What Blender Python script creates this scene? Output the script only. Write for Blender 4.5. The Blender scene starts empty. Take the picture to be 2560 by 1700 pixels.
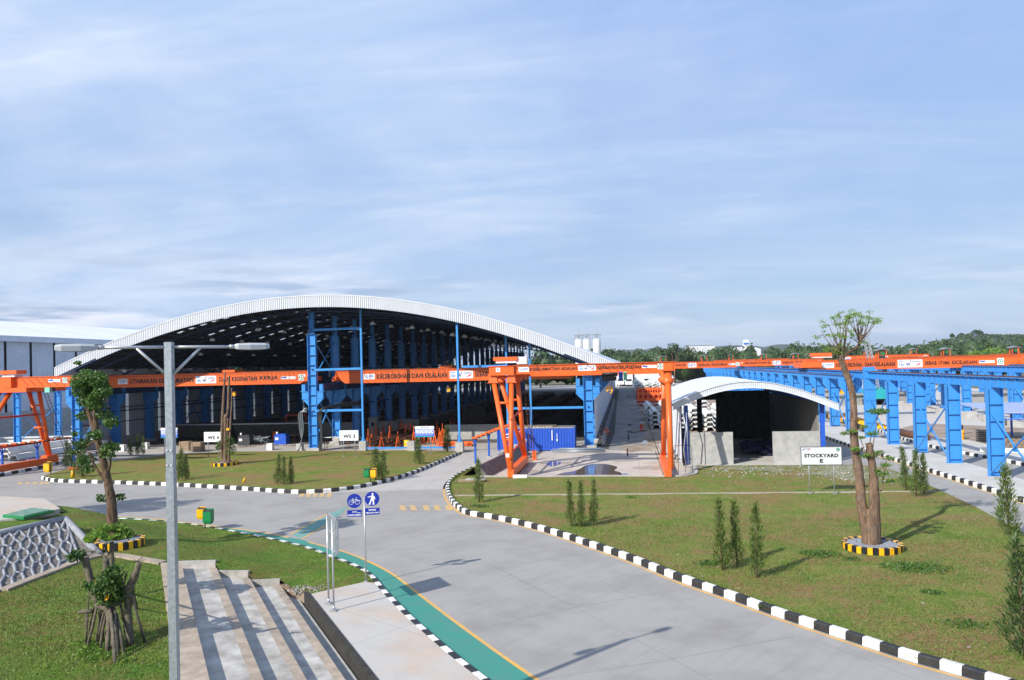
import bpy, bmesh, math, random
import numpy as np
from mathutils import Vector, Matrix
from mathutils.geometry import tessellate_polygon
random.seed(7); rng = np.random.default_rng(7)
R_ = math.radians
scene = bpy.context.scene
col = scene.collection
# ---------------------------------------------------------------- camera
F_PX = 1950.0; EYE = 9.0; PITCH = R_(.9); ROLL = R_(1.4); YAW = R_(8.2)
CXP = 1280.0; CYP = 911.5 - F_PX*math.tan(PITCH)/math.cos(ROLL)
Fv = Vector((-math.sin(YAW)*math.cos(PITCH), math.cos(YAW)*math.cos(PITCH), math.sin(PITCH)))
R0 = Vector((math.cos(YAW), math.sin(YAW), 0)); U0 = R0.cross(Fv)
c_, s_ = math.cos(ROLL), math.sin(ROLL)
Rv = R0*c_ - U0*s_; Uv = R0*s_ + U0*c_
cd = bpy.data.cameras.new('camera'); cam = bpy.data.objects.new('camera', cd); col.objects.link(cam)
m = Matrix.Identity(4)
for i in range(3): m[i][0] = Rv[i]; m[i][1] = Uv[i]; m[i][2] = -Fv[i]
m[2][3] = EYE
cam.matrix_world = m
cd.sensor_width = 36; cd.lens = 36*F_PX/2560; cd.shift_y = (CYP-850)/2560
cd.clip_start = .1; cd.clip_end = 9000
scene.camera = cam
# ---------------------------------------------------------------- sky, sun, exposure
SUN_AZ = R_(51); SUN_EL = R_(34)          # direction shadows run to, measured from +X
sx, sy = -math.cos(SUN_AZ), -math.sin(SUN_AZ)
w = bpy.data.worlds.new('World'); scene.world = w; w.use_nodes = True
nt = w.node_tree; N = nt.nodes; L = nt.links; N.clear()
def nd(t, **k):
    n = N.new(t)
    for a, b in k.items(): setattr(n, a, b)
    return n
sky = nd('ShaderNodeTexSky', sky_type='NISHITA', sun_disc=False)
sky.sun_elevation = SUN_EL; sky.sun_rotation = math.atan2(sx, sy); sky.air_density = 1.0; sky.dust_density = .6; sky.ozone_density = 2.0
hz = nd('ShaderNodeMixRGB'); hz.inputs[1].default_value = (2.4, 3.4, 5.0, 1); hz.inputs[2].default_value = (2.3, 3.7, 6.9, 1)
mulS = nd('ShaderNodeMixRGB'); mulS.inputs[0].default_value = .75
L.new(sky.outputs[0], mulS.inputs[1]); L.new(hz.outputs[0], mulS.inputs[2])
tc = nd('ShaderNodeTexCoord'); sep = nd('ShaderNodeSeparateXYZ'); L.new(tc.outputs['Generated'], sep.inputs[0])
hr = nd('ShaderNodeMapRange'); L.new(sep.outputs['Z'], hr.inputs[0]); hr.inputs[1].default_value = 0; hr.inputs[2].default_value = .4; L.new(hr.outputs[0], hz.inputs[0])
mx = nd('ShaderNodeMath', operation='MAXIMUM'); L.new(sep.outputs['Z'], mx.inputs[0]); mx.inputs[1].default_value = .0
ad = nd('ShaderNodeMath', operation='ADD'); L.new(mx.outputs[0], ad.inputs[0]); ad.inputs[1].default_value = .2
dx = nd('ShaderNodeMath', operation='DIVIDE'); L.new(sep.outputs['X'], dx.inputs[0]); L.new(ad.outputs[0], dx.inputs[1])
dy = nd('ShaderNodeMath', operation='DIVIDE'); L.new(sep.outputs['Y'], dy.inputs[0]); L.new(ad.outputs[0], dy.inputs[1])
cmb = nd('ShaderNodeCombineXYZ'); L.new(dx.outputs[0], cmb.inputs[0]); L.new(dy.outputs[0], cmb.inputs[1])
def cloud(scale, rot, sc, lo, hi, det=7, rough=.6, dist=.6):
    mp = nd('ShaderNodeMapping'); mp.inputs['Rotation'].default_value = (0, 0, R_(rot)); mp.inputs['Scale'].default_value = sc
    L.new(cmb.outputs[0], mp.inputs[0])
    n = nd('ShaderNodeTexNoise'); n.inputs['Scale'].default_value = scale; n.inputs['Detail'].default_value = det
    n.inputs['Roughness'].default_value = rough; n.inputs['Distortion'].default_value = dist
    L.new(mp.outputs[0], n.inputs['Vector'])
    r = nd('ShaderNodeMapRange', interpolation_type='SMOOTHSTEP'); r.inputs[1].default_value = lo; r.inputs[2].default_value = hi
    L.new(n.outputs[0], r.inputs[0]); return r.outputs[0]
c1 = cloud(.75, 40, (1, .75, 1), .22, .76, 9, .55, .25)
c2 = cloud(2.4, 40, (.35, 1.6, 1), .42, .8, 10, .62, .9)
# amount of veil: stronger towards the left and low sky, thin towards the upper right
side = nd('ShaderNodeMapRange', interpolation_type='SMOOTHSTEP'); L.new(sep.outputs['X'], side.inputs[0])
side.inputs[1].default_value = -.75; side.inputs[2].default_value = .5; side.inputs[3].default_value = .95; side.inputs[4].default_value = .42
m1 = nd('ShaderNodeMath', operation='MULTIPLY'); L.new(c1, m1.inputs[0]); L.new(side.outputs[0], m1.inputs[1])
m2 = nd('ShaderNodeMath', operation='MULTIPLY'); L.new(c2, m2.inputs[0]); m2.inputs[1].default_value = .3
mA = nd('ShaderNodeMath', operation='ADD', use_clamp=True); L.new(m1.outputs[0], mA.inputs[0]); L.new(m2.outputs[0], mA.inputs[1])
low = nd('ShaderNodeMapRange', interpolation_type='SMOOTHSTEP'); L.new(sep.outputs['Z'], low.inputs[0])
low.inputs[1].default_value = 0; low.inputs[2].default_value = .22; low.inputs[3].default_value = .5; low.inputs[4].default_value = .12
mB = nd('ShaderNodeMath', operation='MAXIMUM'); L.new(mA.outputs[0], mB.inputs[0]); L.new(low.outputs[0], mB.inputs[1])
# cloud tone: grey-blue bellies to white
c3 = cloud(1.6, 30, (.6, 1.4, 1), .32, .7, 9, .6, .5)
ct = nd('ShaderNodeMixRGB'); ct.inputs[1].default_value = (3.8, 5.0, 6.9, 1); ct.inputs[2].default_value = (5.9, 6.5, 7.6, 1); L.new(c3, ct.inputs[0])
# low banks of cumulus and grey stratus over the left horizon
at_ = nd('ShaderNodeMath', operation='ARCTAN2'); L.new(sep.outputs['X'], at_.inputs[0]); L.new(sep.outputs['Y'], at_.inputs[1])
cb_ = nd('ShaderNodeCombineXYZ'); L.new(at_.outputs[0], cb_.inputs[0])
zs_ = nd('ShaderNodeMath', operation='MULTIPLY'); L.new(sep.outputs['Z'], zs_.inputs[0]); zs_.inputs[1].default_value = 8; L.new(zs_.outputs[0], cb_.inputs[1])
nb_ = nd('ShaderNodeTexNoise'); nb_.inputs['Scale'].default_value = 3.2; nb_.inputs['Detail'].default_value = 10; nb_.inputs['Roughness'].default_value = .58; L.new(cb_.outputs[0], nb_.inputs['Vector'])
rb_ = nd('ShaderNodeMapRange', interpolation_type='SMOOTHSTEP'); rb_.inputs[1].default_value = .46; rb_.inputs[2].default_value = .62; L.new(nb_.outputs[0], rb_.inputs[0])
zb_ = nd('ShaderNodeMapRange', interpolation_type='SMOOTHSTEP'); L.new(sep.outputs['Z'], zb_.inputs[0]); zb_.inputs[1].default_value = .05; zb_.inputs[2].default_value = .17; zb_.inputs[3].default_value = 1; zb_.inputs[4].default_value = 0
xb_ = nd('ShaderNodeMapRange', interpolation_type='SMOOTHSTEP'); L.new(at_.outputs[0], xb_.inputs[0]); xb_.inputs[1].default_value = -.5; xb_.inputs[2].default_value = .25; xb_.inputs[3].default_value = 1; xb_.inputs[4].default_value = .3
q1_ = nd('ShaderNodeMath', operation='MULTIPLY'); L.new(rb_.outputs[0], q1_.inputs[0]); L.new(zb_.outputs[0], q1_.inputs[1])
q2_ = nd('ShaderNodeMath', operation='MULTIPLY'); L.new(q1_.outputs[0], q2_.inputs[0]); L.new(xb_.outputs[0], q2_.inputs[1])
nc_ = nd('ShaderNodeTexNoise'); nc_.inputs['Scale'].default_value = 7; nc_.inputs['Detail'].default_value = 8; L.new(cb_.outputs[0], nc_.inputs['Vector'])
rc_ = nd('ShaderNodeMapRange', interpolation_type='SMOOTHSTEP'); rc_.inputs[1].default_value = .42; rc_.inputs[2].default_value = .62; L.new(nc_.outputs[0], rc_.inputs[0])
cc_ = nd('ShaderNodeMixRGB'); cc_.inputs[1].default_value = (2.6, 3.5, 5.0, 1); cc_.inputs[2].default_value = (6.4, 6.7, 7.6, 1); L.new(rc_.outputs[0], cc_.inputs[0])
mixc = nd('ShaderNodeMixRGB'); L.new(mB.outputs[0], mixc.inputs[0]); L.new(mulS.outputs[0], mixc.inputs[1]); L.new(ct.outputs[0], mixc.inputs[2])
bg = nd('ShaderNodeBackground'); bg.inputs[1].default_value = .1; mixd = nd('ShaderNodeMixRGB'); L.new(q2_.outputs[0], mixd.inputs[0]); L.new(mixc.outputs[0], mixd.inputs[1]); L.new(cc_.outputs[0], mixd.inputs[2]); L.new(mixd.outputs[0], bg.inputs[0])
wo = nd('ShaderNodeOutputWorld'); L.new(bg.outputs[0], wo.inputs[0])
sl = bpy.data.lights.new('sun', 'SUN'); sl.energy = 4.4; sl.angle = R_(.5); sl.color = (1, .95, .87)
so = bpy.data.objects.new('sun', sl); col.objects.link(so)
d = Vector((-sx*math.cos(SUN_EL), -sy*math.cos(SUN_EL), -math.sin(SUN_EL)))
so.rotation_euler = d.to_track_quat('-Z', 'Y').to_euler()
scene.view_settings.view_transform = 'Standard'; scene.view_settings.look = 'None'
scene.view_settings.exposure = .5; scene.view_settings.gamma = 1
scene.render.engine = 'CYCLES'
# ---------------------------------------------------------------- photo survey: a photograph pixel to a point of the place
def ray(x, y): return Fv + Rv*((x-CXP)/F_PX) - Uv*((y-CYP)/F_PX)
def S(x, y, z=0):
    d = ray(x, y); t = (z-EYE)/d.z; return Vector((d.x*t, d.y*t, z))
def PY(x, y, Y):
    d = ray(x, y); t = Y/d.y; return Vector((d.x*t, Y, EYE+d.z*t))
def PX(x, y, X):
    d = ray(x, y); t = X/d.x; return Vector((X, d.y*t, EYE+d.z*t))
KD = 2560/2361
def D(x, y, z=0): return S(x*KD, y*KD, z)
def DY(x, y, Y): return PY(x*KD, y*KD, Y)
# ---------------------------------------------------------------- materials
def mat(name, c, rough=.7, metal=0, bump=0, bscale=20, var=0, vscale=3, c2=None, spec=.5, det=6):
    m = bpy.data.materials.new(name); m.use_nodes = True; n = m.node_tree.nodes; l = m.node_tree.links
    b = n['Principled BSDF']; b.inputs['Base Color'].default_value = (*c, 1); b.inputs['Roughness'].default_value = rough
    b.inputs['Metallic'].default_value = metal; b.inputs['Specular IOR Level'].default_value = spec
    tc = n.new('ShaderNodeTexCoord')
    geo = n.new('ShaderNodeNewGeometry')
    if var or c2:
        t = n.new('ShaderNodeTexNoise'); t.inputs['Scale'].default_value = vscale; t.inputs['Detail'].default_value = det; t.inputs['Roughness'].default_value = .65
        l.new(geo.outputs['Position'], t.inputs['Vector'])
        r = n.new('ShaderNodeMapRange'); r.inputs[1].default_value = .35; r.inputs[2].default_value = .65; l.new(t.outputs[0], r.inputs[0])
        mx = n.new('ShaderNodeMixRGB'); l.new(r.outputs[0], mx.inputs[0])
        a = c2 if c2 else tuple(max(0, v*(1-var)) for v in c)
        mx.inputs[1].default_value = (*c, 1) if c2 else tuple(min(1, v*(1+var)) for v in c)+(1,)
        mx.inputs[2].default_value = (*a, 1)
        l.new(mx.outputs[0], b.inputs['Base Color'])
    if bump:
        t2 = n.new('ShaderNodeTexNoise'); t2.inputs['Scale'].default_value = bscale; t2.inputs['Detail'].default_value = 5
        l.new(geo.outputs['Position'], t2.inputs['Vector'])
        bp = n.new('ShaderNodeBump'); bp.inputs['Strength'].default_value = bump; bp.inputs['Distance'].default_value = .02
        l.new(t2.outputs[0], bp.inputs['Height']); l.new(bp.outputs[0], b.inputs['Normal'])
    return m
def painted(name, c, rough=.4, dirt=(.16, .12, .09), amt=.22):
    """weathered paint: faded patches, grime streaks"""
    m = bpy.data.materials.new(name); m.use_nodes = True; n = m.node_tree.nodes; l = m.node_tree.links
    b = n['Principled BSDF']; b.inputs['Roughness'].default_value = rough
    g = n.new('ShaderNodeNewGeometry')
    t = n.new('ShaderNodeTexNoise'); t.inputs['Scale'].default_value = 1.3; t.inputs['Detail'].default_value = 6
    l.new(g.outputs['Position'], t.inputs['Vector'])
    mx = n.new('ShaderNodeMixRGB'); mx.inputs[1].default_value = tuple(v*.88 for v in c)+(1,); mx.inputs[2].default_value = tuple(min(1, v*1.1+.008) for v in c)+(1,)
    l.new(t.outputs[0], mx.inputs[0])
    mp = n.new('ShaderNodeMapping'); mp.inputs['Scale'].default_value = (5, 5, .6); l.new(g.outputs['Position'], mp.inputs[0])
    t2 = n.new('ShaderNodeTexNoise'); t2.inputs['Scale'].default_value = 1.5; t2.inputs['Detail'].default_value = 8; t2.inputs['Roughness'].default_value = .7
    l.new(mp.outputs[0], t2.inputs['Vector'])
    r = n.new('ShaderNodeMapRange'); r.inputs[1].default_value = .56; r.inputs[2].default_value = .8; r.inputs[4].default_value = amt*2.4; l.new(t2.outputs[0], r.inputs[0])
    m2 = n.new('ShaderNodeMixRGB'); l.new(r.outputs[0], m2.inputs[0]); l.new(mx.outputs[0], m2.inputs[1]); m2.inputs[2].default_value = (*dirt, 1)
    l.new(m2.outputs[0], b.inputs['Base Color'])
    return m
def leafmat(name, a, b_, trans=.35):
    m = bpy.data.materials.new(name); m.use_nodes = True; n = m.node_tree.nodes; l = m.node_tree.links
    b = n['Principled BSDF']; b.inputs['Roughness'].default_value = .55
    g = n.new('ShaderNodeNewGeometry')
    t = n.new('ShaderNodeTexNoise'); t.inputs['Scale'].default_value = 5; t.inputs['Detail'].default_value = 3; l.new(g.outputs['Position'], t.inputs['Vector'])
    r = n.new('ShaderNodeMapRange'); r.inputs[1].default_value = .35; r.inputs[2].default_value = .65; l.new(t.outputs[0], r.inputs[0])
    mx = n.new('ShaderNodeMixRGB'); mx.inputs[1].default_value = (*a, 1); mx.inputs[2].default_value = (*b_, 1); l.new(r.outputs[0], mx.inputs[0])
    l.new(mx.outputs[0], b.inputs['Base Color'])
    tr = n.new('ShaderNodeBsdfTranslucent'); l.new(mx.outputs[0], tr.inputs[0])
    ms = n.new('ShaderNodeMixShader'); ms.inputs[0].default_value = trans
    l.new(b.outputs[0], ms.inputs[1]); l.new(tr.outputs[0], ms.inputs[2]); l.new(ms.outputs[0], n['Material Output'].inputs[0])
    return m
def grassmat(name, g1, g2, br, bamt=.5):
    m = bpy.data.materials.new(name); m.use_nodes = True; n = m.node_tree.nodes; l = m.node_tree.links
    b = n['Principled BSDF']; b.inputs['Roughness'].default_value = .9; b.inputs['Specular IOR Level'].default_value = .15
    g = n.new('ShaderNodeNewGeometry')
    def ns(s, d=6, r=.65):
        t = n.new('ShaderNodeTexNoise'); t.inputs['Scale'].default_value = s; t.inputs['Detail'].default_value = d; t.inputs['Roughness'].default_value = r
        l.new(g.outputs['Position'], t.inputs['Vector']); return t.outputs[0]
    def mr(i, a, bb, c=0, dd=1):
        t = n.new('ShaderNodeMapRange'); t.inputs[1].default_value = a; t.inputs[2].default_value = bb; t.inputs[3].default_value = c; t.inputs[4].default_value = dd; l.new(i, t.inputs[0]); return t.outputs[0]
    m1 = n.new('ShaderNodeMixRGB'); m1.inputs[1].default_value = (*g1, 1); m1.inputs[2].default_value = (*g2, 1); l.new(mr(ns(.8, 8, .75), .4, .6), m1.inputs[0])
    m2 = n.new('ShaderNodeMixRGB'); m2.inputs[2].default_value = (*br, 1); l.new(m1.outputs[0], m2.inputs[1])
    q = n.new('ShaderNodeMath'); q.operation = 'MULTIPLY'; l.new(mr(ns(.28, 8, .7), .42, .62, .1, bamt*1.6), q.inputs[0]); l.new(mr(ns(2.6, 7, .75), .36, .64, .15, 1.5), q.inputs[1])
    l.new(q.outputs[0], m2.inputs[0])
    m3 = n.new('ShaderNodeMixRGB'); m3.blend_type = 'MULTIPLY'; m3.inputs[0].default_value = 1; l.new(m2.outputs[0], m3.inputs[1])
    f = mr(ns(7, 8, .85), .34, .66, .42, 1.55); cb = n.new('ShaderNodeCombineXYZ')
    for i in range(3): l.new(f, cb.inputs[i])
    l.new(cb.outputs[0], m3.inputs[2]); l.new(m3.outputs[0], b.inputs['Base Color'])
    bp = n.new('ShaderNodeBump'); bp.inputs['Strength'].default_value = .9; bp.inputs['Distance'].default_value = .06; l.new(ns(14, 6, .75), bp.inputs['Height']); l.new(bp.outputs[0], b.inputs['Normal'])
    return m
def roadmat(name, c, stain, joint=5.0, ang=0.0, samt=.35, jw=.015, off=0, brushed=True):
    m = bpy.data.materials.new(name); m.use_nodes = True; n = m.node_tree.nodes; l = m.node_tree.links
    b = n['Principled BSDF']; b.inputs['Roughness'].default_value = .82; b.inputs['Specular IOR Level'].default_value = .3
    g = n.new('ShaderNodeNewGeometry')
    mp = n.new('ShaderNodeMapping'); mp.inputs['Rotation'].default_value = (0, 0, ang); mp.inputs['Location'].default_value = (off, off*.3, 0); l.new(g.outputs['Position'], mp.inputs[0])
    def ns(s, d=6, r=.6, v=None, sc=None):
        t = n.new('ShaderNodeTexNoise'); t.inputs['Scale'].default_value = s; t.inputs['Detail'].default_value = d; t.inputs['Roughness'].default_value = r
        if sc:
            q = n.new('ShaderNodeMapping'); q.inputs['Scale'].default_value = sc; l.new(mp.outputs[0], q.inputs[0]); l.new(q.outputs[0], t.inputs['Vector'])
        else: l.new(mp.outputs[0], t.inputs['Vector'])
        return t.outputs[0]
    def mr(i, a, bb, c=0, dd=1):
        t = n.new('ShaderNodeMapRange'); t.inputs[1].default_value = a; t.inputs[2].default_value = bb; t.inputs[3].default_value = c; t.inputs[4].default_value = dd; l.new(i, t.inputs[0]); return t.outputs[0]
    m1 = n.new('ShaderNodeMixRGB'); m1.inputs[1].default_value = (*c, 1); m1.inputs[2].default_value = (*stain, 1); l.new(mr(ns(.35, 9, .65), .45, .75, 0, samt), m1.inputs[0])
    m2 = n.new('ShaderNodeMixRGB'); m2.inputs[2].default_value = tuple(v*.72 for v in c)+(1,); l.new(m1.outputs[0], m2.inputs[1])
    l.new(mr(ns(1, 6, .6, sc=(3.0 if brushed else .8, .22 if brushed else .8, 1)), .5, .8, 0, .5), m2.inputs[0])
    m3 = n.new('ShaderNodeMixRGB'); m3.inputs[2].default_value = tuple(min(1, v*1.35) for v in c)+(1,); l.new(m2.outputs[0], m3.inputs[1]); l.new(mr(ns(2.3, 9, .8), .6, .75, 0, .5), m3.inputs[0])
    br = n.new('ShaderNodeTexBrick'); br.offset = 0; br.inputs['Scale'].default_value = 1; br.inputs['Brick Width'].default_value = joint; br.inputs['Row Height'].default_value = joint
    br.inputs['Mortar Size'].default_value = jw; br.inputs['Mortar Smooth'].default_value = .3; l.new(mp.outputs[0], br.inputs['Vector'])
    m4 = n.new('ShaderNodeMixRGB'); m4.inputs[2].default_value = tuple(v*.42 for v in c)+(1,); l.new(m3.outputs[0], m4.inputs[1])
    q = n.new('ShaderNodeMath'); q.operation = 'MULTIPLY'; q.inputs[1].default_value = .75; l.new(br.outputs['Fac'], q.inputs[0]); l.new(q.outputs[0], m4.inputs[0])
    l.new(m4.outputs[0], b.inputs['Base Color'])
    bp = n.new('ShaderNodeBump'); bp.inputs['Strength'].default_value = .25; bp.inputs['Distance'].default_value = .01; l.new(ns(30, 5), bp.inputs['Height']); l.new(bp.outputs[0], b.inputs['Normal'])
    return m
M = {}
M['blue'] = painted('blue paint', (.038, .25, .63), .42, (.09, .13, .18), .25)
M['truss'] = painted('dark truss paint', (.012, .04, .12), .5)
M['blue_dark'] = painted('deep blue paint', (.01, .09, .5), .4)
M['orange'] = painted('orange paint', (.78, .125, .014), .42, (.22, .05, .025), .3)
M['red'] = painted('red primer', (.55, .05, .02), .5)
M['yellow'] = painted('yellow paint', (.8, .38, .01), .45)
M['white'] = mat('white paint', (.78, .78, .77), .5, var=.08, vscale=4)
M['black'] = mat('black paint', (.012, .012, .014), .45, var=.4, vscale=6)
M['kerbwhite'] = mat('kerb white', (.78, .78, .77), .7, c2=(.52, .49, .44), vscale=4.5, bump=.3, bscale=30)
M['kerbblack'] = mat('kerb black', (.01, .012, .015), .6, c2=(.03, .028, .027), vscale=2.5, bump=.3, bscale=30)
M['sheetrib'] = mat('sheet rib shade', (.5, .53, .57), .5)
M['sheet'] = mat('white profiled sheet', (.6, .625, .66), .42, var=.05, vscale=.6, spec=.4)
M['farsheet'] = mat('pale grey profiled sheet', (.56, .6, .65), .5, var=.08, vscale=.5)
M['whiteroof'] = mat('white roof sheet', (.82, .83, .84), .4, c2=(.7, .7, .72), vscale=.08)
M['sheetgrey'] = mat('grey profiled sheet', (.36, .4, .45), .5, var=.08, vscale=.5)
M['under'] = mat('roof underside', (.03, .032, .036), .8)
M['dark'] = mat('dark steel', (.03, .032, .035), .6, var=.3)
M['rust'] = mat('rusty steel', (.16, .06, .03), .85, c2=(.05, .03, .02), vscale=4)
M['galv'] = mat('galvanised steel', (.36, .4, .43), .42, .55, var=.18, vscale=14)
M['galv2'] = mat('galvanised tube', (.5, .51, .52), .38, .6, var=.1, vscale=10)
M['lamp'] = mat('grey lamp casting', (.42, .44, .45), .4)
M['glass'] = mat('lamp glass', (.6, .65, .65), .15)
M['road'] = roadmat('road concrete', (.32, .305, .285), (.19, .175, .16), 50.0, R_(33), .65, .0)
M['joint'] = mat('road joint', (.19, .18, .165), .9)
M['ramp'] = roadmat('light concrete', (.42, .40, .375), (.34, .29, .23), 5, 0, .5)
M['pave'] = roadmat('pavement concrete', (.45, .425, .39), (.52, .33, .2), 9.0, R_(34), .75, .01, 3, False)
M['yard'] = roadmat('yard concrete', (.5, .44, .38), (.22, .18, .15), 4.0, 0, .55, .02, 7, False)
M['farroad'] = roadmat('yard concrete light', (.5, .485, .45), (.36, .3, .23), 6, 0, .6, .02, 2, False)
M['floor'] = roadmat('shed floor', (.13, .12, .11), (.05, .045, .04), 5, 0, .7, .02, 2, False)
M['dirt'] = mat('dirt', (.2, .14, .09), .95, c2=(.36, .3, .25), vscale=.5, bump=.5, bscale=8)
M['mud'] = mat('damp mud film', (.3, .25, .2), .6, c2=(.4, .35, .3), vscale=1.5)
M['earth'] = mat('earth', (.09, .1, .045), .95, c2=(.16, .13, .08), vscale=.05)
M['green'] = mat('green lane paint', (.03, .24, .18), .7, c2=(.07, .22, .175), vscale=1.1, bump=.1, det=9)
M['greenpale'] = mat('worn green paint', (.08, .3, .24), .75, c2=(.24, .3, .28), vscale=1.5)
M['yline'] = mat('yellow line paint', (.72, .36, .05), .7, c2=(.5, .33, .14), vscale=2.2)
M['ylinew'] = mat('worn yellow paint', (.62, .36, .08), .8, c2=(.4, .34, .24), vscale=3)
M['drainwall'] = mat('blackish concrete', (.045, .04, .032), .9, c2=(.015, .014, .012), vscale=4, bump=.8, bscale=10)  # near-black mottled base for the drain, its wall and some lane stains
M['step'] = mat('stained concrete', (.42, .34, .26), .85, c2=(.25, .2, .15), vscale=1.8, bump=.35, bscale=12, det=9)
M['stepg'] = mat('tread concrete', (.5, .475, .43), .85, c2=(.26, .24, .21), vscale=1.3, bump=.3, bscale=14, det=9)
M['concrete'] = mat('concrete', (.45, .44, .42), .85, c2=(.33, .31, .28), vscale=1.2, bump=.3, bscale=10, det=9)
M['insidewall'] = mat('shaded cast concrete', (.24, .23, .21), .9, c2=(.17, .165, .15), vscale=2, bump=.25, bscale=18, det=10)  # darker copy of the cast concrete, with the indoor shade in its colour
M['concwall'] = mat('cast concrete', (.42, .41, .37), .85, c2=(.3, .3, .29), vscale=2.2, bump=.25, bscale=18, det=10)
M['concdark'] = mat('dark concrete', (.1, .09, .075), .9, c2=(.035, .03, .025), vscale=2.5, bump=.5, bscale=10)
M['pile'] = mat('pale precast concrete', (.72, .72, .7), .8, c2=(.58, .58, .56), vscale=1)
M['grass'] = grassmat('grass', (.095, .175, .02), (.2, .22, .05), (.25, .155, .07), .7)
M['grass2'] = grassmat('lush grass', (.06, .15, .012), (.12, .2, .025), (.19, .115, .045), .42)
M['blade'] = leafmat('grass blades', (.1, .2, .02), (.17, .24, .04), .3)
M['bladeb'] = leafmat('dry grass blades', (.2, .15, .06), (.14, .13, .05), .2)
M['bark'] = mat('bark', (.27, .17, .1), .95, c2=(.075, .055, .04), vscale=3.2, bump=1, bscale=7, det=9)
def barkmat(name, a, b_, c3):
    m = bpy.data.materials.new(name); m.use_nodes = True; n = m.node_tree.nodes; l = m.node_tree.links; b = n['Principled BSDF']; b.inputs['Roughness'].default_value = .95; b.inputs['Specular IOR Level'].default_value = .1
    g = n.new('ShaderNodeNewGeometry'); mp = n.new('ShaderNodeMapping'); mp.inputs['Scale'].default_value = (1, 1, .22); l.new(g.outputs['Position'], mp.inputs[0])
    t = n.new('ShaderNodeTexNoise'); t.inputs['Scale'].default_value = 9; t.inputs['Detail'].default_value = 10; t.inputs['Roughness'].default_value = .75; t.inputs['Distortion'].default_value = .8; l.new(mp.outputs[0], t.inputs['Vector'])
    r = n.new('ShaderNodeValToRGB'); r.color_ramp.elements[0].position = .36; r.color_ramp.elements[0].color = (*b_, 1); r.color_ramp.elements[1].position = .6; r.color_ramp.elements[1].color = (*a, 1); l.new(t.outputs[0], r.inputs[0])
    t2 = n.new('ShaderNodeTexNoise'); t2.inputs['Scale'].default_value = 2.2; t2.inputs['Detail'].default_value = 9; t2.inputs['Roughness'].default_value = .7; l.new(g.outputs['Position'], t2.inputs['Vector'])
    q = n.new('ShaderNodeMapRange'); q.inputs[1].default_value = .5; q.inputs[2].default_value = .66; q.inputs[4].default_value = .8; l.new(t2.outputs[0], q.inputs[0])
    mx = n.new('ShaderNodeMixRGB'); l.new(q.outputs[0], mx.inputs[0]); l.new(r.outputs[0], mx.inputs[1]); mx.inputs[2].default_value = (*c3, 1); l.new(mx.outputs[0], b.inputs['Base Color'])
    bp = n.new('ShaderNodeBump'); bp.inputs['Strength'].default_value = 1; bp.inputs['Distance'].default_value = .06; l.new(t.outputs[0], bp.inputs['Height']); l.new(bp.outputs[0], b.inputs['Normal']); return m
M['bark'] = barkmat('bark', (.27, .175, .115), (.06, .042, .03), (.16, .135, .115))
M['barkd'] = barkmat('dark bark', (.2, .13, .08), (.035, .025, .02), (.1, .085, .06)); M['bark_plain'] = mat('plain bark', (.15, .1, .065), .95, c2=(.04, .032, .025), vscale=4, bump=1, bscale=8, det=9)
M['barkg'] = mat('grey bark', (.07, .058, .042), .95, c2=(.17, .145, .1), vscale=7, bump=.8, bscale=14)
M['leafd'] = leafmat('dark leaves', (.03, .085, .014), (.065, .13, .02))
M['leafm'] = leafmat('green leaves', (.06, .15, .02), (.12, .22, .035))
M['leafl'] = leafmat('bright leaves', (.16, .3, .03), (.26, .38, .05), .45)
M['conif'] = leafmat('cypress sprays', (.09, .15, .025), (.19, .25, .05), .3)
M['conifd'] = leafmat('dark cypress sprays', (.035, .075, .016), (.075, .12, .03), .2)
M['wood1'] = leafmat('wood foliage', (.022, .055, .014), (.05, .09, .022), .12)
M['wood2'] = leafmat('wood foliage light', (.05, .09, .022), (.09, .125, .035), .12)
M['hill'] = mat('hill scrub', (.05, .075, .04), .95, c2=(.025, .045, .025), vscale=.03, det=9)
M['verge'] = grassmat('thin grassy gravel', (.1, .15, .035), (.2, .21, .1), (.34, .3, .22), .75)
M['gravel'] = mat('grey gravel', (.36, .38, .42), .9, c2=(.16, .17, .2), vscale=22, bump=1, bscale=30)
M['rubble'] = mat('rubble', (.4, .37, .32), .9, c2=(.3, .25, .18), vscale=3)
M['signwhite'] = mat('sign white', (.8, .81, .82), .35)
M['signgrey'] = mat('sign grey', (.62, .63, .65), .35)
M['signblue'] = mat('sign blue', (.012, .03, .3), .35)
M['boardblue'] = mat('board blue', (.01, .1, .62), .4)
M['teal'] = mat('board green', (.02, .38, .33), .4)
M['ink'] = mat('black lettering', (.01, .01, .012), .5)
M['inkblue'] = mat('blue lettering', (.02, .13, .5), .5)
M['navy'] = mat('navy emblem', (.03, .03, .2), .5)
M['inkred'] = mat('red swoosh', (.7, .02, .07), .5)
M['inkgreen'] = mat('green emblem', (.01, .25, .13), .5)
M['container'] = painted('container blue', (.015, .085, .48), .45, (.05, .03, .03), .2)
M['bingreen'] = mat('bin green', (.01, .2, .06), .35)
M['binyellow'] = mat('bin yellow', (.8, .42, .01), .35)
M['brick'] = mat('masonry', (.2, .19, .18), .9, c2=(.1, .095, .09), vscale=3, bump=.6)
M['hatch'] = mat('green hatch', (.07, .2, .12), .5, c2=(.2, .3, .24), vscale=2)
M['tarp'] = mat('blue tarpaulin', (.02, .025, .1), .6, c2=(.01, .01, .03), vscale=3)
M['hivis'] = mat('orange work clothes', (.8, .12, .03), .8)
M['skin'] = mat('skin', (.3, .16, .1), .6)
M['woodplank'] = mat('timber', (.34, .24, .15), .85, c2=(.24, .17, .11), vscale=6)
M['chrome'] = mat('spun aluminium', (.85, .86, .88), .3, .2)
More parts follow.
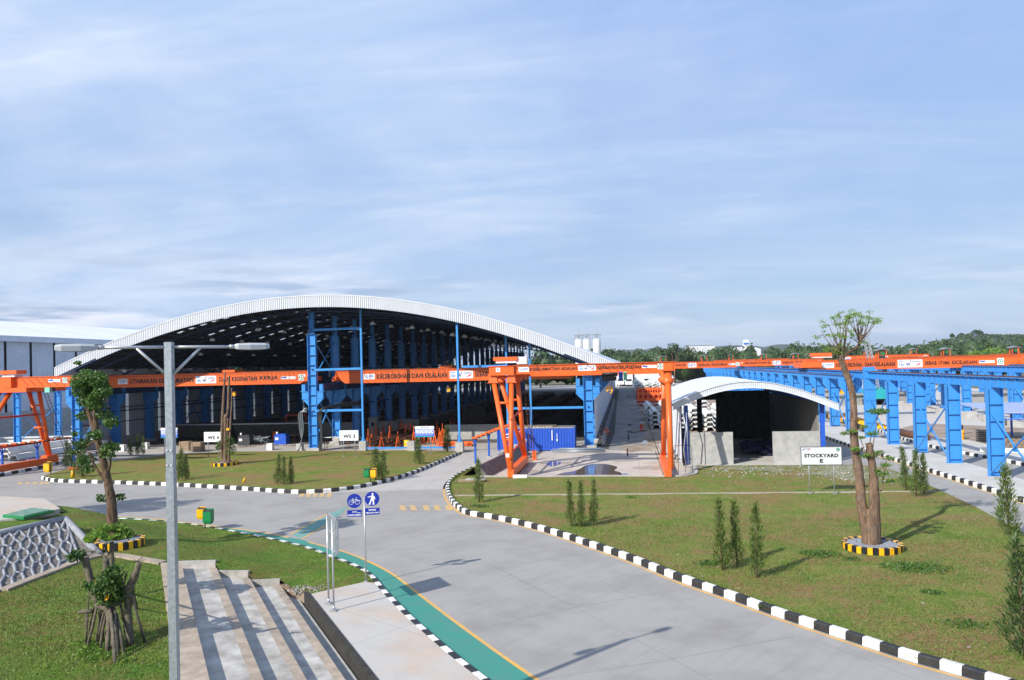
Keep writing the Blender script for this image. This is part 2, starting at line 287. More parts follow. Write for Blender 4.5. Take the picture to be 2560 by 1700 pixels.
M['canopy'] = mat('pale blue sheet', (.3, .36, .52), .5, var=.08)
M['mint'] = mat('mint box', (.2, .65, .45), .5)
M['teal2'] = mat('teal machine paint', (.02, .35, .38), .5)
def water():
    m = bpy.data.materials.new('puddle water'); m.use_nodes = True; b = m.node_tree.nodes['Principled BSDF']
    b.inputs['Base Color'].default_value = (.15, .12, .1, 1); b.inputs['Roughness'].default_value = .06; b.inputs['Specular IOR Level'].default_value = .8
    return m
M['water'] = water()
def translucent():
    m = bpy.data.materials.new('translucent sheet'); m.use_nodes = True; n = m.node_tree.nodes; l = m.node_tree.links
    t = n.new('ShaderNodeBsdfTranslucent'); t.inputs[0].default_value = (.5, .54, .58, 1)
    dd = n.new('ShaderNodeBsdfDiffuse'); dd.inputs[0].default_value = (.7, .75, .8, 1)
    ms = n.new('ShaderNodeMixShader'); ms.inputs[0].default_value = .35; l.new(t.outputs[0], ms.inputs[1]); l.new(dd.outputs[0], ms.inputs[2]); l.new(ms.outputs[0], n['Material Output'].inputs[0])
    return m
M['skylight'] = translucent()
# ---------------------------------------------------------------- mesh builder
class MB:
    def __init__(s): s.v = []; s.f = []; s.m = []; s.s = []
    def add(s, vs, fs, mi=0, sm=False):
        o = len(s.v); s.v += [tuple(v) for v in vs]; s.f += [tuple(i+o for i in f) for f in fs]; s.m += [mi]*len(fs); s.s += [sm]*len(fs); return s
    def box(s, c, d, mi=0, rz=0):
        x, y, z = d[0]/2, d[1]/2, d[2]/2; cr, sr = math.cos(rz), math.sin(rz)
        vs = []
        for a, b, e in ((-1,-1,-1),(1,-1,-1),(1,1,-1),(-1,1,-1),(-1,-1,1),(1,-1,1),(1,1,1),(-1,1,1)):
            px, py = a*x, b*y; vs.append((c[0]+px*cr-py*sr, c[1]+px*sr+py*cr, c[2]+e*z))
        return s.add(vs, [(0,3,2,1),(4,5,6,7),(0,1,5,4),(1,2,6,5),(2,3,7,6),(3,0,4,7)], mi)
    def bar(s, p, q, w, h, mi=0, up=(0,0,1)):
        p = Vector(p); q = Vector(q); d = (q-p).normalized(); u = Vector(up)
        if abs(d.dot(u)) > .98: u = Vector((0, 1, 0))
        a = d.cross(u).normalized()*(w/2); b = a.cross(d).normalized()*(h/2)
        vs = [p-a-b, p+a-b, p+a+b, p-a+b, q-a-b, q+a-b, q+a+b, q-a+b]
        return s.add(vs, [(0,1,2,3),(7,6,5,4),(0,4,5,1),(1,5,6,2),(2,6,7,3),(3,7,4,0)], mi)
    def tube(s, pts, rs, n=8, mi=0, cap=True, jit=0):
        pts = [Vector(p) for p in pts]
        if not hasattr(rs, '__len__'): rs = [rs]*len(pts)
        vs = []; fs = []
        for i, p in enumerate(pts):
            d = (pts[min(i+1, len(pts)-1)]-pts[max(i-1, 0)]).normalized()
            u = Vector((0, 0, 1)) if abs(d.z) < .9 else Vector((0, 1, 0))
            a = d.cross(u).normalized(); b = a.cross(d).normalized()
            for k in range(n):
                t = 2*math.pi*k/n; r = rs[i]*(1+(random.uniform(-jit, jit) if jit else 0)); vs.append(p+a*(r*math.cos(t))+b*(r*math.sin(t)))
        for i in range(len(pts)-1):
            for k in range(n):
                fs.append((i*n+k, i*n+(k+1)%n, (i+1)*n+(k+1)%n, (i+1)*n+k))
        o = len(s.v); s.add(vs, fs, mi, True)
        if cap:
            s.f += [tuple(o+k for k in reversed(range(n))), tuple(o+(len(pts)-1)*n+k for k in range(n))]; s.m += [mi]*2; s.s += [False]*2
        return s
    def cyl(s, c, r, h, n=16, mi=0, r2=None):
        return s.tube([(c[0], c[1], c[2]), (c[0], c[1], c[2]+h)], [r, r if r2 is None else r2], n, mi)
    def poly(s, pts, mi=0):
        pts = [Vector(p) for p in pts]; tri = tessellate_polygon([pts])
        # keep faces pointing up where the polygon is horizontal
        fs = []
        for t in tri:
            a, b, c = (pts[i] for i in t); nrm = (b-a).cross(c-a)
            fs.append(tuple(t) if nrm.z >= 0 else tuple(reversed(t)))
        return s.add(pts, fs, mi)
    def prism(s, pts2, z0, z1, mi=0):
        n = len(pts2); lo = [(p[0], p[1], z0) for p in pts2]; hi = [(p[0], p[1], z1) for p in pts2]
        tri = tessellate_polygon([[Vector(p) for p in hi]])
        ar = sum(pts2[i][0]*pts2[(i+1)%n][1]-pts2[(i+1)%n][0]*pts2[i][1] for i in range(n))
        fs = []
        for t in tri:
            a, b, c = (Vector(hi[i]) for i in t); up = (b-a).cross(c-a).z >= 0
            t = tuple(t) if up else tuple(reversed(t)); fs.append(tuple(i+n for i in t)); fs.append(tuple(reversed(t)))
        for i in range(n):
            j = (i+1)%n; fs.append((i, j, j+n, i+n) if ar > 0 else (j, i, i+n, j+n))
        return s.add(lo+hi, fs, mi)
    def blob(s, c, r, mi=0, nu=10, nv=7, jit=.0):
        vs = []; fs = []
        for j in range(nv+1):
            ph = math.pi*j/nv
            for i in range(nu):
                th = 2*math.pi*i/nu; k = 1+random.uniform(-jit, jit)
                vs.append((c[0]+r[0]*k*math.sin(ph)*math.cos(th), c[1]+r[1]*k*math.sin(ph)*math.sin(th), c[2]+r[2]*k*math.cos(ph)))
        for j in range(nv):
            for i in range(nu): fs.append((j*nu+i, (j+1)*nu+i, (j+1)*nu+(i+1)%nu, j*nu+(i+1)%nu))
        return s.add(vs, fs, mi, True)
    def leaves(s, c, r, n, size, mis=(0,), shell=.35, el=1.0):
        c = np.array(c, float); r = np.array(r, float)
        d = rng.normal(size=(n, 3)); d /= np.linalg.norm(d, axis=1)[:, None]
        rad = (shell+(1-shell)*rng.random(n)**.6)
        p = c+d*r*rad[:, None]
        a = rng.normal(size=(n, 3)); a /= np.linalg.norm(a, axis=1)[:, None]
        b = np.cross(a, rng.normal(size=(n, 3))); b /= np.linalg.norm(b, axis=1)[:, None]
        sz = size*(.6+.8*rng.random(n))[:, None]
        q = np.stack([p-a*sz*.5*el, p+b*sz*.28, p+a*sz*.5*el, p-b*sz*.28], 1).reshape(-1, 3)
        o = len(s.v); s.v += [tuple(x) for x in q.tolist()]
        s.f += [(o+4*i, o+4*i+1, o+4*i+2, o+4*i+3) for i in range(n)]
        mm = rng.integers(0, len(mis), n); s.m += [mis[k] for k in mm]; s.s += [False]*n
        return s
    def sprigs(s, c, d, n, ln, wd, spread, mis=(0,)):
        """thin upright scale-leaf sprays around c, pointing along d"""
        d = Vector(d).normalized(); c = Vector(c)
        for i in range(n):
            a = (d+Vector((random.gauss(0, spread), random.gauss(0, spread), random.gauss(0, spread)))).normalized(); p = c+Vector((random.gauss(0, ln*.35), random.gauss(0, ln*.35), random.gauss(0, ln*.5)))
            b = a.cross(Vector((random.uniform(-1, 1), random.uniform(-1, 1), random.uniform(-1, 1)))).normalized()*wd*random.uniform(.6, 1.3); l = ln*random.uniform(.6, 1.4)
            s.add([p, p+a*l*.45+b, p+a*l, p+a*l*.45-b], [(0, 1, 2, 3)], random.choice(mis))
        return s
    def build(s, name, mats, parent=None, loc=None, link=True):
        """vertices are in world space; loc (or the parent's place) becomes the origin"""
        if not isinstance(mats, (list, tuple)): mats = [mats]
        o3 = Vector(loc) if loc is not None else (Vector(parent['_w']) if parent is not None and '_w' in parent else Vector((0, 0, 0)))
        me = bpy.data.meshes.new(name)
        me.from_pydata([(v[0]-o3.x, v[1]-o3.y, v[2]-o3.z) for v in s.v], [], s.f)
        for mt in mats: me.materials.append(mt)
        if len(mats) > 1: me.polygons.foreach_set('material_index', s.m)
        me.polygons.foreach_set('use_smooth', s.s); me.update()
        ob = bpy.data.objects.new(name, me); col.objects.link(ob)
        if parent is not None: ob.parent = parent; ob['_w'] = tuple(o3)
        else: ob.location = o3; ob['_w'] = tuple(o3)
        return ob
def setp(o, label=None, cat=None, group=None, kind=None):
    if label: o['label'] = label
    if cat: o['category'] = cat
    if group: o['group'] = group
    if kind: o['kind'] = kind
    return o
def thing(name, label, cat, loc=(0, 0, 0), group=None):
    o = bpy.data.objects.new(name, None); col.objects.link(o); o.location = loc; o.empty_display_size = .2; o['_w'] = tuple(loc)
    return setp(o, label, cat, group)
def struct(name, mb, m, label=None):
    o = mb.build(name, m); o['kind'] = 'structure'
    if label: o['label'] = label
    return o
def kids(o): return [c for c in bpy.data.objects if c.parent is o]
def copy_thing(src, tree, loc, rz=0, sc=1, label=None):
    """tree: list of (part, [subparts])"""
    r = src.copy(); col.objects.link(r); r.location = loc; r.rotation_euler = (0, 0, rz); r.scale = (sc, sc, sc)
    if label: r['label'] = label
    for p, subs in tree:
        c = p.copy(); col.objects.link(c); c.parent = r
        for q in subs: e = q.copy(); col.objects.link(e); e.parent = c
    return r
def ordn(i):
    w_ = ['first', 'second', 'third', 'fourth', 'fifth', 'sixth', 'seventh', 'eighth', 'ninth', 'tenth', 'eleventh', 'twelfth', 'thirteenth', 'fourteenth', 'fifteenth', 'sixteenth', 'seventeenth', 'eighteenth', 'nineteenth', 'twentieth']
    return w_[i]
# ---------------------------------------------------------------- lettering
_tc = {}
def glyphs(txt, bold=.0):
    bold = .042
    k = (txt, bold)
    if k not in _tc:
        cu = bpy.data.curves.new('lettering', 'FONT'); cu.body = txt; cu.size = 1; cu.offset = bold; cu.resolution_u = 3; cu.align_x = 'CENTER'; cu.space_character = 1.12
        ob = bpy.data.objects.new('lettering', cu); col.objects.link(ob)
        dg = bpy.context.evaluated_depsgraph_get(); me = bpy.data.meshes.new_from_object(ob.evaluated_get(dg))
        vs = [tuple(v.co) for v in me.vertices]; fs = [tuple(p.vertices) for p in me.polygons]
        bpy.data.objects.remove(ob); bpy.data.curves.remove(cu); bpy.data.meshes.remove(me)
        xs = [v[0] for v in vs]; ys = [v[1] for v in vs]
        _tc[k] = ([((v[0]-min(xs))/(max(xs)-min(xs)), (v[1]-min(ys))/(max(ys)-min(ys))) for v in vs], fs)
    return _tc[k]
class Face:
    """a flat sign face: origin lower left, u to the right, v up, n towards the viewer"""
    def __init__(s, o, u, n=None, v=(0, 0, 1)):
        s.o = Vector(o); s.u = Vector(u).normalized(); s.v = Vector(v).normalized(); s.n = s.u.cross(s.v)
    def at(s, a, b, k=0.0): return s.o+s.u*a+s.v*b+s.n*k
    def rect(s, mb, a0, b0, a1, b1, mi=0, k=.004):
        mb.add([s.at(a0, b0, k), s.at(a1, b0, k), s.at(a1, b1, k), s.at(a0, b1, k)], [(0, 1, 2, 3)], mi)
    def slab(s, mb, a0, b0, a1, b1, mi=0, k0=0, k1=.02):
        v = [s.at(a, b, k) for k in (k0, k1) for a, b in ((a0, b0), (a1, b0), (a1, b1), (a0, b1))]
        mb.add(v, [(3,2,1,0),(4,5,6,7),(0,1,5,4),(1,2,6,5),(2,3,7,6),(3,0,4,7)], mi)
    def text(s, mb, txt, a0, b0, a1, b1, mi=0, k=.008, bold=.012):
        vs, fs = glyphs(txt, bold)
        mb.add([s.at(a0+x*(a1-a0), b0+y*(b1-b0), k) for x, y in vs], fs, mi)
    def ring(s, mb, a, b, r0, r1, mi=0, k=.006, n=28, t0=0, t1=2*math.pi):
        vs = []; 
        for i in range(n+1):
            t = t0+(t1-t0)*i/n; vs += [s.at(a+r0*math.cos(t), b+r0*math.sin(t), k), s.at(a+r1*math.cos(t), b+r1*math.sin(t), k)]
        mb.add(vs, [(2*i, 2*i+1, 2*i+3, 2*i+2) for i in range(n)], mi)
    def disc(s, mb, a, b, r, mi=0, k=.006, n=28): s.ring(mb, a, b, 0, r, mi, k, n)
    def line(s, mb, pts, w, mi=0, k=.008):
        for (a, b), (c, d) in zip(pts, pts[1:]):
            l = math.hypot(c-a, d-b) or 1e-6; x, y = -(d-b)/l*w/2, (c-a)/l*w/2
            mb.add([s.at(a-x, b-y, k), s.at(c-x, d-y, k), s.at(c+x, d+y, k), s.at(a+x, b+y, k)], [(0, 1, 2, 3)], mi)
    def fill(s, mb, pts, mi=0, k=.008):
        P = [s.at(a, b, k) for a, b in pts]; tri = tessellate_polygon([[Vector((a, b, 0)) for a, b in pts]])
        fs = []
        for t in tri:
            q = (P[t[1]]-P[t[0]]).cross(P[t[2]]-P[t[0]]); fs.append(tuple(t) if q.dot(s.n) > 0 else tuple(reversed(t)))
        mb.add(P, fs, mi)
MARKS = [M['signwhite'], M['inkblue'], M['navy'], M['inkred'], M['inkgreen'], M['ink']]
def logo_w(mb, f, a0, b0, a1, b1):
    """winged W with a red swoosh and a word beside it"""
    W = a1-a0; H = b1-b0
    P = lambda x, y: (a0+x*W, b0+y*H)
    f.line(mb, [P(0, .62), P(.07, .15), P(.13, .55), P(.19, .15), P(.3, 1)], H*.1, 2)
    f.line(mb, [P(.13, .55), P(.2, .95)], H*.05, 2, .007)
    f.text(mb, 'WASKITA', a0+.38*W, b0+.6*H, a0+W, b0+.82*H, 2)
    f.fill(mb, [P(.5, .08), P(.7, .12), P(.84, .25), P(.96, .5), P(.8, .5), P(.72, .3), P(.6, .16)], 3)
def emblem(mb, f, a, b, r):
    f.ring(mb, a, b, r*.62, r*.78, 4, .008); 
    for k in range(10):
        t = 2*math.pi*k/10; f.ring(mb, a, b, r*.78, r, 4, .008, 3, t-.16, t+.16)
    f.rect(mb, a-r*.36, b-r*.12, a+r*.36, b+r*.12, 4, .009); f.rect(mb, a-r*.12, b-r*.36, a+r*.12, b+r*.36, 4, .01)
# ================================================================ GROUND
def XY(pts): return [(p[0], p[1]) for p in pts]
def Dl(pts, z=0): return [D(x, y, z) for x, y in pts]
def flat(name, pts, m, z=0, label=None):
    b = MB(); b.poly([(p[0], p[1], z) for p in pts]); return struct(name, b, m, label)
def resample(pts, step):
    pts = [Vector(p) for p in pts]; out = [pts[0].copy()]; acc = 0
    for a, b in zip(pts, pts[1:]):
        l = (b-a).length; t = step-acc
        while t <= l: out.append(a.lerp(b, t/l)); t += step
        acc = (l-(t-step))
    return out
def smooth(pts, n=6):
    P = [Vector(p) for p in pts]; o = []
    for i in range(len(P)-1):
        a = P[max(i-1, 0)]; b = P[i]; c = P[i+1]; d = P[min(i+2, len(P)-1)]
        for k in range(n):
            t = k/n; o.append(.5*((2*b)+(c-a)*t+(2*a-5*b+4*c-d)*t*t+(3*b-a-3*c+d)*t**3))
    o.append(P[-1]); return o
def kerb(pts, w=.24, h=.27, z0=-.02, step=.6, side=1, m=None, name='kerb', start=0):
    """painted kerb stones along a line; the stones lie to the left of the line for side=1"""
    P = resample(pts, step); mb = MB()
    def fr(i):
        d = (P[min(i+1, len(P)-1)]-P[max(i-1, 0)]); d.z = 0; d.normalize(); return Vector((-d.y, d.x, 0))*side
    for i in range(len(P)-1):
        a, b = P[i].copy(), P[i+1].copy(); na, nb = fr(i), fr(i+1); d = (b-a).normalized()*.006
        a += d; b -= d; zj = random.uniform(-.006, .006)
        prof = [(0, z0), (.015, h-.04+zj), (.05, h+zj), (w-.02, h+zj), (w, h-.03+zj), (w, z0)]
        A = [(a.x+na.x*x, a.y+na.y*x, a.z+z) for x, z in prof]; B = [(b.x+nb.x*x, b.y+nb.y*x, b.z+z) for x, z in prof]
        n = 6; fs = [(k, k+1, k+1+n, k+n) if side > 0 else (k, k+n, k+1+n, k+1) for k in range(n-1)]
        fs += [tuple(range(n)), tuple(reversed(range(n, 2*n)))]
        mb.add(A+B, fs, (i+start) % 2)
    return struct(name, mb, m or [M['kerbwhite'], M['kerbblack']])
def strip(pts, w, z, mb=None, side=1, off=0, mi=0):
    mb = mb or MB(); P = [Vector(p) for p in pts]; A = []; B = []
    for i, p in enumerate(P):
        d = (P[min(i+1, len(P)-1)]-P[max(i-1, 0)]); d.z = 0; d.normalize(); n = Vector((-d.y, d.x, 0))*side
        A.append((p.x+n.x*off, p.y+n.y*off, z)); B.append((p.x+n.x*(off+w), p.y+n.y*(off+w), z))
    n = len(P); fs = [(k, k+1, k+1+n, k+n) if side > 0 else (k, k+n, k+1+n, k+1) for k in range(n-1)]
    mb.add(A+B, fs, mi); return mb
# the lie of the land to the horizon
b = MB(); b.add([(-3000, -400, -1.6), (3500, -400, -1.6), (3500, 6000, -1.6), (-3000, 6000, -1.6)], [(0, 1, 2, 3)]); struct('ground', b, M['earth'])
# kerb line along the green lane (near lawn side)
lane_in = smooth([(-60, 50, 0), (-44, 47.6, 0), (-34.3, 45.2, 0), (-27.1, 43.6, 0), (-21.6, 41.0, 0), (-16.7, 38.05, 0), (-14.2, 35.95, 0), (-11.5, 33.35, 0), (-9.48, 30.05, 0), (-7.63, 27.1, 0), (-5.56, 24.05, 0), (-4.2, 22.2, 0), (-1.2, 18.3, 0), (5, 10, 0), (9, 4, 0)], 5)
road = XY(lane_in)+[(9, -30), (60, -30), (60, 60), (36, 60), (24.6, 100), (24.6, 262), (0, 262), (-1, 262), (-63, 262), (-63, 320), (60, 320)]
flat('road', XY(lane_in)+[(9, -40), (90, -40), (90, 320), (-220, 320), (-220, 60)], M['road'], 0)
# lawns
rl = [D(*q) for q in ((1105, 1075), (1070, 1090), (1045, 1103), (1030, 1120), (1030, 1140), (1038, 1158), (1055, 1175), (1080, 1188), (1150, 1200), (1250, 1225), (1350, 1258), (1450, 1293), (1560, 1338), (1700, 1388), (1800, 1425), (1950, 1475), (2100, 1525), (2250, 1568))]
rl += [Vector((12.4, 19.5, 0)), Vector((16.5, 14, 0)), Vector((19, 9, 0))]
rk = smooth(rl, 4)
ra = [(20.2, 9), (19.6, 25), (19.1, 41), (19.9, 49), (20.3, 58), (20.25, 65.5), (18.5, 67.3), (5.6, 67.3), (5.35, 65), (5.1, 62.6), (4.2, 61.2), (-11.0, 61.3), (-11.6, 62.3), (-12.3, 68.6)]
from mathutils.geometry import delaunay_2d_cdt
def turf(name, pts, m, cell=.7, amp=.02):
    """gently uneven ground sheet through a 3-D outline"""
    bd = []
    for a, b_ in zip(pts, pts[1:]+pts[:1]):
        a, b_ = Vector(a), Vector(b_); k = max(1, int((b_-a).length/cell))
        for i in range(k): bd.append(a.lerp(b_, i/k))
    B = np.array([tuple(p) for p in bd]); pl2 = [(p.x, p.y) for p in bd]
    xs = [p.x for p in bd]; ys = [p.y for p in bd]; inn = []
    y = min(ys)+cell/2
    while y < max(ys):
        x = min(xs)+cell/2
        while x < max(xs):
            q = (x+random.uniform(-.2, .2)*cell, y+random.uniform(-.2, .2)*cell)
            if inside(q, pl2) and np.min((B[:, 0]-q[0])**2+(B[:, 1]-q[1])**2) > (cell*.45)**2: inn.append(q)
            x += cell
        y += cell
    co = [Vector(p) for p in pl2]+[Vector(p) for p in inn]; n = len(pl2)
    vs, es, fs, ov, oe, of = delaunay_2d_cdt(co, [(i, (i+1) % n) for i in range(n)], [], 1, 1e-5)
    out = []
    for v in vs:
        d2 = (B[:, 0]-v.x)**2+(B[:, 1]-v.y)**2; k = int(np.argmin(d2))
        if d2[k] < 1e-6: z = B[k, 2]
        else: w_ = 1/d2**1.6; z = float((w_*B[:, 2]).sum()/w_.sum())+random.uniform(-amp, amp)
        out.append((v.x, v.y, z))
    mb = MB(); mb.add(out, [tuple(f) for f in fs], 0, True)
    mb.f = [f if (Vector(out[f[1]])-Vector(out[f[0]])).cross(Vector(out[f[2]])-Vector(out[f[0]])).z > 0 else tuple(reversed(f)) for f in mb.f]
    o = struct(name, mb, m); turf.last = lambda x, y, B=B: float(((lambda w_: (w_*B[:, 2]).sum()/w_.sum())(1/(((B[:, 0]-x)**2+(B[:, 1]-y)**2)+1e-4)**1.6)))
    return o
def inside(p, poly):
    x, y = p; c = False; j = len(poly)-1
    for i in range(len(poly)):
        if (poly[i][1] > y) != (poly[j][1] > y) and x < (poly[j][0]-poly[i][0])*(y-poly[i][1])/(poly[j][1]-poly[i][1])+poly[i][0]: c = not c
        j = i
    return c
def lawn(name, pts, z, m):
    return turf(name, [(p[0], p[1], z) for p in pts], m, 1.3, .035)
lawn('lawn', XY(rk)+ra, .13, M['grass'])
kerb(rk, side=-1 if False else 1, start=1)
ll = [D(*q) for q in ((95, 1105), (130, 1112), (230, 1115), (350, 1119), (470, 1125), (580, 1132), (650, 1137), (710, 1138), (790, 1132), (870, 1118), (950, 1095), (1010, 1070), (1062, 1047))]
lk = smooth(ll, 4)
lb = [(-17.0, 79.6), (-22, 80.3), (-28, 81.0), (-34, 81.2), (-44, 81.2), (-48.5, 79.5), (-52.3, 73.5), (-52.6, 67), (-51.6, 63)]
lawn('lawn', XY(lk)+lb, .13, M['grass'])
kerb(lk, side=1, start=0)
# kerbs on the far side of the left road and its footway
kl = smooth([S(-30, 1197), S(0, 1192), S(60, 1180), S(117, 1168), S(170, 1152), S(225, 1140), S(300, 1122), S(330, 1113)], 4)
kerb([Vector((p.x, p.y, 0)) for p in kl], side=1, step=.9)
# kerbs right of the right-hand road
k1 = smooth([(24.6, 9, 0), (24.2, 30, 0), (23.75, 41, 0), (23.3, 50.5, 0), (22.4, 71.4, 0), (21.75, 84, 0), (21.5, 96, 0), (21.3, 130, 0), (21.2, 160, 0)], 4)
kerb(k1, side=-1, step=.62, h=.31)
k1o = [(p.x+.22, p.y) for p in k1]
b = MB(); b.prism(k1o+[(27.0, 160), (27.0, 9)], -.02, .22); struct('pavement', b, M['farroad'])
b = strip(k1, .2, .004, side=1, off=.04); struct('road_line', b, M['ylinew'])
k2 = smooth([(33.2, 40, 0), (31.9, 54, 0), (30.95, 66.8, 0), (28.9, 81.2, 0), (29.4, 95, 0), (30.4, 120, 0), (31, 150, 0)], 4)
kerb(k2, side=-1, step=.62)
# open stock yard beyond it
b = MB(); b.poly([(p.x+.25, p.y, .012) for p in k2]+[(31, 310, .012), (88, 310, .012), (88, 40, .012)]); struct('yard', b, M['farroad'])
dp = [S(2240, 1075), S(2330, 1092), S(2420, 1100), S(2560, 1130), S(2640, 1150), S(2700, 1080), S(2560, 1070), S(2400, 1062), S(2300, 1058)]
flat('dirt_patch', dp, M['dirt'], .018)
# the stockyard side lane between lawn and gantry, crane yard, shed floor
flat('yard', [(-11.7, 61.4), (4.3, 61.4), (5.0, 62.3), (5.2, 67.5), (4.9, 92.5), (20.6, 92.5), (20.8, 310), (-3.2, 310), (-3.2, 79.5), (-11.9, 79.5)], M['yard'], .004)
flat('shed_floor', [(-63.4, 91.5), (-40, 90), (-20, 88.5), (-3.2, 91), (-3.2, 264), (-63.4, 264)], M['floor'], .006)  # dark tone puts the shade deep in the shed into the floor colour
flat('sunlit_floor', [(-63.4, 79.4), (-3.2, 79.4), (-3.2, 92), (-63.4, 92)], M['ramp'], .003)  # same floor in a lighter tone, standing for the sunlit front strip
flat('dirt_patch', [(1.9, 92), (3.0, 90.5), (4.9, 92.6), (14, 93), (14, 108), (20, 130), (20, 186), (3.0, 186), (2.6, 130), (2.2, 104)], M['dirt'], .009)
flat('dirt_patch', [(-2.7, 82), (-1.9, 81), (-1.5, 100), (-1.8, 150), (-2.0, 260), (-2.7, 260)], M['concdark'], .008)
flat('ramp', XY([Vector((-17.0, 79.6, 0))]+[Vector(p) for p in reversed(lk[-22:])])+[(-13.3, 56), (-13.7, 64.5), (-13.1, 68.6), (-12.2, 74), (-11.95, 79.6)], M['ramp'], .004)
b = MB()
for x in (-8.9, 3.05):
    b.box((x, 150, .02), (.09, 178, .03)); b.box((x-.25, 150, .009), (.12, 178, .012), 1); b.box((x+.25, 150, .009), (.12, 178, .012), 1)
struct('crane_rail', b, [M['rust'], M['dirt']])
# yard edging and the little channel across the lawn
b = MB(); e = smooth([(-11.6, 61.25, 0), (-6.8, 61.12, 0), (-2, 61.3, 0), (3.6, 61.1, 0), (4.7, 61.6, 0), (5.3, 62.7, 0), (5.45, 65, 0), (5.5, 67.2, 0)], 5)
for p, q in zip(e, e[1:]): b.bar(p+Vector((0, 0, .1)), q+Vector((0, 0, .1)), .28, .24)
struct('yard_edging', b, M['concrete'])
b = MB(); b.bar((-12.1, 52.3, .13), (19.7, 53.9, .13), .2, .1); struct('drain_channel', b, M['rubble'])
# gravel and rubble in front of the small arched shed
b = MB(); b.poly([(5.6, 65.5, .137), (9, 64.6, .137), (12, 62.9, .137), (14.5, 61.2, .137), (16, 58.2, .137), (18.5, 57.5, .137), (20.1, 60, .137), (20.2, 65.5, .137), (18, 67.2, .137), (5.6, 67.2, .137)]); struct('gravel_verge', b, M['verge'])
b = MB(); 
for i in range(900):
    if i < 620: x = random.uniform(5.7, 20); y = random.uniform(61.5, 67.3)-max(0, random.gauss(0, 1))
    else: x = random.gauss(16.4, 1.6); y = random.gauss(60.5, 1.8)
    if x > 20 or y > 67.2: continue
    s = abs(random.gauss(0, .035))+.02
    b.box((x, y, .15+s*.2), (s*1.3, s, s*.7), random.choice((0, 0, 1, 2)), random.uniform(0, 3))
o = b.build('rubble', [M['rubble'], M['concrete'], M['gravel']]); setp(o, 'loose pale rubble and broken stone in front of the small arched shed', 'rubble', kind='stuff')
flat('laneway', [(-1.9, 80.5), (2.5, 79.5), (2.9, 92), (2.9, 284), (-2.2, 284)], roadmat('stained lane concrete', (.27, .26, .245), (.09, .08, .07), 3.0, 0, 1.0, .03, 5, False), .0065)
# puddles in the crane yard
k = 500/1867
def Z4(a, b_): return S(1150+a*k, 820+b_*k)
for i, pz in enumerate([[(890, 1378), (960, 1352), (1060, 1338), (1130, 1310), (1180, 1280), (1300, 1268), (1400, 1278), (1470, 1300), (1440, 1330), (1500, 1350), (1490, 1378), (1300, 1385), (1180, 1400), (1000, 1400), (900, 1392)],
    [(800, 1270), (860, 1245), (940, 1252), (925, 1278), (850, 1292)], [(1480, 1362), (1560, 1356), (1570, 1392), (1490, 1394)], [(1700, 1055), (1740, 1050), (1750, 1072), (1715, 1080)]]):
    q = [Z4(*p) for p in pz]; q = smooth(q+[q[0]], 3)[:-1]
    b = MB(); b.poly([(p.x, p.y, .010) for p in q]); struct('puddle', b, M['water'])
# slab joints and cracks
def seam(pts, w_, jit, m_, name):
    P = [S(*p) for p in pts]; P = resample(P, .35); b = MB()
    P = [Vector((p.x+random.gauss(0, jit), p.y+random.gauss(0, jit), 0)) for p in P]
    struct(name, strip(P, w_, .0025, b, 1, -w_/2), m_)
for pts in ([(1090, 1345), (1230, 1413), (1480, 1540), (1700, 1658), (1830, 1728)], [(1135, 1586), (1415, 1522), (1730, 1468)], [(1000, 1462), (1408, 1392), (1560, 1370)], [(1330, 1702), (1640, 1655), (1990, 1590)], [(940, 1372), (1200, 1330), (1360, 1306)], [(1160, 1150), (1085, 1240), (1010, 1300)], [(300, 1265), (700, 1262), (1100, 1272)], [(700, 1240), (860, 1262), (1010, 1290)]):
    seam(pts, .016, .004, M['joint'], 'road_joint')
for pts in ([(2040, 1600), (2110, 1630), (2165, 1648), (2230, 1676), (2300, 1702)], [(1245, 1420), (1300, 1450), (1390, 1498)], [(1500, 1450), (1540, 1476), (1600, 1500)], [(760, 1345), (830, 1352), (900, 1349)]):
    seam(pts, .014, .03, M['joint'], 'road_crack')
# lane paint
yl = smooth([D(*q) for q in ((60, 1183), (210, 1188), (350, 1195), (500, 1213), (600, 1226), (684, 1242))], 4)
y2 = smooth([D(*q) for q in ((690, 1243), (760, 1262), (820, 1280), (900, 1318), (960, 1362), (1050, 1430), (1150, 1502), (1245, 1568), (1330, 1632))], 5)
b = MB(); li = [p for p in lane_in if p.y < 47 and p.y > 13]
yy = [p for p in yl]+[p for p in y2]
b.poly([(p.x, p.y, .004) for p in li]+[(p.x, p.y, .004) for p in reversed(yy)]); struct('bicycle_lane', b, M['green'])
b = MB(); strip(yl[:-1], .17, .008, b, -1); strip(y2[2:], .14, .008, b, -1); struct('road_line', b, M['yline'])
br = [D(672, 1233), D(760, 1183), D(800, 1168), D(792, 1180), D(760, 1206), D(697, 1243)]
b = MB(); b.poly([(p.x, p.y, .0045) for p in br]); struct('crossing_lane', b, M['greenpale'])
b = MB(); strip([D(672, 1233), D(716, 1208), D(762, 1182)], .12, .0085, b, 1); strip([D(697, 1243), D(730, 1225), D(762, 1206)], .12, .0085, b, 1); struct('road_line', b, M['yline'])
b = MB(); strip(rk, .13, .004, b, -1, .1); struct('road_line', b, M['yline'])
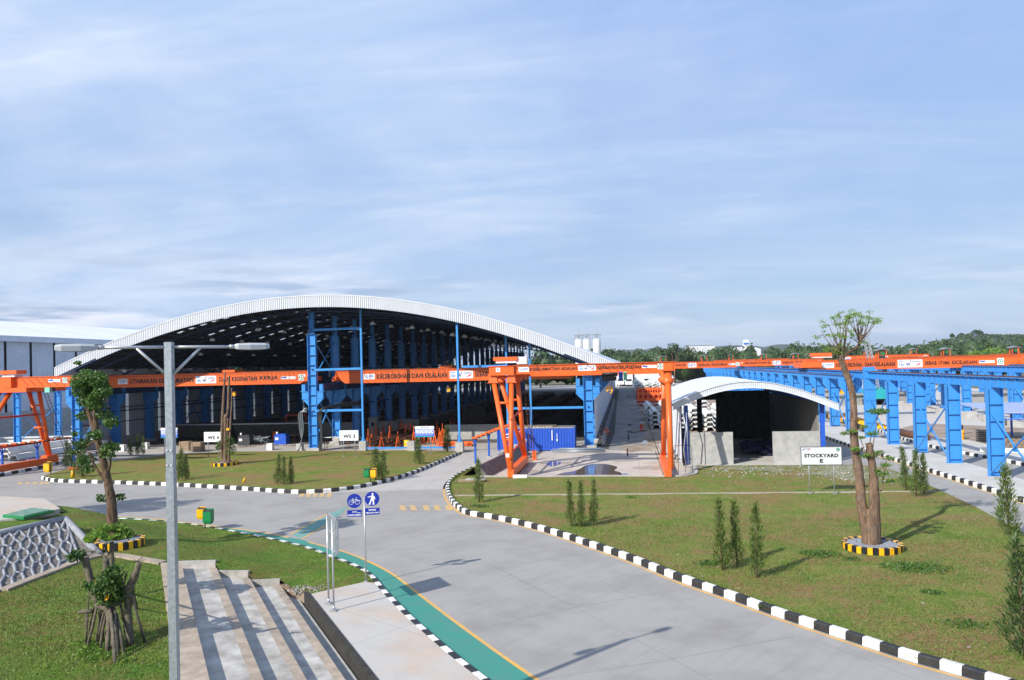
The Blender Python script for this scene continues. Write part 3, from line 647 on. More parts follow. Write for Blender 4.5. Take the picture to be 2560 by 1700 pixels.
# worn zebra blocks of the speed humps
b = MB()
def hump(p, q, n, w, mi0=0):
    p, q = D(*p), D(*q); d = (q-p)/n; s = Vector((-d.y, d.x, 0)).normalized()*w/2
    for i in range(n):
        a = p+d*i; c = p+d*(i+.5); b.add([a-s, c-s, c+s+d*.25, a+s+d*.25], [(0, 1, 2, 3)], i % 1)
        for j in range(4): b.v[-4+j] = (b.v[-4+j][0], b.v[-4+j][1], .006)
kz3 = 600/1882
def blk(P):
    P = [S(750+a*kz3, 1200+c*kz3) for a, c in P]; b.poly([(p.x, p.y, .006) for p in P])
for x in (775, 858, 960, 1045, 1135, 1205): blk([(x, 198), (x+44, 200), (x+64, 240), (x+14, 238)])
for x in (8, 62, 112, 165, 222): blk([(x, 101), (x+34, 102), (x+14, 134), (x-18, 133)])
for x in (205, 290, 375, 450, 510): P = [S(a*.2232, 900+c*.2232) for a, c in ((x, 1368), (x+44, 1369), (x+34, 1392), (x-12, 1392))]; b.poly([(p.x, p.y, .006) for p in P])
struct('speed_hump_paint', b, M['ylinew'])
# dark puddled kerb flush with the lane (near side)
kerb([p for p in lane_in if p.y > 8 and p.x > -46], w=.26, h=.11, side=-1, start=0)
# ================================================================ LOWER LEFT: terraces, banks, drain
dS = Vector((math.cos(R_(-56)), math.sin(R_(-56)), 0)); nS = Vector((-dS.y, dS.x, 0))
def T(off, y, z):                         # point on the line at perpendicular offset off with world y
    t = (y-nS.y*off)/dS.y; p = nS*off+dS*t; return Vector((p.x, p.y, z))
NEAR = 8.0
lines_ = [(.85, 31.2, .9), (1.64, 31.2, .9), (3.03, 32.05, .6), (4.23, 31.55, .3), (5.38, 31.7, .0)]
st = thing('terrace_steps', 'wide stained concrete terrace steps going down to the drain at lower left', 'steps', (-15, 28, 0))
def slabstep(o0, o1, yb0, yb1, z, zl, name, m):
    b = MB(); A = T(o0, yb0, 0); B = T(o1, yb1, 0); C = T(o1, NEAR, 0); Dd = T(o0, NEAR, 0)
    b.prism([(A.x, A.y), (Dd.x, Dd.y), (C.x, C.y), (B.x, B.y)], zl, z); return b.build(name, m, st)
slabstep(.85, 1.64, 31.0, 31.0, .9, -1.2, 'coping', M['step'])
slabstep(1.643, 3.03, 31.5, 31.6, .56, -1.2, 'tread', M['stepg'])
slabstep(3.033, 4.23, 31.3, 31.2, .24, -1.2, 'tread', M['stepg'])
slabstep(4.233, 5.38, 30.9, 31.2, -.06, -1.2, 'tread', M['stepg'])
slabstep(5.383, 5.86, 30.9, 30.7, -.34, -1.2, 'tread', M['concwall'])
# stained nosings, 2 mm proud of the treads
for o1, yb, z in ((3.03, 31.6, .56), (4.23, 31.2, .24), (5.38, 31.2, -.06)):
    b = MB(); a = o1-.3; A = T(a, yb, z+.003); B = T(o1, yb, z+.003); C = T(o1, NEAR, z+.003); E_ = T(a, NEAR, z+.003)
    b.add([A, E_, C, B], [(0, 1, 2, 3)]); b.build('nosing', M['step'], st)
# end walls behind each tread, sunlit, stepping down
b = MB()
ew = [(T(1.5, 31.35, 0), T(3.03, 31.6, 0), .86), (T(3.0, 31.25, 0), T(4.23, 31.25, 0), .52), (T(4.2, 31.0, 0), T(5.38, 31.25, 0), .2)]
for a, c, z in ew: b.bar(a+Vector((0, .07, z/2-.5)), c+Vector((-.06, .07, z/2-.5)), .14, z+1)
b.build('end_wall', M['stepg'], st)
# drain
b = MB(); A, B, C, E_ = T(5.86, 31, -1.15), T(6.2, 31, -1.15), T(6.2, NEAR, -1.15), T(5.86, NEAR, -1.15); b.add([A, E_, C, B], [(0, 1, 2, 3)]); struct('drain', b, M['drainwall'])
# pavement slab between drain and green lane
pv = [T(6.12, 29.6, 0), T(6.12, NEAR, 0)]
inner = [p for p in lane_in if 9 < p.y < 31.6]
def offl(pts, w):
    o = []
    for i, p in enumerate(pts):
        d = (pts[min(i+1, len(pts)-1)]-pts[max(i-1, 0)]).normalized(); o.append((p.x+d.y*w, p.y-d.x*w))
    return o
b = MB(); b.prism([(pv[0].x, pv[0].y), (pv[1].x, pv[1].y)]+[q for q in reversed(offl(inner, .26))]+[(-10.95, 31.45)], -1.2, .1); struct('pavement', b, M['pave'])
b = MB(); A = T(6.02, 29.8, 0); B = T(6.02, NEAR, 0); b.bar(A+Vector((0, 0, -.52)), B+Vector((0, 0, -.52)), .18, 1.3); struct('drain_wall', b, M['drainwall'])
# lawns of the lower left
stripL = [S(0, 1469+12, .8), S(200, 1404, .8), S(252, 1392, .8), S(290, 1393, .8), T(.85, 31.0, .8)]
b = MB()
bk = offl([p for p in lane_in if p.y > 31.2 and p.x > -60], .26)
up = [(p[0], p[1], .1) for p in bk]
edge = [(-10.95, 31.3, .1), (-12.4, 29.75, .05), (-13.4, 30.3, .0), (T(5.3, 31.35, 0).x, T(5.3, 31.35, 0).y, .19), (T(4.3, 31.12, 0).x, T(4.3, 31.12, 0).y, .23), (T(4.1, 31.36, 0).x, T(4.1, 31.36, 0).y, .5), (T(3.1, 31.36, 0).x, T(3.1, 31.36, 0).y, .55), (T(2.9, 31.7, 0).x, T(2.9, 31.7, 0).y, .84), (T(1.6, 31.48, 0).x, T(1.6, 31.48, 0).y, .88), (T(.9, 31.1, 0).x, T(.9, 31.1, 0).y, .85)]
mid = [tuple(stripL[3]+Vector((0, .4, .05))), tuple(stripL[2]+Vector((0, .4, .05))), tuple(S(252, 1388, .8)+Vector((-.1, .3, .05))), (-28.3, 36.3, 1.4), (-30.4, 35.9, 1.6), (-30.5, 38.8, 1.5), (-34, 41.9, 1.3), (-46, 44.6, .8), (-60, 47.5, .5)]
sk_ = MB()
for p, q in zip(edge[:5], edge[1:5]):
    p, q = Vector(p), Vector(q); zt_ = min(p.z, q.z)-.03; nrm_ = Vector((-(q-p).y, (q-p).x, 0)).normalized()*-.3
    if nrm_.y < 0: nrm_ = -nrm_
    sk_.bar(Vector((p.x, p.y, (zt_-1.2)/2))+nrm_, Vector((q.x, q.y, (zt_-1.2)/2))+nrm_, .6, zt_+1.2)
struct('earth_edge', sk_, M['dirt'])
near_lawn = up+edge+mid; turf('lawn', near_lawn, M['grass2'], .55, .02); near_z = turf.last
b = MB(); nl = [(p.x, p.y, .8) for p in stripL]+[tuple(T(.86, NEAR, .8)), (-45, NEAR, .8), (-45, 20, .8)]
turf('lawn', nl, M['grass2'], .9, .025)
b = MB()
for p, q in zip(stripL, stripL[1:]): b.bar(p+Vector((0, .15, -.1)), q+Vector((0, .15, -.1)), .42, .4)
struct('concrete_strip', b, M['step'])
# platform with green hatch above the stone bank
pl = [(-46, 34.2), (-33, 34.6), (-30.6, 36.0), (-30.6, 38.6), (-34, 41.6), (-46, 44.5)]
b = MB(); b.prism(pl, -1, 1.78); struct('platform', b, M['pave'])
h = thing('green_hatch', 'flat green steel hatch on the concrete platform beside the road', 'hatch', (-31.5, 37.5, 1.8))
k5 = 500/1568; hq = [S(a*k5, 1200+c*k5, 1.95) for a, c in ((20, 270), (185, 285), (425, 232), (250, 214))]
b = MB(); b.prism(XY(hq), 1.78, 1.93); b.build('hatch_frame', M['bingreen'], h)
cen = sum(hq, Vector())/4; b = MB(); b.prism(XY([cen+(p-cen)*.86 for p in hq]), 1.93, 1.96); b.build('hatch_lid', M['hatch'], h)
# stone bank: sloping retaining wall with raised mortar joints
def stonemat():
    m = bpy.data.materials.new('stone bank'); m.use_nodes = True; n = m.node_tree.nodes; l = m.node_tree.links; b = n['Principled BSDF']; b.inputs['Roughness'].default_value = .9
    g = n.new('ShaderNodeNewGeometry'); t = n.new('ShaderNodeTexNoise'); t.inputs['Scale'].default_value = 4; t.inputs['Detail'].default_value = 9; t.inputs['Roughness'].default_value = .7; l.new(g.outputs['Position'], t.inputs['Vector'])
    r = n.new('ShaderNodeValToRGB'); r.color_ramp.elements[0].position = .35; r.color_ramp.elements[0].color = (.07, .06, .055, 1); r.color_ramp.elements[1].position = .68; r.color_ramp.elements[1].color = (.3, .26, .22, 1); l.new(t.outputs[0], r.inputs[0]); l.new(r.outputs[0], b.inputs['Base Color'])
    bp = n.new('ShaderNodeBump'); bp.inputs['Strength'].default_value = 1; bp.inputs['Distance'].default_value = .08; l.new(t.outputs[0], bp.inputs['Height']); l.new(bp.outputs[0], b.inputs['Normal']); return m
M['stone'] = stonemat(); M['mortar'] = mat('mortar', (.33, .34, .36), .85, c2=(.2, .205, .22), vscale=5)
bank = thing('stone_bank', 'sloping stone retaining wall with raised pale mortar joints at the left edge', 'retaining wall', (-27, 33, .8))
b0 = S(-80, 1508, .8); b1 = S(200, 1404, .8); b2 = S(250, 1390, .8)
t0 = S(-80, 1352, 1.9); t1 = S(163, 1299, 1.9)
n_b = MB()
# face is a quad b0-b1-t1-t0, plus the returning end b1-b2-t1
n_b.add([b0.lerp(b1, i/16).lerp(t0.lerp(t1, i/16), j/4) for j in range(5) for i in range(17)], [(j*17+i, j*17+i+1, j*17+i+18, j*17+i+17) for j in range(4) for i in range(16)]); n_b.add([b1, b2, t1], [(0, 1, 2)]); n_b.build('stone_face', M['stone'], bank)
# mortar ribs round irregular stones (cell borders of scattered points)
mo = MB()
Lw = (b1-b0).length; Hw = (t1-b1).length
nf = (b1-b0).cross(t0-b0).normalized()
def fp(x, y): return b0.lerp(b1, x/Lw).lerp(t0.lerp(t1, x/Lw), y/Hw)
seeds = []; KY = .5
for i in range(6000):
    q = (random.uniform(0, Lw), random.uniform(0, Hw))
    if all((q[0]-c[0])**2+((q[1]-c[1])*KY)**2 > .46**2 for c in seeds): seeds.append(q)
def clipcell(poly, a, b_):
    mx_, my_ = (a[0]+b_[0])/2, (a[1]+b_[1])/2; nx, ny = b_[0]-a[0], (b_[1]-a[1])*KY*KY; out = []
    for i in range(len(poly)):
        p, q = poly[i], poly[(i+1) % len(poly)]; dp = (p[0]-mx_)*nx+(p[1]-my_)*ny; dq = (q[0]-mx_)*nx+(q[1]-my_)*ny
        if dp <= 0: out.append(p)
        if dp*dq < 0: t = dp/(dp-dq); out.append((p[0]+(q[0]-p[0])*t, p[1]+(q[1]-p[1])*t))
    return out
done = set()
for c in seeds:
    poly = [(0, 0), (Lw, 0), (Lw, Hw), (0, Hw)]
    for o in seeds:
        if o is not c and (o[0]-c[0])**2+((o[1]-c[1])*KY)**2 < 4: poly = clipcell(poly, c, o)
    for i in range(len(poly)):
        p, q = poly[i], poly[(i+1) % len(poly)]; key = tuple(sorted(((round(p[0], 2), round(p[1], 2)), (round(q[0], 2), round(q[1], 2)))))
        if key in done or math.dist(p, q) < .03: continue
        done.add(key); r = .06*random.uniform(.8, 1.25); mid = fp((p[0]+q[0])/2+random.uniform(-.02, .02), (p[1]+q[1])/2+random.uniform(-.02, .02))+nf*.012
        mo.tube([fp(*p)+nf*.01, mid, fp(*q)+nf*.01], [r*1.05, r, r*1.05], 6)
mo.build('mortar_joints', M['mortar'], bank)
cp = MB(); up_ = nf*.03
for p, q in ((t0, t1), (t1, b2)): cp.tube([p+up_, p.lerp(q, .5)+up_, q+up_], .17, 8)
cp.build('coping', M['mortar'], bank)
# bank of grass behind the coping up to the platform
b = MB(); b.poly([tuple(t0+Vector((0, .05, -.02))), tuple(t1+Vector((0, .05, -.02))), tuple(b2+Vector((.1, .05, -.05))), (-28.3, 36.3, 1.4), (-30.4, 35.9, 1.7), (-33, 34.5, 1.76), (-46, 34.1, 1.76)]); struct('lawn', b, M['grass2'])
# berm with stone face along the crane yard
bw = thing('berm_wall', 'low grey stone wall holding the grass strip left of the front gantry crane', 'retaining wall', (-11, 68, 0))
p0, p1 = Vector((-11.75, 61.6, 0)), Vector((-10.3, 77.5, 0))
b = MB(); q0, q1 = p0+Vector((.75, .2, 0)), p1+Vector((.75, 0, 0))
b.add([q0, q1, p1+Vector((0, 0, .95)), p0+Vector((0, 0, .95)), p0+Vector((-.25, 0, .95)), p1+Vector((-.25, 0, .95)), p0+Vector((-.25, 0, 0)), p1+Vector((-.25, 0, 0))], [(0, 1, 2, 3), (3, 2, 5, 4), (0, 3, 4, 6), (1, 7, 5, 2)]); b.build('stone_face', M['brick'], bw)
b = MB(); b.bar(p0+Vector((-.12, 0, 1.0)), p1+Vector((-.12, 0, 1.0)), .32, .1); b.build('coping', M['concrete'], bw)
b = MB(); b.poly([(-13.2, 62, .12), (-13.55, 64.5, .12), (-13.05, 68.6, .12), (-12.4, 74, .12), (-11.2, 78.4, .12), (p1.x-.25, p1.y, .95), (p0.x-.25, p0.y, .95)]); struct('lawn', b, M['grass'])
# grass tufts: bent blades scattered over the near lawns
def inside(p, poly):
    x, y = p; c = False; j = len(poly)-1
    for i in range(len(poly)):
        if (poly[i][1] > y) != (poly[j][1] > y) and x < (poly[j][0]-poly[i][0])*(y-poly[i][1])/(poly[j][1]-poly[i][1])+poly[i][0]: c = not c
        j = i
    return c
def tufts(poly, z, n, hmin, hmax, label, mats, dens=None):
    xs = [p[0] for p in poly]; ys = [p[1] for p in poly]; mb = MB(); k = 0; t = 0
    while k < n and t < n*12:
        t += 1; x = random.uniform(min(xs), max(xs)); y = random.uniform(min(ys), max(ys))
        if dens and random.random() > dens(x, y): continue
        if not inside((x, y), poly): continue
        k += 1; zz = z(x, y) if callable(z) else z; h = random.uniform(hmin, hmax); a = random.uniform(0, 6.3); w_ = random.uniform(.01, .022); lean = random.uniform(0, .7)*h
        ca, sa = math.cos(a), math.sin(a)
        mb.add([(x-ca*w_, y-sa*w_, zz), (x+ca*w_, y+sa*w_, zz), (x-sa*lean, y+ca*lean, zz+h)], [(0, 1, 2)], 0 if random.random() < .78 else 1)
    o = mb.build('grass', mats); setp(o, label, 'grass', kind='stuff')
gp = XY(rk)+ra
nlp = [(p[0], p[1]) for p in near_lawn]
tufts(nlp, lambda x, y: near_z(x, y)-.01, 15000, .02, .06, 'short grass blades on the sloping lawn above the terrace steps', [M['blade'], M['bladeb']], lambda x, y: 1 if x > -30 else 0)
eg = MB()
for line in (rk, lk, [p for p in lane_in if 31.8 < p.y < 44]):
    for p, q in zip(line, line[1:]):
        d_ = q-p; L_ = d_.length; n_ = Vector((-d_.y, d_.x, 0)).normalized()*(1 if line is not rk and line is not lk else 1)
        for i in range(int(L_*26)):
            c = p.lerp(q, random.random()); off_ = random.uniform(.23, .42); s_ = 1 if (line is rk or line is lk) else -1
            if s_ < 0: off_ += .06
            x, y = c.x+n_.x*off_*s_, c.y+n_.y*off_*s_; z = .12 if s_ > 0 else .09; h = random.uniform(.06, .17); a = random.uniform(0, 6.3); w_ = .018
            eg.add([(x-math.cos(a)*w_, y-math.sin(a)*w_, z), (x+math.cos(a)*w_, y+math.sin(a)*w_, z), (x-n_.x*s_*random.uniform(-.03, .1), y-n_.y*s_*random.uniform(-.03, .1), z+h+(.1 if s_ > 0 else 0))], [(0, 1, 2)], 0 if random.random() < .7 else 1)
o = eg.build('grass', [M['blade'], M['bladeb']]); setp(o, 'ragged longer grass growing along the backs of the kerbs', 'grass', kind='stuff')
cl = MB()
for (px, py), rx_, n_ in (((1892, 1278), 1.0, 700), ((2110, 1310), 1.5, 1100), ((2150, 1368), .45, 260), ((1640, 1300), .8, 420), ((1105, 1168), .7, 300), ((1960, 1290), .5, 120), ((2230, 1440), .8, 260), ((1455, 1148), .35, 120), ((1340, 1212), .6, 200), ((1770, 1400), .4, 120)):
    c = D(px, py, .13); cl.leaves((c.x, c.y, .17), (rx_, rx_*.7, .08), n_, .1, (0, 0, 1), .0)
o = cl.build('clover_patches', [M['leafm'], M['conifd']]); setp(o, 'dark green clumps of low weeds on the wide right lawn', 'weeds', kind='stuff')
lt = MB()
for i in range(420):
    q = (random.uniform(-13, 20), random.uniform(22, 61)) if i < 300 else (random.uniform(-50, -18), random.uniform(55, 80))
    if inside(q, gp if i < 300 else XY(lk)+lb): s_ = random.uniform(.02, .06); lt.box((q[0], q[1], .15), (s_*1.6, s_, .02), 0, random.uniform(0, 3))
o = lt.build('litter', M['rubble']); setp(o, 'small pale stones and scraps scattered over the lawns', 'litter', kind='stuff')
tufts([p for p in gp], .13, 85000, .025, .09, 'short grass blades on the wide right lawn', [M['blade'], M['bladeb']], lambda x, y: 1 if y < 45 else .25)
tufts([(p[0], p[1]) for p in nl if True], .8, 52000, .03, .085, 'short lush grass on the lawn at the lower left corner', [M['blade'], M['bladeb']], lambda x, y: 1 if (x > -30 and y > 14) else .0)

rb = MB()
for i in range(160):
    x = random.gauss(-13.1, .55); y = random.gauss(30.5, .4); s_ = random.uniform(.02, .07)
    rb.box((x, y, .03+s_*.3), (s_*1.4, s_, s_*.8), random.choice((0, 1)), random.uniform(0, 3))
o = rb.build('rubble', [M['dirt'], M['concrete']]); setp(o, 'broken concrete lumps where the drain ends at the lawn', 'rubble', kind='stuff')

# oil marks, mud and rusty stains on the crane yard lane
for i in range(26):
    cx, cy = random.uniform(-1.6, 2.6), random.uniform(82, 240); rx_ = random.uniform(.2, .9); ry_ = random.uniform(.4, 2.2); n = 11
    b = MB(); b.poly([(cx+rx_*math.cos(2*math.pi*k/n)*random.uniform(.6, 1.2), cy+ry_*math.sin(2*math.pi*k/n)*random.uniform(.6, 1.2), .0085+i*.0004) for k in range(n)]); struct('stain', b, M['drainwall'] if i % 3 == 0 else M['dirt'])
for i, (px, py, rx_, ry_) in enumerate(((1600, 1120, 1.9, 4.0), (1640, 1100, 2.2, 5), (1320, 1180, 1.2, 1.5), (1400, 1158, 2.5, 1.0), (1560, 1150, 1.6, 1.4), (1620, 1170, 1.6, 1.2))):
    c = S(px, py); n = 15; b = MB(); b.poly([(min(c.x+rx_*math.cos(2*math.pi*k/n)*random.uniform(.6, 1.2), 4.1), c.y+ry_*math.sin(2*math.pi*k/n)*random.uniform(.6, 1.2), .0075+i*.0004) for k in range(n)]); struct('stain', b, M['dirt'] if i < 2 else M['mud'])
# ================================================================ LARGE ARCHED SHED
rt = [(-62.96, 9.89), (-59.1, 11.39), (-53.83, 13.26), (-48.65, 14.81), (-43.56, 15.92), (-38.57, 16.54), (-33.66, 16.78), (-30.76, 16.76), (-26.48, 16.47), (-21.79, 15.75), (-17.19, 14.78), (-12.68, 13.47), (-8.24, 11.82), (-3.89, 10.12), (-1.0, 9.82)]
rx = np.array([p[0] for p in rt[:-1]]); rz_ = np.array([p[1] for p in rt[:-1]])
pf = np.polyfit(rx+32, rz_, 4)
def rz(x): return float(np.polyval(pf, x+32))
X0, X1, YF, YB = -63.1, -1.0, 79.0, 262.0; BAY = 6.95; NB = 26
shed = thing('arched_shed', 'huge open workshop shed with white arched roof on blue steel columns', 'shed', (-33, 82, 0))
def I_col(mb, x, y, z0, z1, wx, wy, t=.05, st=1.1, mi=0, facing='y'):
    """built-up steel column: web seen from the front between two flanges, stiffener plates every st metres"""
    if facing == 'y':
        mb.box((x-wx/2+t/2, y, (z0+z1)/2), (t, wy, z1-z0), mi); mb.box((x+wx/2-t/2, y, (z0+z1)/2), (t, wy, z1-z0), mi)
        mb.box((x, y, (z0+z1)/2), (wx-2*t, t*.7, z1-z0-.01), mi)
        z = z0+.35
        while z < z1-.2: mb.box((x, y-wy*.23, z), (wx-2*t, wy*.42, .035), mi); z += st
        mb.box((x, y, z0+.025), (wx+.16, wy+.14, .05), mi)
    return mb
def arch_strip(y0, y1, dz0, xa=X0, xb=X1, n=60, mb=None, mi=0, corr=0):
    mb = mb or MB(); xs = np.linspace(xa, xb, n+1); vs = []; 
    for x in xs: vs += [(x, y0, rz(x)+dz0), (x, y1, rz(x)+dz0)]
    mb.add(vs, [(2*i, 2*i+2, 2*i+3, 2*i+1) for i in range(n)], mi, True); return mb
# roof: top skin, and an underside with translucent strips
bays = [82.2+BAY*i for i in range(NB+1)]
ranges = [(-53, -37), (-29, -17)]
def skin(dz, flipn=False):
    mb = MB(); ys = [YF]
    for yb in bays[:-1]: ys += [yb+2.9, yb+3.9]
    ys.append(YB)
    for i in range(len(ys)-1):
        slot = i % 2 == 1
        if not slot: arch_strip(ys[i], ys[i+1], dz, mb=mb, n=48)
        else:
            for xa, xb in ((X0, ranges[0][0]), (ranges[0][1], ranges[1][0]), (ranges[1][1], X1)): arch_strip(ys[i], ys[i+1], dz, xa, xb, 12, mb)
    return mb
skin(0).build('roof', M['sheet'], shed)
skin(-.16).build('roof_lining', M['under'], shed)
mb = MB()
for yb in bays[:-1]:
    for r0, r1 in ranges: arch_strip(yb+2.9, yb+3.9, -.08, r0, r1, 12, mb)
mb.build('skylight', M['skylight'], shed)
# fascia of vertical profiled sheet
b = MB(); n = 290; xs = np.linspace(X0, X1, n+1)
for i in range(n):
    xa, xb = xs[i], xs[i+1]; dp = .07
    q = [(xa, 0), (xa+(xb-xa)*.68, 0), (xa+(xb-xa)*.76, dp), (xb-(xb-xa)*.08, dp), (xb, 0)]
    vs = []
    for x, y in q: vs += [(x, YF-.02+y, rz(x)-(1.2 if -58 < x < -6 else 1.0)), (x, YF-.02+y, rz(x)+.03)]
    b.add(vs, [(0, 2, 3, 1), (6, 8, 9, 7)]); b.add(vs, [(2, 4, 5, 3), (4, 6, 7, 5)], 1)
for x in (X0, X1):
    b.add([(x, YF, rz(x)-1.0), (x, YB, rz(x)-1.0), (x, YB, rz(x)+.03), (x, YF, rz(x)+.03)], [(0, 1, 2, 3)])
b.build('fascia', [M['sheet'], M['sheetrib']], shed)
b = MB(); 
for i in range(60):
    xa = X0+(X1-X0)*i/60; xb = X0+(X1-X0)*(i+1)/60
    b.bar((xa, YF+.02, rz(xa)+.06), (xb, YF+.02, rz(xb)+.06), .14, .1)
    b.bar((xa, YF+.06, rz(xa)-1.16), (xb, YF+.06, rz(xb)-1.16), .12, .08, 1)
b.build('roof_edge_trim', [M['sheet'], M['truss']], shed)
# trusses and purlins
tr0 = None
def truss(y, dz):
    b = MB(); n = 42; xs = np.linspace(-62.9, -3.2, n+1); top = [Vector((x, y, rz(x)-.42)) for x in xs]; bot = [Vector((x, y, rz(x)-1.45)) for x in xs]
    for i in range(n):
        b.bar(top[i], top[i+1], .14, .14); b.bar(bot[i], bot[i+1], .16, .16)
        if i % 2 == 0: b.bar(top[i], bot[i+1], .07, .07)
        else: b.bar(bot[i], top[i+1], .07, .07)
    return b
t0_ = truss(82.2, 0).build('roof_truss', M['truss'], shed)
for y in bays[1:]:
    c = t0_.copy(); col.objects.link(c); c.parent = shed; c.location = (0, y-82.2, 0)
for x in np.arange(X0+.9, X1-.3, 1.45):
    b = MB(); b.box((x, (YF+YB)/2, rz(x)-.3), (.2, YB-YF-.2, .26)); b.build('purlin', M['dark'], shed)
# columns of the three rows
XL, XM, XR = -62.85, -34.15, -3.9
def stepped(x, y, top, wlow=.95, wup=.5):
    b = MB(); zc_ = min(12.9, top-.02) if top > 13.5 else top
    I_col(b, x, y, .35, zc_, wlow, .55)
    if top > 13.5: I_col(b, x, y, zc_, top, wup, .45, st=1.25)
    return b
def corbels(b, x, y, sides=(-1, 1)):
    for s in sides:
        X = x+s*.47
        b.add([(X, y-.2, 5.0), (X+s*.75, y-.2, 5.75), (X+s*.75, y-.2, 6.55), (X, y-.2, 6.55), (X, y+.2, 5.0), (X+s*.75, y+.2, 5.75), (X+s*.75, y+.2, 6.55), (X, y+.2, 6.55)],
              [(0,1,2,3) if s > 0 else (3,2,1,0), (4,5,6,7) if s < 0 else (7,6,5,4), (0,4,5,1), (1,5,6,2), (2,6,7,3)])
        b.box((X+s*.4, y, 5.78), (.84, .5, .05)); b.box((X+s*.45, y, 6.58), (.95, .55, .06))
        b.box((X+s*.55, y, 6.98), (.4, .5, .74))
for x, sides in ((XL, (-1, 1)), (XM, (-1, 1)), (XR, (-1, 1))):
    top = rz(x)-1.4
    b = stepped(x, 82.2, top); corbels(b, x, 82.2, sides)
    first = b.build('column', M['blue'], shed)
    for y in bays[1:]:
        c = first.copy(); col.objects.link(c); c.parent = shed; c.location = (0, y-82.2, 0)
    b = MB(); b.box((x, 82.2, .17), (1.5, 1.1, .42)); f0 = b.build('footing', M['concrete'], shed)
    for y in bays[1:]:
        c = f0.copy(); col.objects.link(c); c.parent = shed; c.location = (0, y-82.2, 0)
# crane runway beams inside
for x in (XL+1.02, XM-1.02, XM+1.02, XR-1.02):
    b = MB(); b.box((x, 171, 6.98), (.1, 178, .75)); b.box((x, 171, 7.37), (.42, 178, .05)); b.box((x, 171, 6.6), (.36, 178, .05)); b.build('runway_beam', M['truss'], shed)
# front wind posts, transoms, cross braces
def post(x, ztop, y=82.0, z0=1.05): 
    b = MB(); b.box((x, y, (z0+ztop)/2), (.2, .2, ztop-z0)); 
    b.prism([(x-.28, y-.2), (x+.28, y-.2), (x+.28, y+.2), (x-.28, y+.2)], z0-.02, z0+.04)
    for s in (-1, 1): b.add([(x+s*.1, y-.02, z0+.6), (x+s*.26, y-.02, z0), (x+s*.1, y-.02, z0), (x+s*.1, y+.02, z0+.6), (x+s*.26, y+.02, z0), (x+s*.1, y+.02, z0)], [(0,1,2),(5,4,3),(0,3,4,1)])
    return b
for x, y in ((-28.3, 81.6), (-17.2, 79.6), (-12.45, 82.0), (-9.95, 82.0)):
    post(x, rz(x)-1.2, y).build('wind_post', M['blue'], shed)
for x, y, w_, h_ in ((-28.3, 81.6, .78, 1.05), (-22.75, 81.0, .78, 1.05), (-17.2, 79.6, .8, 1.05), (-9.95, 82.0, .75, 1.05), (-12.45, 82.0, .75, 1.05)):
    b = MB(); b.box((x, y, h_/2+.05), (w_, w_, h_)); b.build('post_plinth', M['concrete'], shed)
for z in (13.35, 8.95, 4.45):
    b = MB(); b.bar((XM+.3, 82.0, z), (-28.35, 81.7, z+.03), .16, .24); b.build('transom', M['blue'], shed)
for xa, xb, z in ((-17.2, -12.5, 8.9), (-12.4, -4.4, 4.35)):
    b = MB(); b.bar((xa, 82.0, z), (xb, 82.0, z), .16, .24); b.build('transom', M['blue'], shed)
b = MB(); b.box((-22.7, 81.4, .35), (11, .16, .18)); b.build('ground_beam', M['blue'], shed)
# cross bracing between columns in some bays of the long rows
for x in (XL, XM, XR):
    for i in range(0, 26, 3):
        y0, y1 = bays[i]+.3, bays[i+1]-.3
        b = MB(); b.bar((x, y0, 1.0), (x, y1, 6.4), .11, .11); b.bar((x+.12, y0, 6.4), (x+.12, y1, 1.0), .11, .11); b.build('cross_brace', M['blue'], shed)
        if x == XM:
            b = MB(); b.bar((x, y0, 8), (x, y1, 12.2), .1, .1); b.bar((x+.12, y0, 12.2), (x+.12, y1, 8), .1, .1); b.build('cross_brace', M['blue'], shed)
    for z in (4.4, 9.0, 13.4):
        if z < rz(x)-1: b = MB(); b.box((x, 172, z), (.12, 180, .14)); b.build('tie_beam', M['truss'], shed)
# left wall: profiled sheet with translucent strips; right wall: low sheet
def corr_wall(x, y0, y1, z0, z1, pitch, depth, mb=None, mi=0):
    mb = mb or MB(); n = max(1, int(round((y1-y0)/pitch))); p = (y1-y0)/n
    for i in range(n):
        ya = y0+i*p; q = [(ya, 0), (ya+p*.5, 0), (ya+p*.62, depth), (ya+p*.9, depth), (ya+p, 0)]
        vs = []
        for y, dx_ in q: vs += [(x+dx_, y, z0), (x+dx_, y, z1)]
        mb.add(vs, [(2*j, 2*j+2, 2*j+3, 2*j+1) for j in range(4)], mi)
    return mb
lw = MB(); sk = MB()
prev = YF+4.6
for i in range(NB):
    yc = bays[i]+BAY*.48
    if i == 0: corr_wall(-63.6, prev, yc-.32, 1.2, 10.2, .32, .06, lw)
    else: corr_wall(-63.6, prev, yc-.32, 1.2, 10.2, .5 if i < 8 else 1.2, .06, lw)
    lw.box((-63.6, yc, .95), (.05, .7, .5)); lw.box((-63.6, yc, 9.6), (.05, .7, 1.2))
    s = MB(); s.box((-63.6, yc, 5.1), (.03, .62, 7.6)); s.build('light_strip', M['skylight'], shed)
    prev = yc+.32
corr_wall(-63.6, prev, YB, 1.2, 10.2, 1.2, .06, lw)
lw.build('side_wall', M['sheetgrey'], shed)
b = MB(); b.box((-63.6, 173, .6), (.3, 178, 1.2)); b.build('wall_base', M['concrete'], shed)
for z in (3.0, 4.8, 6.6, 8.4):
    b = MB(); b.box((-63.45, 173, z), (.12, 178, .1)); b.build('wall_rail', M['dark'], shed)
corr_wall(-3.35, 84.2, YB, .95, 5.35, .42, .05).build('side_wall', M['sheet'], shed)
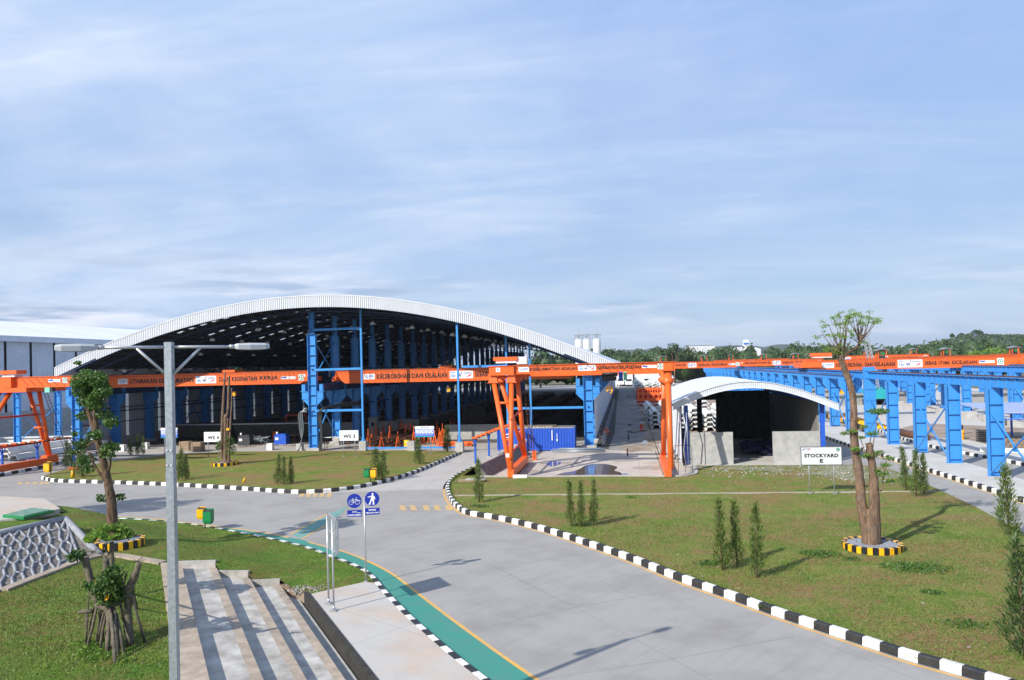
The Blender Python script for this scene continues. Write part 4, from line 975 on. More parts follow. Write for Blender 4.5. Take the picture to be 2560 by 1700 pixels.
# pendant lamps
lb = MB(); 
lb.tube([(0, 0, 0), (0, 0, -.75)], .02, 5, 1); lb.tube([(0, 0, -.72), (0, 0, -.95)], [.09, .1], 10, 1)
pr = [(-.93, .09), (-1.0, .17), (-1.1, .26), (-1.25, .31)]
lb.tube([(0, 0, z) for z, r in pr], [r for z, r in pr], 14, 0, False)
pl_ = None; lampx = [-57.5, -52, -46.5, -41, -27.5, -23, -18.5, -14, -9.5, -6.2]
for i in range(0, 20):
    for x in lampx:
        y = bays[i]+1.0; z = rz(x)-1.5
        if pl_ is None:
            pl_ = lb.build('pendant_lamp', [M['chrome'], M['dark']]); pl_.location = (x, y, z)
            c = pl_
        else:
            c = pl_.copy(); col.objects.link(c); c.location = (x, y, z)
        setp(c, 'hanging work lamp, %s from the front, %s row from the left' % (ordn(i), ordn(lampx.index(x))), 'lamp', 'work lamps hanging in the arched shed')
# ================================================================ BRIDGE CRANES
def sagcable(mb, x0, x1, n, y, z, drop, r=.02, mi=1):
    w_ = (x1-x0)/n
    for i in range(n):
        a = x0+i*w_; mb.tube([(a, y, z), (a+w_*.2, y, z-drop*.75), (a+w_*.5, y, z-drop), (a+w_*.8, y, z-drop*.75), (a+w_, y, z)], r, 4, mi)
def crane_marks(parent, x0, x1, yf, zc, H, words, plates, em=None, name='crane_sign'):
    """writing and plates on the front of a girder; x positions in metres"""
    for txt, a, c in words:
        b = MB(); f = Face((a, yf, zc-H/2), (1, 0, 0)); f.text(b, txt, 0, 0, c-a, H, 0, .012, .014); b.build('lettering', M['ink'], parent)
    for kind, a, c, hh in plates:
        b = MB(); f = Face((a, yf, zc-hh/2), (1, 0, 0)); W = c-a
        f.slab(b, 0, 0, W, hh, 0, .004, .02)
        f.o = f.o+f.n*.02
        if kind == 'maker':
            f.line(b, [(W*.07, hh*.78), (W*.14, hh*.8), (W*.12, hh*.5), (W*.22, hh*.5)], hh*.09, 1); f.line(b, [(W*.25, hh*.82), (W*.36, hh*.7), (W*.27, hh*.52), (W*.38, hh*.34), (W*.26, hh*.2)], hh*.1, 1)
            f.text(b, 'ABUSA', W*.42, hh*.45, W*.93, hh*.8, 1, .006, .03); f.rect(b, W*.42, hh*.22, W*.7, hh*.3, 1, .006)
        elif kind == 'load':
            f.text(b, 'SWL', W*.05, hh*.7, W*.25, hh*.9, 1, .006, .02); f.text(b, '15t', W*.05, hh*.2, W*.25, hh*.58, 1, .006, .02); f.rect(b, W*.05, hh*.1, W*.26, hh*.13, 1)
            logo_w(b, f, W*.34, hh*.1, W*.97, hh*.95)
        elif kind == 'strip':
            f.rect(b, W*.03, hh*.35, W*.38, hh*.85, 1, .006); f.rect(b, W*.45, hh*.35, W*.75, hh*.45, 1, .006); f.rect(b, W*.8, hh*.3, W*.92, hh*.7, 0, .006)
        elif kind == 'emblem': emblem(b, f, W/2, hh/2, min(W, hh)*.46)
        elif kind == 'number': f.text(b, '24', W*.2, hh*.25, W*.8, hh*.75, 1, .006, .02)
        b.build('sign_plate', MARKS, parent)
def girder(mb, x0, x1, y, zt, dep, w=.5, taper=1.2, ends=.55):
    """box girder with haunched ends, flanges and stiffener lines"""
    e = dep*ends
    pr = [(x0, zt), (x1, zt), (x1, zt-e), (x1-taper, zt-dep), (x0+taper, zt-dep), (x0, zt-e)]
    n = 6; vs = [(x, y-w/2, z) for x, z in pr]+[(x, y+w/2, z) for x, z in pr]
    mb.add(vs, [(5,4,3,2,1,0), (6,7,8,9,10,11)]+[(i, (i+1)%n, (i+1)%n+n, i+n) for i in range(n)])
    mb.box(((x0+x1)/2, y, zt+.02), (x1-x0, w+.12, .04))
def bridge(name, label, x0, x1, Y, zt, dep, words, plates, trolley=None, cable=None, group=None, gap=1.9, house=None):
    t = thing(name, label, 'crane', ((x0+x1)/2, Y, zt-dep), group)
    for y in (Y, Y+gap):
        b = MB(); girder(b, x0, x1, y, zt, dep); b.build('girder', M['orange'], t)
    for x in (x0+.15, x1-.15):
        b = MB(); b.box((x, Y+gap/2, zt-dep*.62), (.42, gap+2.2, .5)); e = b.build('end_truck', M['orange'], t)
        for yy in (Y-.7, Y+gap+.7):
            b = MB(); b.tube([(x-.1, yy, 7.5), (x+.1, yy, 7.5)], .17, 10); b.build('wheel', M['dark'], e)
    crane_marks(t, x0, x1, Y-.25, zt-dep*.5, dep*.39, words, plates)
    if cable:
        b = MB(); b.tube([(x0, Y-.38, zt-.13), (x1, Y-.38, zt-.13)], .014, 4); sagcable(b, cable[0], cable[1], cable[2], Y-.4, zt-.13, dep*.8, .014, 0); b.build('festoon_cable', M['dark'], t)
        b = MB(); b.bar((x0+.4, Y+.1, zt+.1), (x1-.4, Y+.1, zt+.1), .06, .06); 
        x = x0+1
        while x < x1: b.box((x, Y+.1, zt+.07), (.08, .08, .12)); x += 2.2
        b.build('walkway_rail', M['rust'], t)
    if trolley is not None:
        b = MB(); b.box((trolley, Y+gap/2, zt+.22), (1.5, gap+.6, .28)); b.box((trolley-.2, Y+gap/2, zt+.55), (.8, .8, .5), 1); b.box((trolley+.6, Y+.5, zt+.5), (.35, .35, .35), 2)
        tt = b.build('trolley', [M['orange'], M['dark'], M['bingreen']], t)
        b = MB(); b.tube([(trolley, Y+gap/2, zt), (trolley, Y+gap/2, zt-2.2)], .03, 5); b.box((trolley, Y+gap/2, zt-2.4), (.35, .3, .5), 1); b.build('hoist_hook', [M['dark'], M['yellow']], tt)
    if house:
        for hx in house:
            b = MB()
            for ax in (-.55, .55):
                for ay in (-.5, .5): b.box((hx+ax, Y+gap/2+ay, zt+.65), (.1, .1, 1.25))
            b.box((hx, Y+gap/2, zt+.3), (.8, .7, .4), 2); b.box((hx+.15, Y+gap/2-.42, zt+.75), (.4, .06, .4), 3)
            w_ = .95
            b.add([(hx-w_, Y+gap/2-.9, zt+1.22), (hx, Y+gap/2-.9, zt+1.5), (hx+w_, Y+gap/2-.9, zt+1.22), (hx-w_, Y+gap/2+.9, zt+1.22), (hx, Y+gap/2+.9, zt+1.5), (hx+w_, Y+gap/2+.9, zt+1.22),
                   (hx-w_, Y+gap/2-.9, zt+1.28), (hx, Y+gap/2-.9, zt+1.56), (hx+w_, Y+gap/2-.9, zt+1.28), (hx-w_, Y+gap/2+.9, zt+1.28), (hx, Y+gap/2+.9, zt+1.56), (hx+w_, Y+gap/2+.9, zt+1.28)],
                  [(0,3,4,1),(1,4,5,2),(6,7,10,9),(7,8,11,10),(0,1,7,6),(1,2,8,7),(3,9,10,4),(4,10,11,5),(0,6,9,3),(2,5,11,8)], 1)
            b.build('hoist_shelter', [M['orange'], M['galv'], M['dark'], M['bingreen']], t)
    return t
def xat(xd, Y, yd=870): return DY(xd, yd, Y).x
def xs_at(xs, Y, ys=930): return PY(xs, ys, Y).x
Y1 = 84.0; Y2 = 86.6
A = lambda x: xat(x, Y1)
bridge('bridge_crane', 'orange bridge crane in the left bay of the arched shed lettered UTAMAKAN KESELAMATAN', XL+1.0, XM-1.0, Y1, 8.82, 1.38,
       [('UTAMAKAN', A(302), A(364)), ('KESELAMATAN', A(369), A(449)), ('DAN', A(508), A(533)), ('KESEHATAN', A(537), A(595)), ('KERJA', A(601), A(643))],
       [('maker', A(275), A(297), .62), ('load', A(454), A(501), .85), ('strip', A(650), A(684), .3), ('emblem', A(690), A(706), .7)],
       trolley=A(530), cable=(A(560), A(700), 14))
A = lambda x: xat(x, Y2)
bridge('bridge_crane', 'orange bridge crane in the right bay of the arched shed lettered KECEROBOHAN DAN KELALAIAN', XM+1.0, XR-1.0, Y2, 8.72, 1.42,
       [('KECEROBOHAN', A(871), A(947)), ('DAN', A(951), A(977)), ('KELALAIAN', A(981), A(1033)), ('SEBAB UTAMA KECELAKAAN', A(1096), A(1096)+6.9)],
       [('maker', A(840), A(866), .62), ('load', A(1038), A(1092), .85)],
       trolley=A(1030), cable=(A(830), A(1040), 16))
# ================================================================ FRONT GANTRY CRANE
g = thing('gantry_crane', 'orange gantry crane on splayed tube legs in front, lettered KESELAMATAN ADALAH GERBANG KESUKSESAN', 'gantry crane', (-3, 65, 0))
for y, x0, x1, z, dp in ((63.5, -8.95, 3.95, 8.9, .68), (67.2, -9.4, 3.2, 8.75, .8)):
    b = MB(); b.box(((x0+x1)/2, y, z-dp/2), (x1-x0, .42, dp)); b.box(((x0+x1)/2, y, z+.02), (x1-x0, .6, .04)); b.box(((x0+x1)/2, y, z-dp), (x1-x0, .52, .03)); b.build('girder', M['orange'], g)
b = MB(); b.box((-10.0, 65.35, 8.5), (2.05, 4.6, .72)); b.box((-10.0, 65.35, 8.89), (2.2, 4.75, .05)); b.build('end_frame', M['orange'], g)
b = MB(); b.box((3.4, 65.35, 8.52), (.75, 4.3, .62)); b.build('end_frame', M['orange'], g)
b = MB(); b.box((-9.7, 64.2, 9.25), (1.7, 1.1, .22), 1); b.box((-9.75, 64.2, 9.5), (2.0, 1.3, .3), 0); b.box((-8.4, 64.2, 9.33), (.85, 1.0, .62), 2); b.build('machine_house', [M['orange'], M['white'], M['signgrey']], g)
# left legs: two A-frames, each one upright and one splayed tube
FX = -9.08
for yt, yb in ((63.5, 60.75), (67.0, 69.75)):
    for xt in (-10.75, -9.25):
        b = MB(); b.tube([(xt, yt, 7.75), (xt+(FX-xt)*.98, yb, .62)], [.21, .19], 14); b.build('leg', M['orange'], g)
        b = MB(); b.add([(xt-.38, yt-.3, 7.55), (xt+.38, yt-.3, 7.55), (xt+.38, yt+.3, 7.55), (xt-.38, yt+.3, 7.55), (xt-.28, yt-.22, 8.15), (xt+.28, yt-.22, 8.15), (xt+.28, yt+.22, 8.15), (xt-.28, yt+.22, 8.15)], [(3,2,1,0),(4,5,6,7),(0,1,5,4),(1,2,6,5),(2,3,7,6),(3,0,4,7)])
        b.box((xt, yt, 7.54), (.9, .75, .05)); b.build('leg_head', M['orange'], g)
    for z in (5.9, 3.0):
        k_ = (7.75-z)/7.13; ym = yt+(yb-yt)*k_; xa = -10.75+(FX+10.75)*k_; b = MB(); b.tube([(xa, ym, z), (-9.25+(FX+9.25)*k_, ym, z)], .1, 8); b.build('cross_tube', M['orange'], g)
    b = MB(); b.tube([(-10.5, yt, 7.95), (-9.4, yt, 7.95)], .09, 8); b.build('cross_tube', M['orange'], g)
b = MB(); b.tube([(-9.15, 62.0, 4.6), (-9.15, 68.5, 5.0)], .08, 8); b.build('cross_tube', M['red'], g)
b = MB(); b.tube([(-9.1, 61.3, 2.0), (-9.1, 69.2, 2.3)], .08, 8); b.build('cross_tube', M['red'], g)
def sill(x, y0, y1, w=.5, h=.62):
    b = MB(); b.box((x, (y0+y1)/2, .48), (w, y1-y0, h)); s = b.build('sill_beam', M['orange'], g)
    for y in (y0+.5, y1-.5):
        b = MB(); b.tube([(x-.12, y, .25), (x+.12, y, .25)], .24, 12); b.build('wheel', M['dark'], s)
    return s
sill(FX, 60.6, 70.2); sill(3.05, 60.6, 70.0)
b = MB(); b.box((FX+.75, 60.55, .22), (1.1, .3, .3)); b.build('rail_guard', M['white'], g)
b = MB(); b.box((FX-.2, 60.52, 1.9), (.26, .03, .3)); b.build('notice', M['signwhite'], g)
# right legs: twin upright tubes
for xt, yt, yb in ((3.4, 63.7, 61.1), (3.25, 67.0, 69.5)):
    b = MB(); b.tube([(xt, yt, 7.55), (xt-.1, yb, .7)], [.24, .22], 14); b.build('leg', M['orange'], g)
    b = MB(); b.tube([(xt, yt, 7.1), (xt, yt, 7.3), (xt, yt, 7.35), (xt, yt, 7.6), (xt, yt, 7.65), (xt, yt, 8.2)], [.3, .46, .46, .46, .3, .34], 10); b.build('leg_head', M['orange'], g)
# ladder up the left rear leg
b = MB()
for s in (0, .36): b.bar((-8.55+s, 69.3, .6), (-8.75+s, 67.2, 8.0), .05, .05)
for i in range(24): t = i/24; b.bar((-8.55-.2*t, 69.3-2.1*t, .7+7.2*t), (-8.19-.2*t, 69.3-2.1*t, .7+7.2*t), .035, .035)
b.build('ladder', M['rust'], g)
GX = lambda a: PY(1150+a*500/1867, 935, 63.3).x
crane_marks(g, 0, 0, 63.29, 8.58, .27, [('KESELAMATAN', GX(655), GX(930)), ('ADALAH', GX(943), GX(1095)), ('GERBANG', GX(1283), GX(1455)), ('KESUKSESAN', GX(1463), GX(1690))],
            [('maker', GX(548), GX(645), .4), ('load', GX(1106), GX(1270), .44), ('strip', GX(1702), GX(1838), .22), ('emblem', GX(1846), GX(1898), .46)])
crane_marks(g, 0, 0, 63.04, 8.6, .2, [], [('number', -10.45, -10.1, .34)])
b = MB(); sagcable(b, GX(640), GX(800), 2, 63.2, 8.86, .6, .01, 0); b.tube([(GX(560), 63.2, 8.86), (3.4, 63.2, 8.86)], .012, 4)
for i in range(8): x = GX(1180)+i*.62; b.tube([(x, 63.15, 8.9), (x+.75, 63.15, 8.25)], .012, 4)
b.build('festoon_cable', M['dark'], g)
h = MB(); h.tube([(-1.9, 65, 8.0), (-.6, 65, 8.0)], .16, 12); h.box((-.35, 65, 7.85), (.35, .5, .7), 1); h.box((.02, 65, 7.9), (.3, .5, .85), 2); h.box((-1.3, 65, 7.65), (1.2, .4, .35), 0)
hh = h.build('hoist', [M['dark'], M['blue_dark'], M['mint']], g)
b = MB()
for x in (-1.5, -1.3, -1.1): b.tube([(x, 65, 7.5), (x, 65, 7.0)], .015, 4); b.box((x, 65, 6.9-abs(x+1.3)*.5), (.14, .16, .42), 1)
b.tube([(-1.15, 65, 6.75), (-1.1, 65, 6.5), (-1.25, 65, 6.42)], .06, 8, 1); b.build('hook_block', [M['dark'], M['yellow']], hh)
# ================================================================ LEFT GANTRY CRANE
g2 = thing('gantry_crane', 'orange gantry crane cut by the left edge with a ladder behind its legs', 'gantry crane', (-60, 68, 0))
for y, x1 in ((66.0, -50.6), (69.6, -51.4)):
    b = MB(); b.box(((-78+x1)/2, y, 8.45), (x1+78, .45, .95)); b.box(((-78+x1)/2, y, 8.95), (x1+78, .6, .05)); b.box(((-78+x1)/2, y, 7.97), (x1+78, .55, .04)); b.build('girder', M['orange'], g2)
b = MB(); b.box((-57.3, 67.8, 7.75), (4.6, 5.2, .42)); b.box((-57.2, 65.6, 8.5), (1.0, .5, 1.0)); b.build('end_frame', M['orange'], g2)
b = MB(); b.box((-57.1, 66.0, 9.08), (1.3, 1.0, .2), 1); b.box((-57.0, 66.0, 9.42), (1.75, 1.3, .36), 0); b.build('machine_house', [M['orange'], M['white']], g2)
for xt, yt in ((-58.45, 69.6), (-57.3, 69.6), (-58.45, 66.0), (-57.3, 66.0)):
    yb = 71.3 if yt > 68 else 60.5
    b = MB(); b.tube([(xt, yt, 7.6), (-57.6+(xt+57.6)*.12, yb, .75)], [.2, .185], 14); b.build('leg', M['orange'], g2)
for z in (6.1, 3.9):
    b = MB(); b.tube([(-58.2, 70.0, z), (-57.3, 70.0, z)], .1, 8); b.build('cross_tube', M['orange'], g2)
for z in (5.2, 2.4):
    b = MB(); b.tube([(-57.9, 62.8, z), (-57.9, 70.4, z)], .1, 8); b.build('cross_tube', M['red'], g2)
b = MB(); b.box((-57.6, 66, .52), (.5, 12.4, .62)); b.box((-57.6, 71.2, .8), (.7, 1.4, .5)); b.build('sill_beam', M['orange'], g2)
b = MB()
for s in (0, .4): b.bar((-56.6+s, 72.6, .3), (-58.2+s, 71.2, 7.6), .05, .05)
for i in range(22): t = i/22; b.bar((-56.6-1.6*t, 72.6-1.4*t, .4+7.1*t), (-56.2-1.6*t, 72.6-1.4*t, .4+7.1*t), .035, .035)
b.build('ladder', M['rust'], g2)
k1_ = 500/1867; LX = lambda a: PY(a*k1_, 945, 65.7).x
crane_marks(g2, 0, 0, 65.76, 8.55, .25, [], [('strip', LX(448), LX(562), .28), ('emblem', LX(580), LX(625), .5)])
b = MB(); 
for i in range(7): x = -56+i*.75; b.tube([(x, 65.7, 8.9), (x+.8, 65.7, 8.1)], .014, 4)
b.build('festoon_cable', M['dark'], g2)
b = MB(); b.box((-53.3, 66, 7.72), (.5, .5, .5), 0); b.box((-52.9, 66, 7.75), (.2, .4, .42), 1); b.build('hoist', [M['mint'], M['dark']], g2)
# ================================================================ RIGHT-HAND CRANE RUNWAYS
def runway(name, label, x, y0, y1, first, n, sp=7.2, ztop=7.3, wx=1.15, wy=.42, base=.0, corb=None, nbr=3, zb=0, detail=True):
    wx *= .9
    t = thing(name, label, 'crane runway', (x, y0, 0), 'crane runways of the stockyard')
    b = MB(); b.box((x-.02, (y0+y1)/2, ztop-.38), (.06, y1-y0, .66)); b.box((x, (y0+y1)/2, ztop-.03), (.5, y1-y0, .05)); b.box((x, (y0+y1)/2, ztop-.73), (.42, y1-y0, .05))
    y = y0+.4
    while y < min(y1, 150) and detail: b.box((x-.09, y, ztop-.36), (.12, .03, .6)); y += 1.2
    b.build('beam', M['blue'], t)
    b = MB(); b.box((x, (y0+y1)/2, ztop+.04), (.12, y1-y0, .1)); b.build('rail', M['rust'], t)
    b = MB(); I_col(b, x, first, zb, ztop-.76, wx, wy, .05, 1.2)
    if corb:
        for s in (-1, 1):
            X = x+s*wx/2; b.add([(X, first-.12, 4.6), (X+s*.55, first-.12, 5.5), (X+s*.55, first-.12, 6.5), (X, first-.12, 6.5), (X, first+.12, 4.6), (X+s*.55, first+.12, 5.5), (X+s*.55, first+.12, 6.5), (X, first+.12, 6.5)],
                  [(0,1,2,3) if s > 0 else (3,2,1,0), (4,5,6,7) if s < 0 else (7,6,5,4), (0,4,5,1), (1,5,6,2), (2,6,7,3)])
            b.box((X+s*.3, first, 5.48), (.6, .35, .04))
    c0 = b.build('column', M['blue'], t)
    for i in range(1, n):
        c = c0.copy(); col.objects.link(c); c.parent = t; c.location = (0, sp*i, 0)
    for i in range(0, n-1, nbr):
        ya, yb = first+sp*i+.2, first+sp*(i+1)-.2
        b = MB(); b.bar((x-.3, ya, .45), (x-.3, yb, 4.7), .09, .09); b.bar((x-.45, ya, 4.7), (x-.45, yb, .45), .09, .09); b.box((x-.38, (ya+yb)/2, 2.57), (.03, .5, .5)); b.build('cross_brace', M['blue'], t)
    return t
XRW = 26.1
rw = runway('crane_runway', 'nearest blue crane runway with tall plated columns beside the right-hand road', XRW, 48.0, 265, 53.0, 6, 7.22, zb=.19, nbr=2)
b = MB(); I_col(b, XRW, 96.3, .02, 6.55, 1.15, .42, .05, 1.2)
for s in (-1, 1):
    X = XRW+s*.575; y = 96.3; b.add([(X, y-.12, 4.6), (X+s*.75, y-.12, 5.6), (X+s*.75, y-.12, 6.5), (X, y-.12, 6.5), (X, y+.12, 4.6), (X+s*.75, y+.12, 5.6), (X+s*.75, y+.12, 6.5), (X, y+.12, 6.5)], [(0,1,2,3) if s > 0 else (3,2,1,0), (4,5,6,7) if s < 0 else (7,6,5,4), (0,4,5,1), (1,5,6,2), (2,6,7,3)])
c0 = b.build('column', M['blue'], rw)
for i in range(1, 23): c = c0.copy(); col.objects.link(c); c.parent = rw; c.location = (0, 7.22*i, 0)
b = MB(); b.box((XRW, 89.0, 4.0), (1.15, .5, 7.6)); 
for z in (.6, 1.8, 3.0, 4.2, 5.4, 6.6, 7.4): b.box((XRW, 88.72, z), (1.05, .1, .05), 0)
b.build('joint_column', M['blue'], rw)
b = MB(); b.box((XRW-.75, 178, 6.55), (.06, 172, .5)); b.box((XRW-.75, 178, 6.82), (.4, 172, .05)); b.build('lower_beam', M['blue'], rw)
b = MB(); b.box((XRW-.75, 178, 6.9), (.1, 172, .08)); b.build('rail', M['rust'], rw)
for i in range(0, 22, 4):
    ya, yb = 96.6+7.22*i, 96.0+7.22*(i+1); b = MB(); b.bar((XRW-.3, ya, .45), (XRW-.3, yb, 4.7), .12, .12); b.bar((XRW-.45, ya, 4.7), (XRW-.45, yb, .45), .12, .12); b.build('cross_brace', M['blue'], rw)
runway('crane_runway', 'second blue crane runway from the right-hand road, on concrete footings', 47.3, 88, 265, 96, 23, 7.22, nbr=4)
runway('crane_runway', 'third blue crane runway from the right-hand road, out in the stockyard', 53.5, 112, 265, 118, 20, 7.22, nbr=5, detail=False)
runway('crane_runway', 'fourth blue crane runway from the right-hand road', 74.5, 132, 290, 134, 21, 7.22, nbr=5, detail=False)
runway('crane_runway', 'farthest blue crane runway at the right edge of the stockyard', 95.5, 150, 300, 152, 20, 7.22, nbr=5, detail=False)
for i in range(16):
    pass
# footings as one part per runway would hide behind the columns; the visible ones stand alone
ft = MB(); ft.box((0, 0, .45), (2.2, 1.6, .9)); f0 = None
for i in range(8):
    y = 96+7.22*i
    if f0 is None:
        f0 = ft.build('footing', M['concrete']); f0.location = (47.3, y, 0); c = f0
    else: c = f0.copy(); col.objects.link(c); c.location = (47.3, y, 0)
    setp(c, 'concrete footing of the second crane runway, %s from the front' % ordn(i), 'footing', 'footings of the second runway')
# cranes riding the runways
YR = 118.5
B_ = lambda xs: PY(xs, 905, YR-.2).x
k7 = 500/2361
C7 = lambda a: B_(2060+a*k7)
bridge('bridge_crane', 'long orange bridge crane over the stockyard at right lettered SEBAB UTAMA KECELAKAAN', XRW, 54.9, YR, 8.5, 1.45,
       [('KECEROBOHAN', C7(140), C7(440)), ('DAN', C7(480), C7(570)), ('KELALAIAN', C7(595), C7(835)), ('SEBAB', C7(1188), C7(1328)), ('UTAMA', C7(1350), C7(1485)), ('KECELAKAAN', C7(1508), C7(1803))],
       [('maker', C7(-25), C7(115), .75), ('load', C7(868), C7(1160), 1.1), ('strip', C7(1832), C7(2012), .38), ('emblem', C7(2042), C7(2122), .95), ('emblem', B_(2032), B_(2041), .45)],
       trolley=None, cable=(C7(250), C7(840), 18), house=[C7(710)])
b = MB(); yy = YR-.9
b.box((XRW+.35, YR+.8, 7.9), (2.9, 4.8, .75)); o = [x for x in bpy.data.objects if x.get('label', '').startswith('long orange bridge')][0]; b.build('end_frame', M['orange'], o)
b = MB(); b.box((XRW+2.4, YR+.9, 9.0), (2.6, 1.6, .2), 1); b.box((XRW+2.3, YR+.9, 9.35), (2.7, 1.8, .5), 0); b.build('machine_house', [M['orange'], M['white']], o)
for lab, x0, x1, Y, zt, ts, hs, wd in (
    ('orange bridge crane just behind the long lettered one in the stockyard', 47.5, 74.3, 150, 8.6, None, [57.5, 69], None),
    ('orange bridge crane running left from the nearest runway behind the small arched shed roof', XRW+.1, 47.1, 196, 8.6, None, [33.5, 41], 'UTAMAKAN KESELAMATAN DAN KESEHATAN KERJA'),
    ('orange bridge crane behind the front gantry, left of the nearest runway', 4.8, XRW-.6, 178, 8.6, None, [8.6, 17.6], 'UTAMAKAN KESELAMATAN DAN KESEHATAN KERJA'),
    ('distant orange bridge crane at the far right of the stockyard', 75, 95.3, 172, 8.7, None, [79, 90], None),
    ('distant orange bridge crane with a small roofed hoist on the right bays', 53.8, 74.2, 205, 9.1, None, [60, 71], None),
    ('small far orange bridge crane seen above the nearest runway beam', XRW+.2, 47.1, 236, 8.8, None, [31], None)):
    W = x1-x0
    bridge('bridge_crane', lab, x0, x1, Y, zt, 1.4, [(wd, x0+W*.12, x0+W*.42), ('GERBANG KESUKSESAN', x0+W*.55, x0+W*.85)] if wd else [], [('load', x0+W*.44, x0+W*.53, 1.0), ('maker', x0+W*.03, x0+W*.1, .8), ('strip', x0+W*.87, x0+W*.93, .4), ('emblem', x0+W*.94, x0+W*.98, .8)], None, (x0+2, x1-2, 16), 'bridge cranes over the stockyard', house=hs)
# ================================================================ FAR LEFT SHED
fs = thing('grey_shed', 'long grey-walled shed with a pale vaulted roof far at the left', 'shed', (-95, 150, 0))
b = MB(); n = 24
def fz(x): t = (x+125)/30.0; return 15.4+4.6*(1-t*t)
xs = np.linspace(-155.5, -94.2, n+1); vs = []
for x in xs: vs += [(x, 50, fz(max(-155, min(-95, x)))), (x, 270, fz(max(-155, min(-95, x))))]
b.add(vs, [(2*i, 2*i+2, 2*i+3, 2*i+1) for i in range(n)], 0, True); b.build('roof', M['whiteroof'], fs)
b = MB(); b.box((-94.3, 160, 14.95), (.3, 220, .9)); b.build('gutter_fascia', M['farsheet'], fs)
ys = [108.44+5.25*i for i in range(-10, 30)]
wl = MB()
for ya, yb in zip(ys, ys[1:]): corr_wall(-95, ya+.28, yb-.28, 3.5, 14.8, .3, .05, wl)
wl.build('side_wall', M['farsheet'], fs)
b = MB(); b.box((-95.3, 160, 9.1), (.1, 218, 11.4)); b.build('wall_frame', M['dark'], fs)
b = MB(); b.box((-95.2, 160, 1.75), (.5, 220, 3.5)); b.build('wall_base', M['concwall'], fs)
# small blue runway between the two sheds
r2 = runway('crane_runway', 'blue crane runway between the arched shed and the far grey shed', -76.5, 60, 260, 67.5, 26, 7.22, ztop=7.6, wx=.9)
# ================================================================ SMALL ARCHED SHED
ss = thing('small_shed', 'small vaulted shed with white arched roof and half-height concrete front walls', 'shed', (10.6, 69, 0))
spf = np.polyfit(np.array([3.96, 5.22, 7.22, 10.11, 12.75, 14.96, 17.39])-10.6, np.array([4.86, 5.45, 6.17, 6.62, 6.31, 5.62, 4.6]), 4)
def sz(x): return float(np.polyval(spf, x-10.6))-.04
def sarch(y0, y1, dz, mb, n=36, xa=3.95, xb=17.38):
    xs = np.linspace(xa, xb, n+1); vs = []
    for x in xs: vs += [(x, y0, sz(x)+dz), (x, y1, sz(x)+dz)]
    mb.add(vs, [(2*i, 2*i+2, 2*i+3, 2*i+1) for i in range(n)], 0, True)
b = MB(); sarch(67.5, 92, .5, b)
for s in range(9): 
    y = 68+s*2.7; xs = np.linspace(3.95, 17.38, 37)
    for i in range(36): b.bar((xs[i], y, sz(xs[i])+.512), (xs[i+1], y, sz(xs[i+1])+.512), .05, .02)
b.build('roof', M['sheet'], ss)
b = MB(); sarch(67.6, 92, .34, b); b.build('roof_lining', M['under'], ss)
b = MB(); n = 82; xs = np.linspace(3.95, 17.38, n+1)
for i in range(n):
    xa, xb = xs[i], xs[i+1]; q = [(xa, 0), (xa+.1, 0), (xa+.115, .05), (xb-.01, .05), (xb, 0)]; vs = []
    for x, y in q: vs += [(x, 67.48+y, sz(x)), (x, 67.48+y, sz(x)+.52)]
    b.add(vs, [(2*j, 2*j+2, 2*j+3, 2*j+1) for j in range(4)])
for i in range(36):
    xa = 3.95+13.43*i/36; xb = 3.95+13.43*(i+1)/36; b.bar((xa, 67.47, sz(xa)+.53), (xb, 67.47, sz(xb)+.53), .1, .05); b.bar((xa, 67.47, sz(xa)), (xb, 67.47, sz(xb)), .1, .05)
b.build('fascia', M['sheet'], ss)
for y in np.arange(68.3, 92, 4.0):
    b = MB(); xs = np.linspace(4.6, 16.8, 19)
    for i in range(18): b.bar((xs[i], y, sz(xs[i])+.1), (xs[i+1], y, sz(xs[i+1])+.1), .1, .16)
    b.build('rafter', M['blue_dark'], ss)
corr_wall(4.6, 67.9, 91.6, .3, 4.95, .42, .05).build('side_wall', M['sheet'], ss)
b = MB(); b.box((4.55, 80, .15), (.3, 24, .3)); b.build('wall_base', M['concrete'], ss)
for x in (5.12, 16.35):
    for y in (68.9, 76.6, 84.3, 91.6):
        b = MB(); b.box((x, y, 2.6), (.34, .3, 5.0)); b.build('column', M['blue_dark'], ss)
for x0, x1 in ((5.3, 9.0), (12.3, 16.15)):
    b = MB(); b.box(((x0+x1)/2, 69.05, 1.38), (x1-x0, .28, 2.75)); b.build('front_wall', M['concwall'], ss)
b = MB()
for i in range(10): y = 69.3+i*2.3; b.box((16.1, y+1.1, 2.6), (.16, 2.24, 5.1)); b.box((16.14, y+2.27, 2.6), (.1, .06, 5.1), 1)
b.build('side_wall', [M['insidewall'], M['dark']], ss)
# back wall with two openings
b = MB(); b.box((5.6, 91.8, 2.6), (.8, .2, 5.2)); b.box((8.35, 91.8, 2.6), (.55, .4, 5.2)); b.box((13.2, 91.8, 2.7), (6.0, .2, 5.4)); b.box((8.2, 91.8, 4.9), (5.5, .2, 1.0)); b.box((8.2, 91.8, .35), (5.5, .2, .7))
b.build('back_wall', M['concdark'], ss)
flat('shed_floor', [(4.9, 67.4), (16.2, 67.4), (16.2, 91.6), (4.9, 91.6)], M['farroad'], .02)
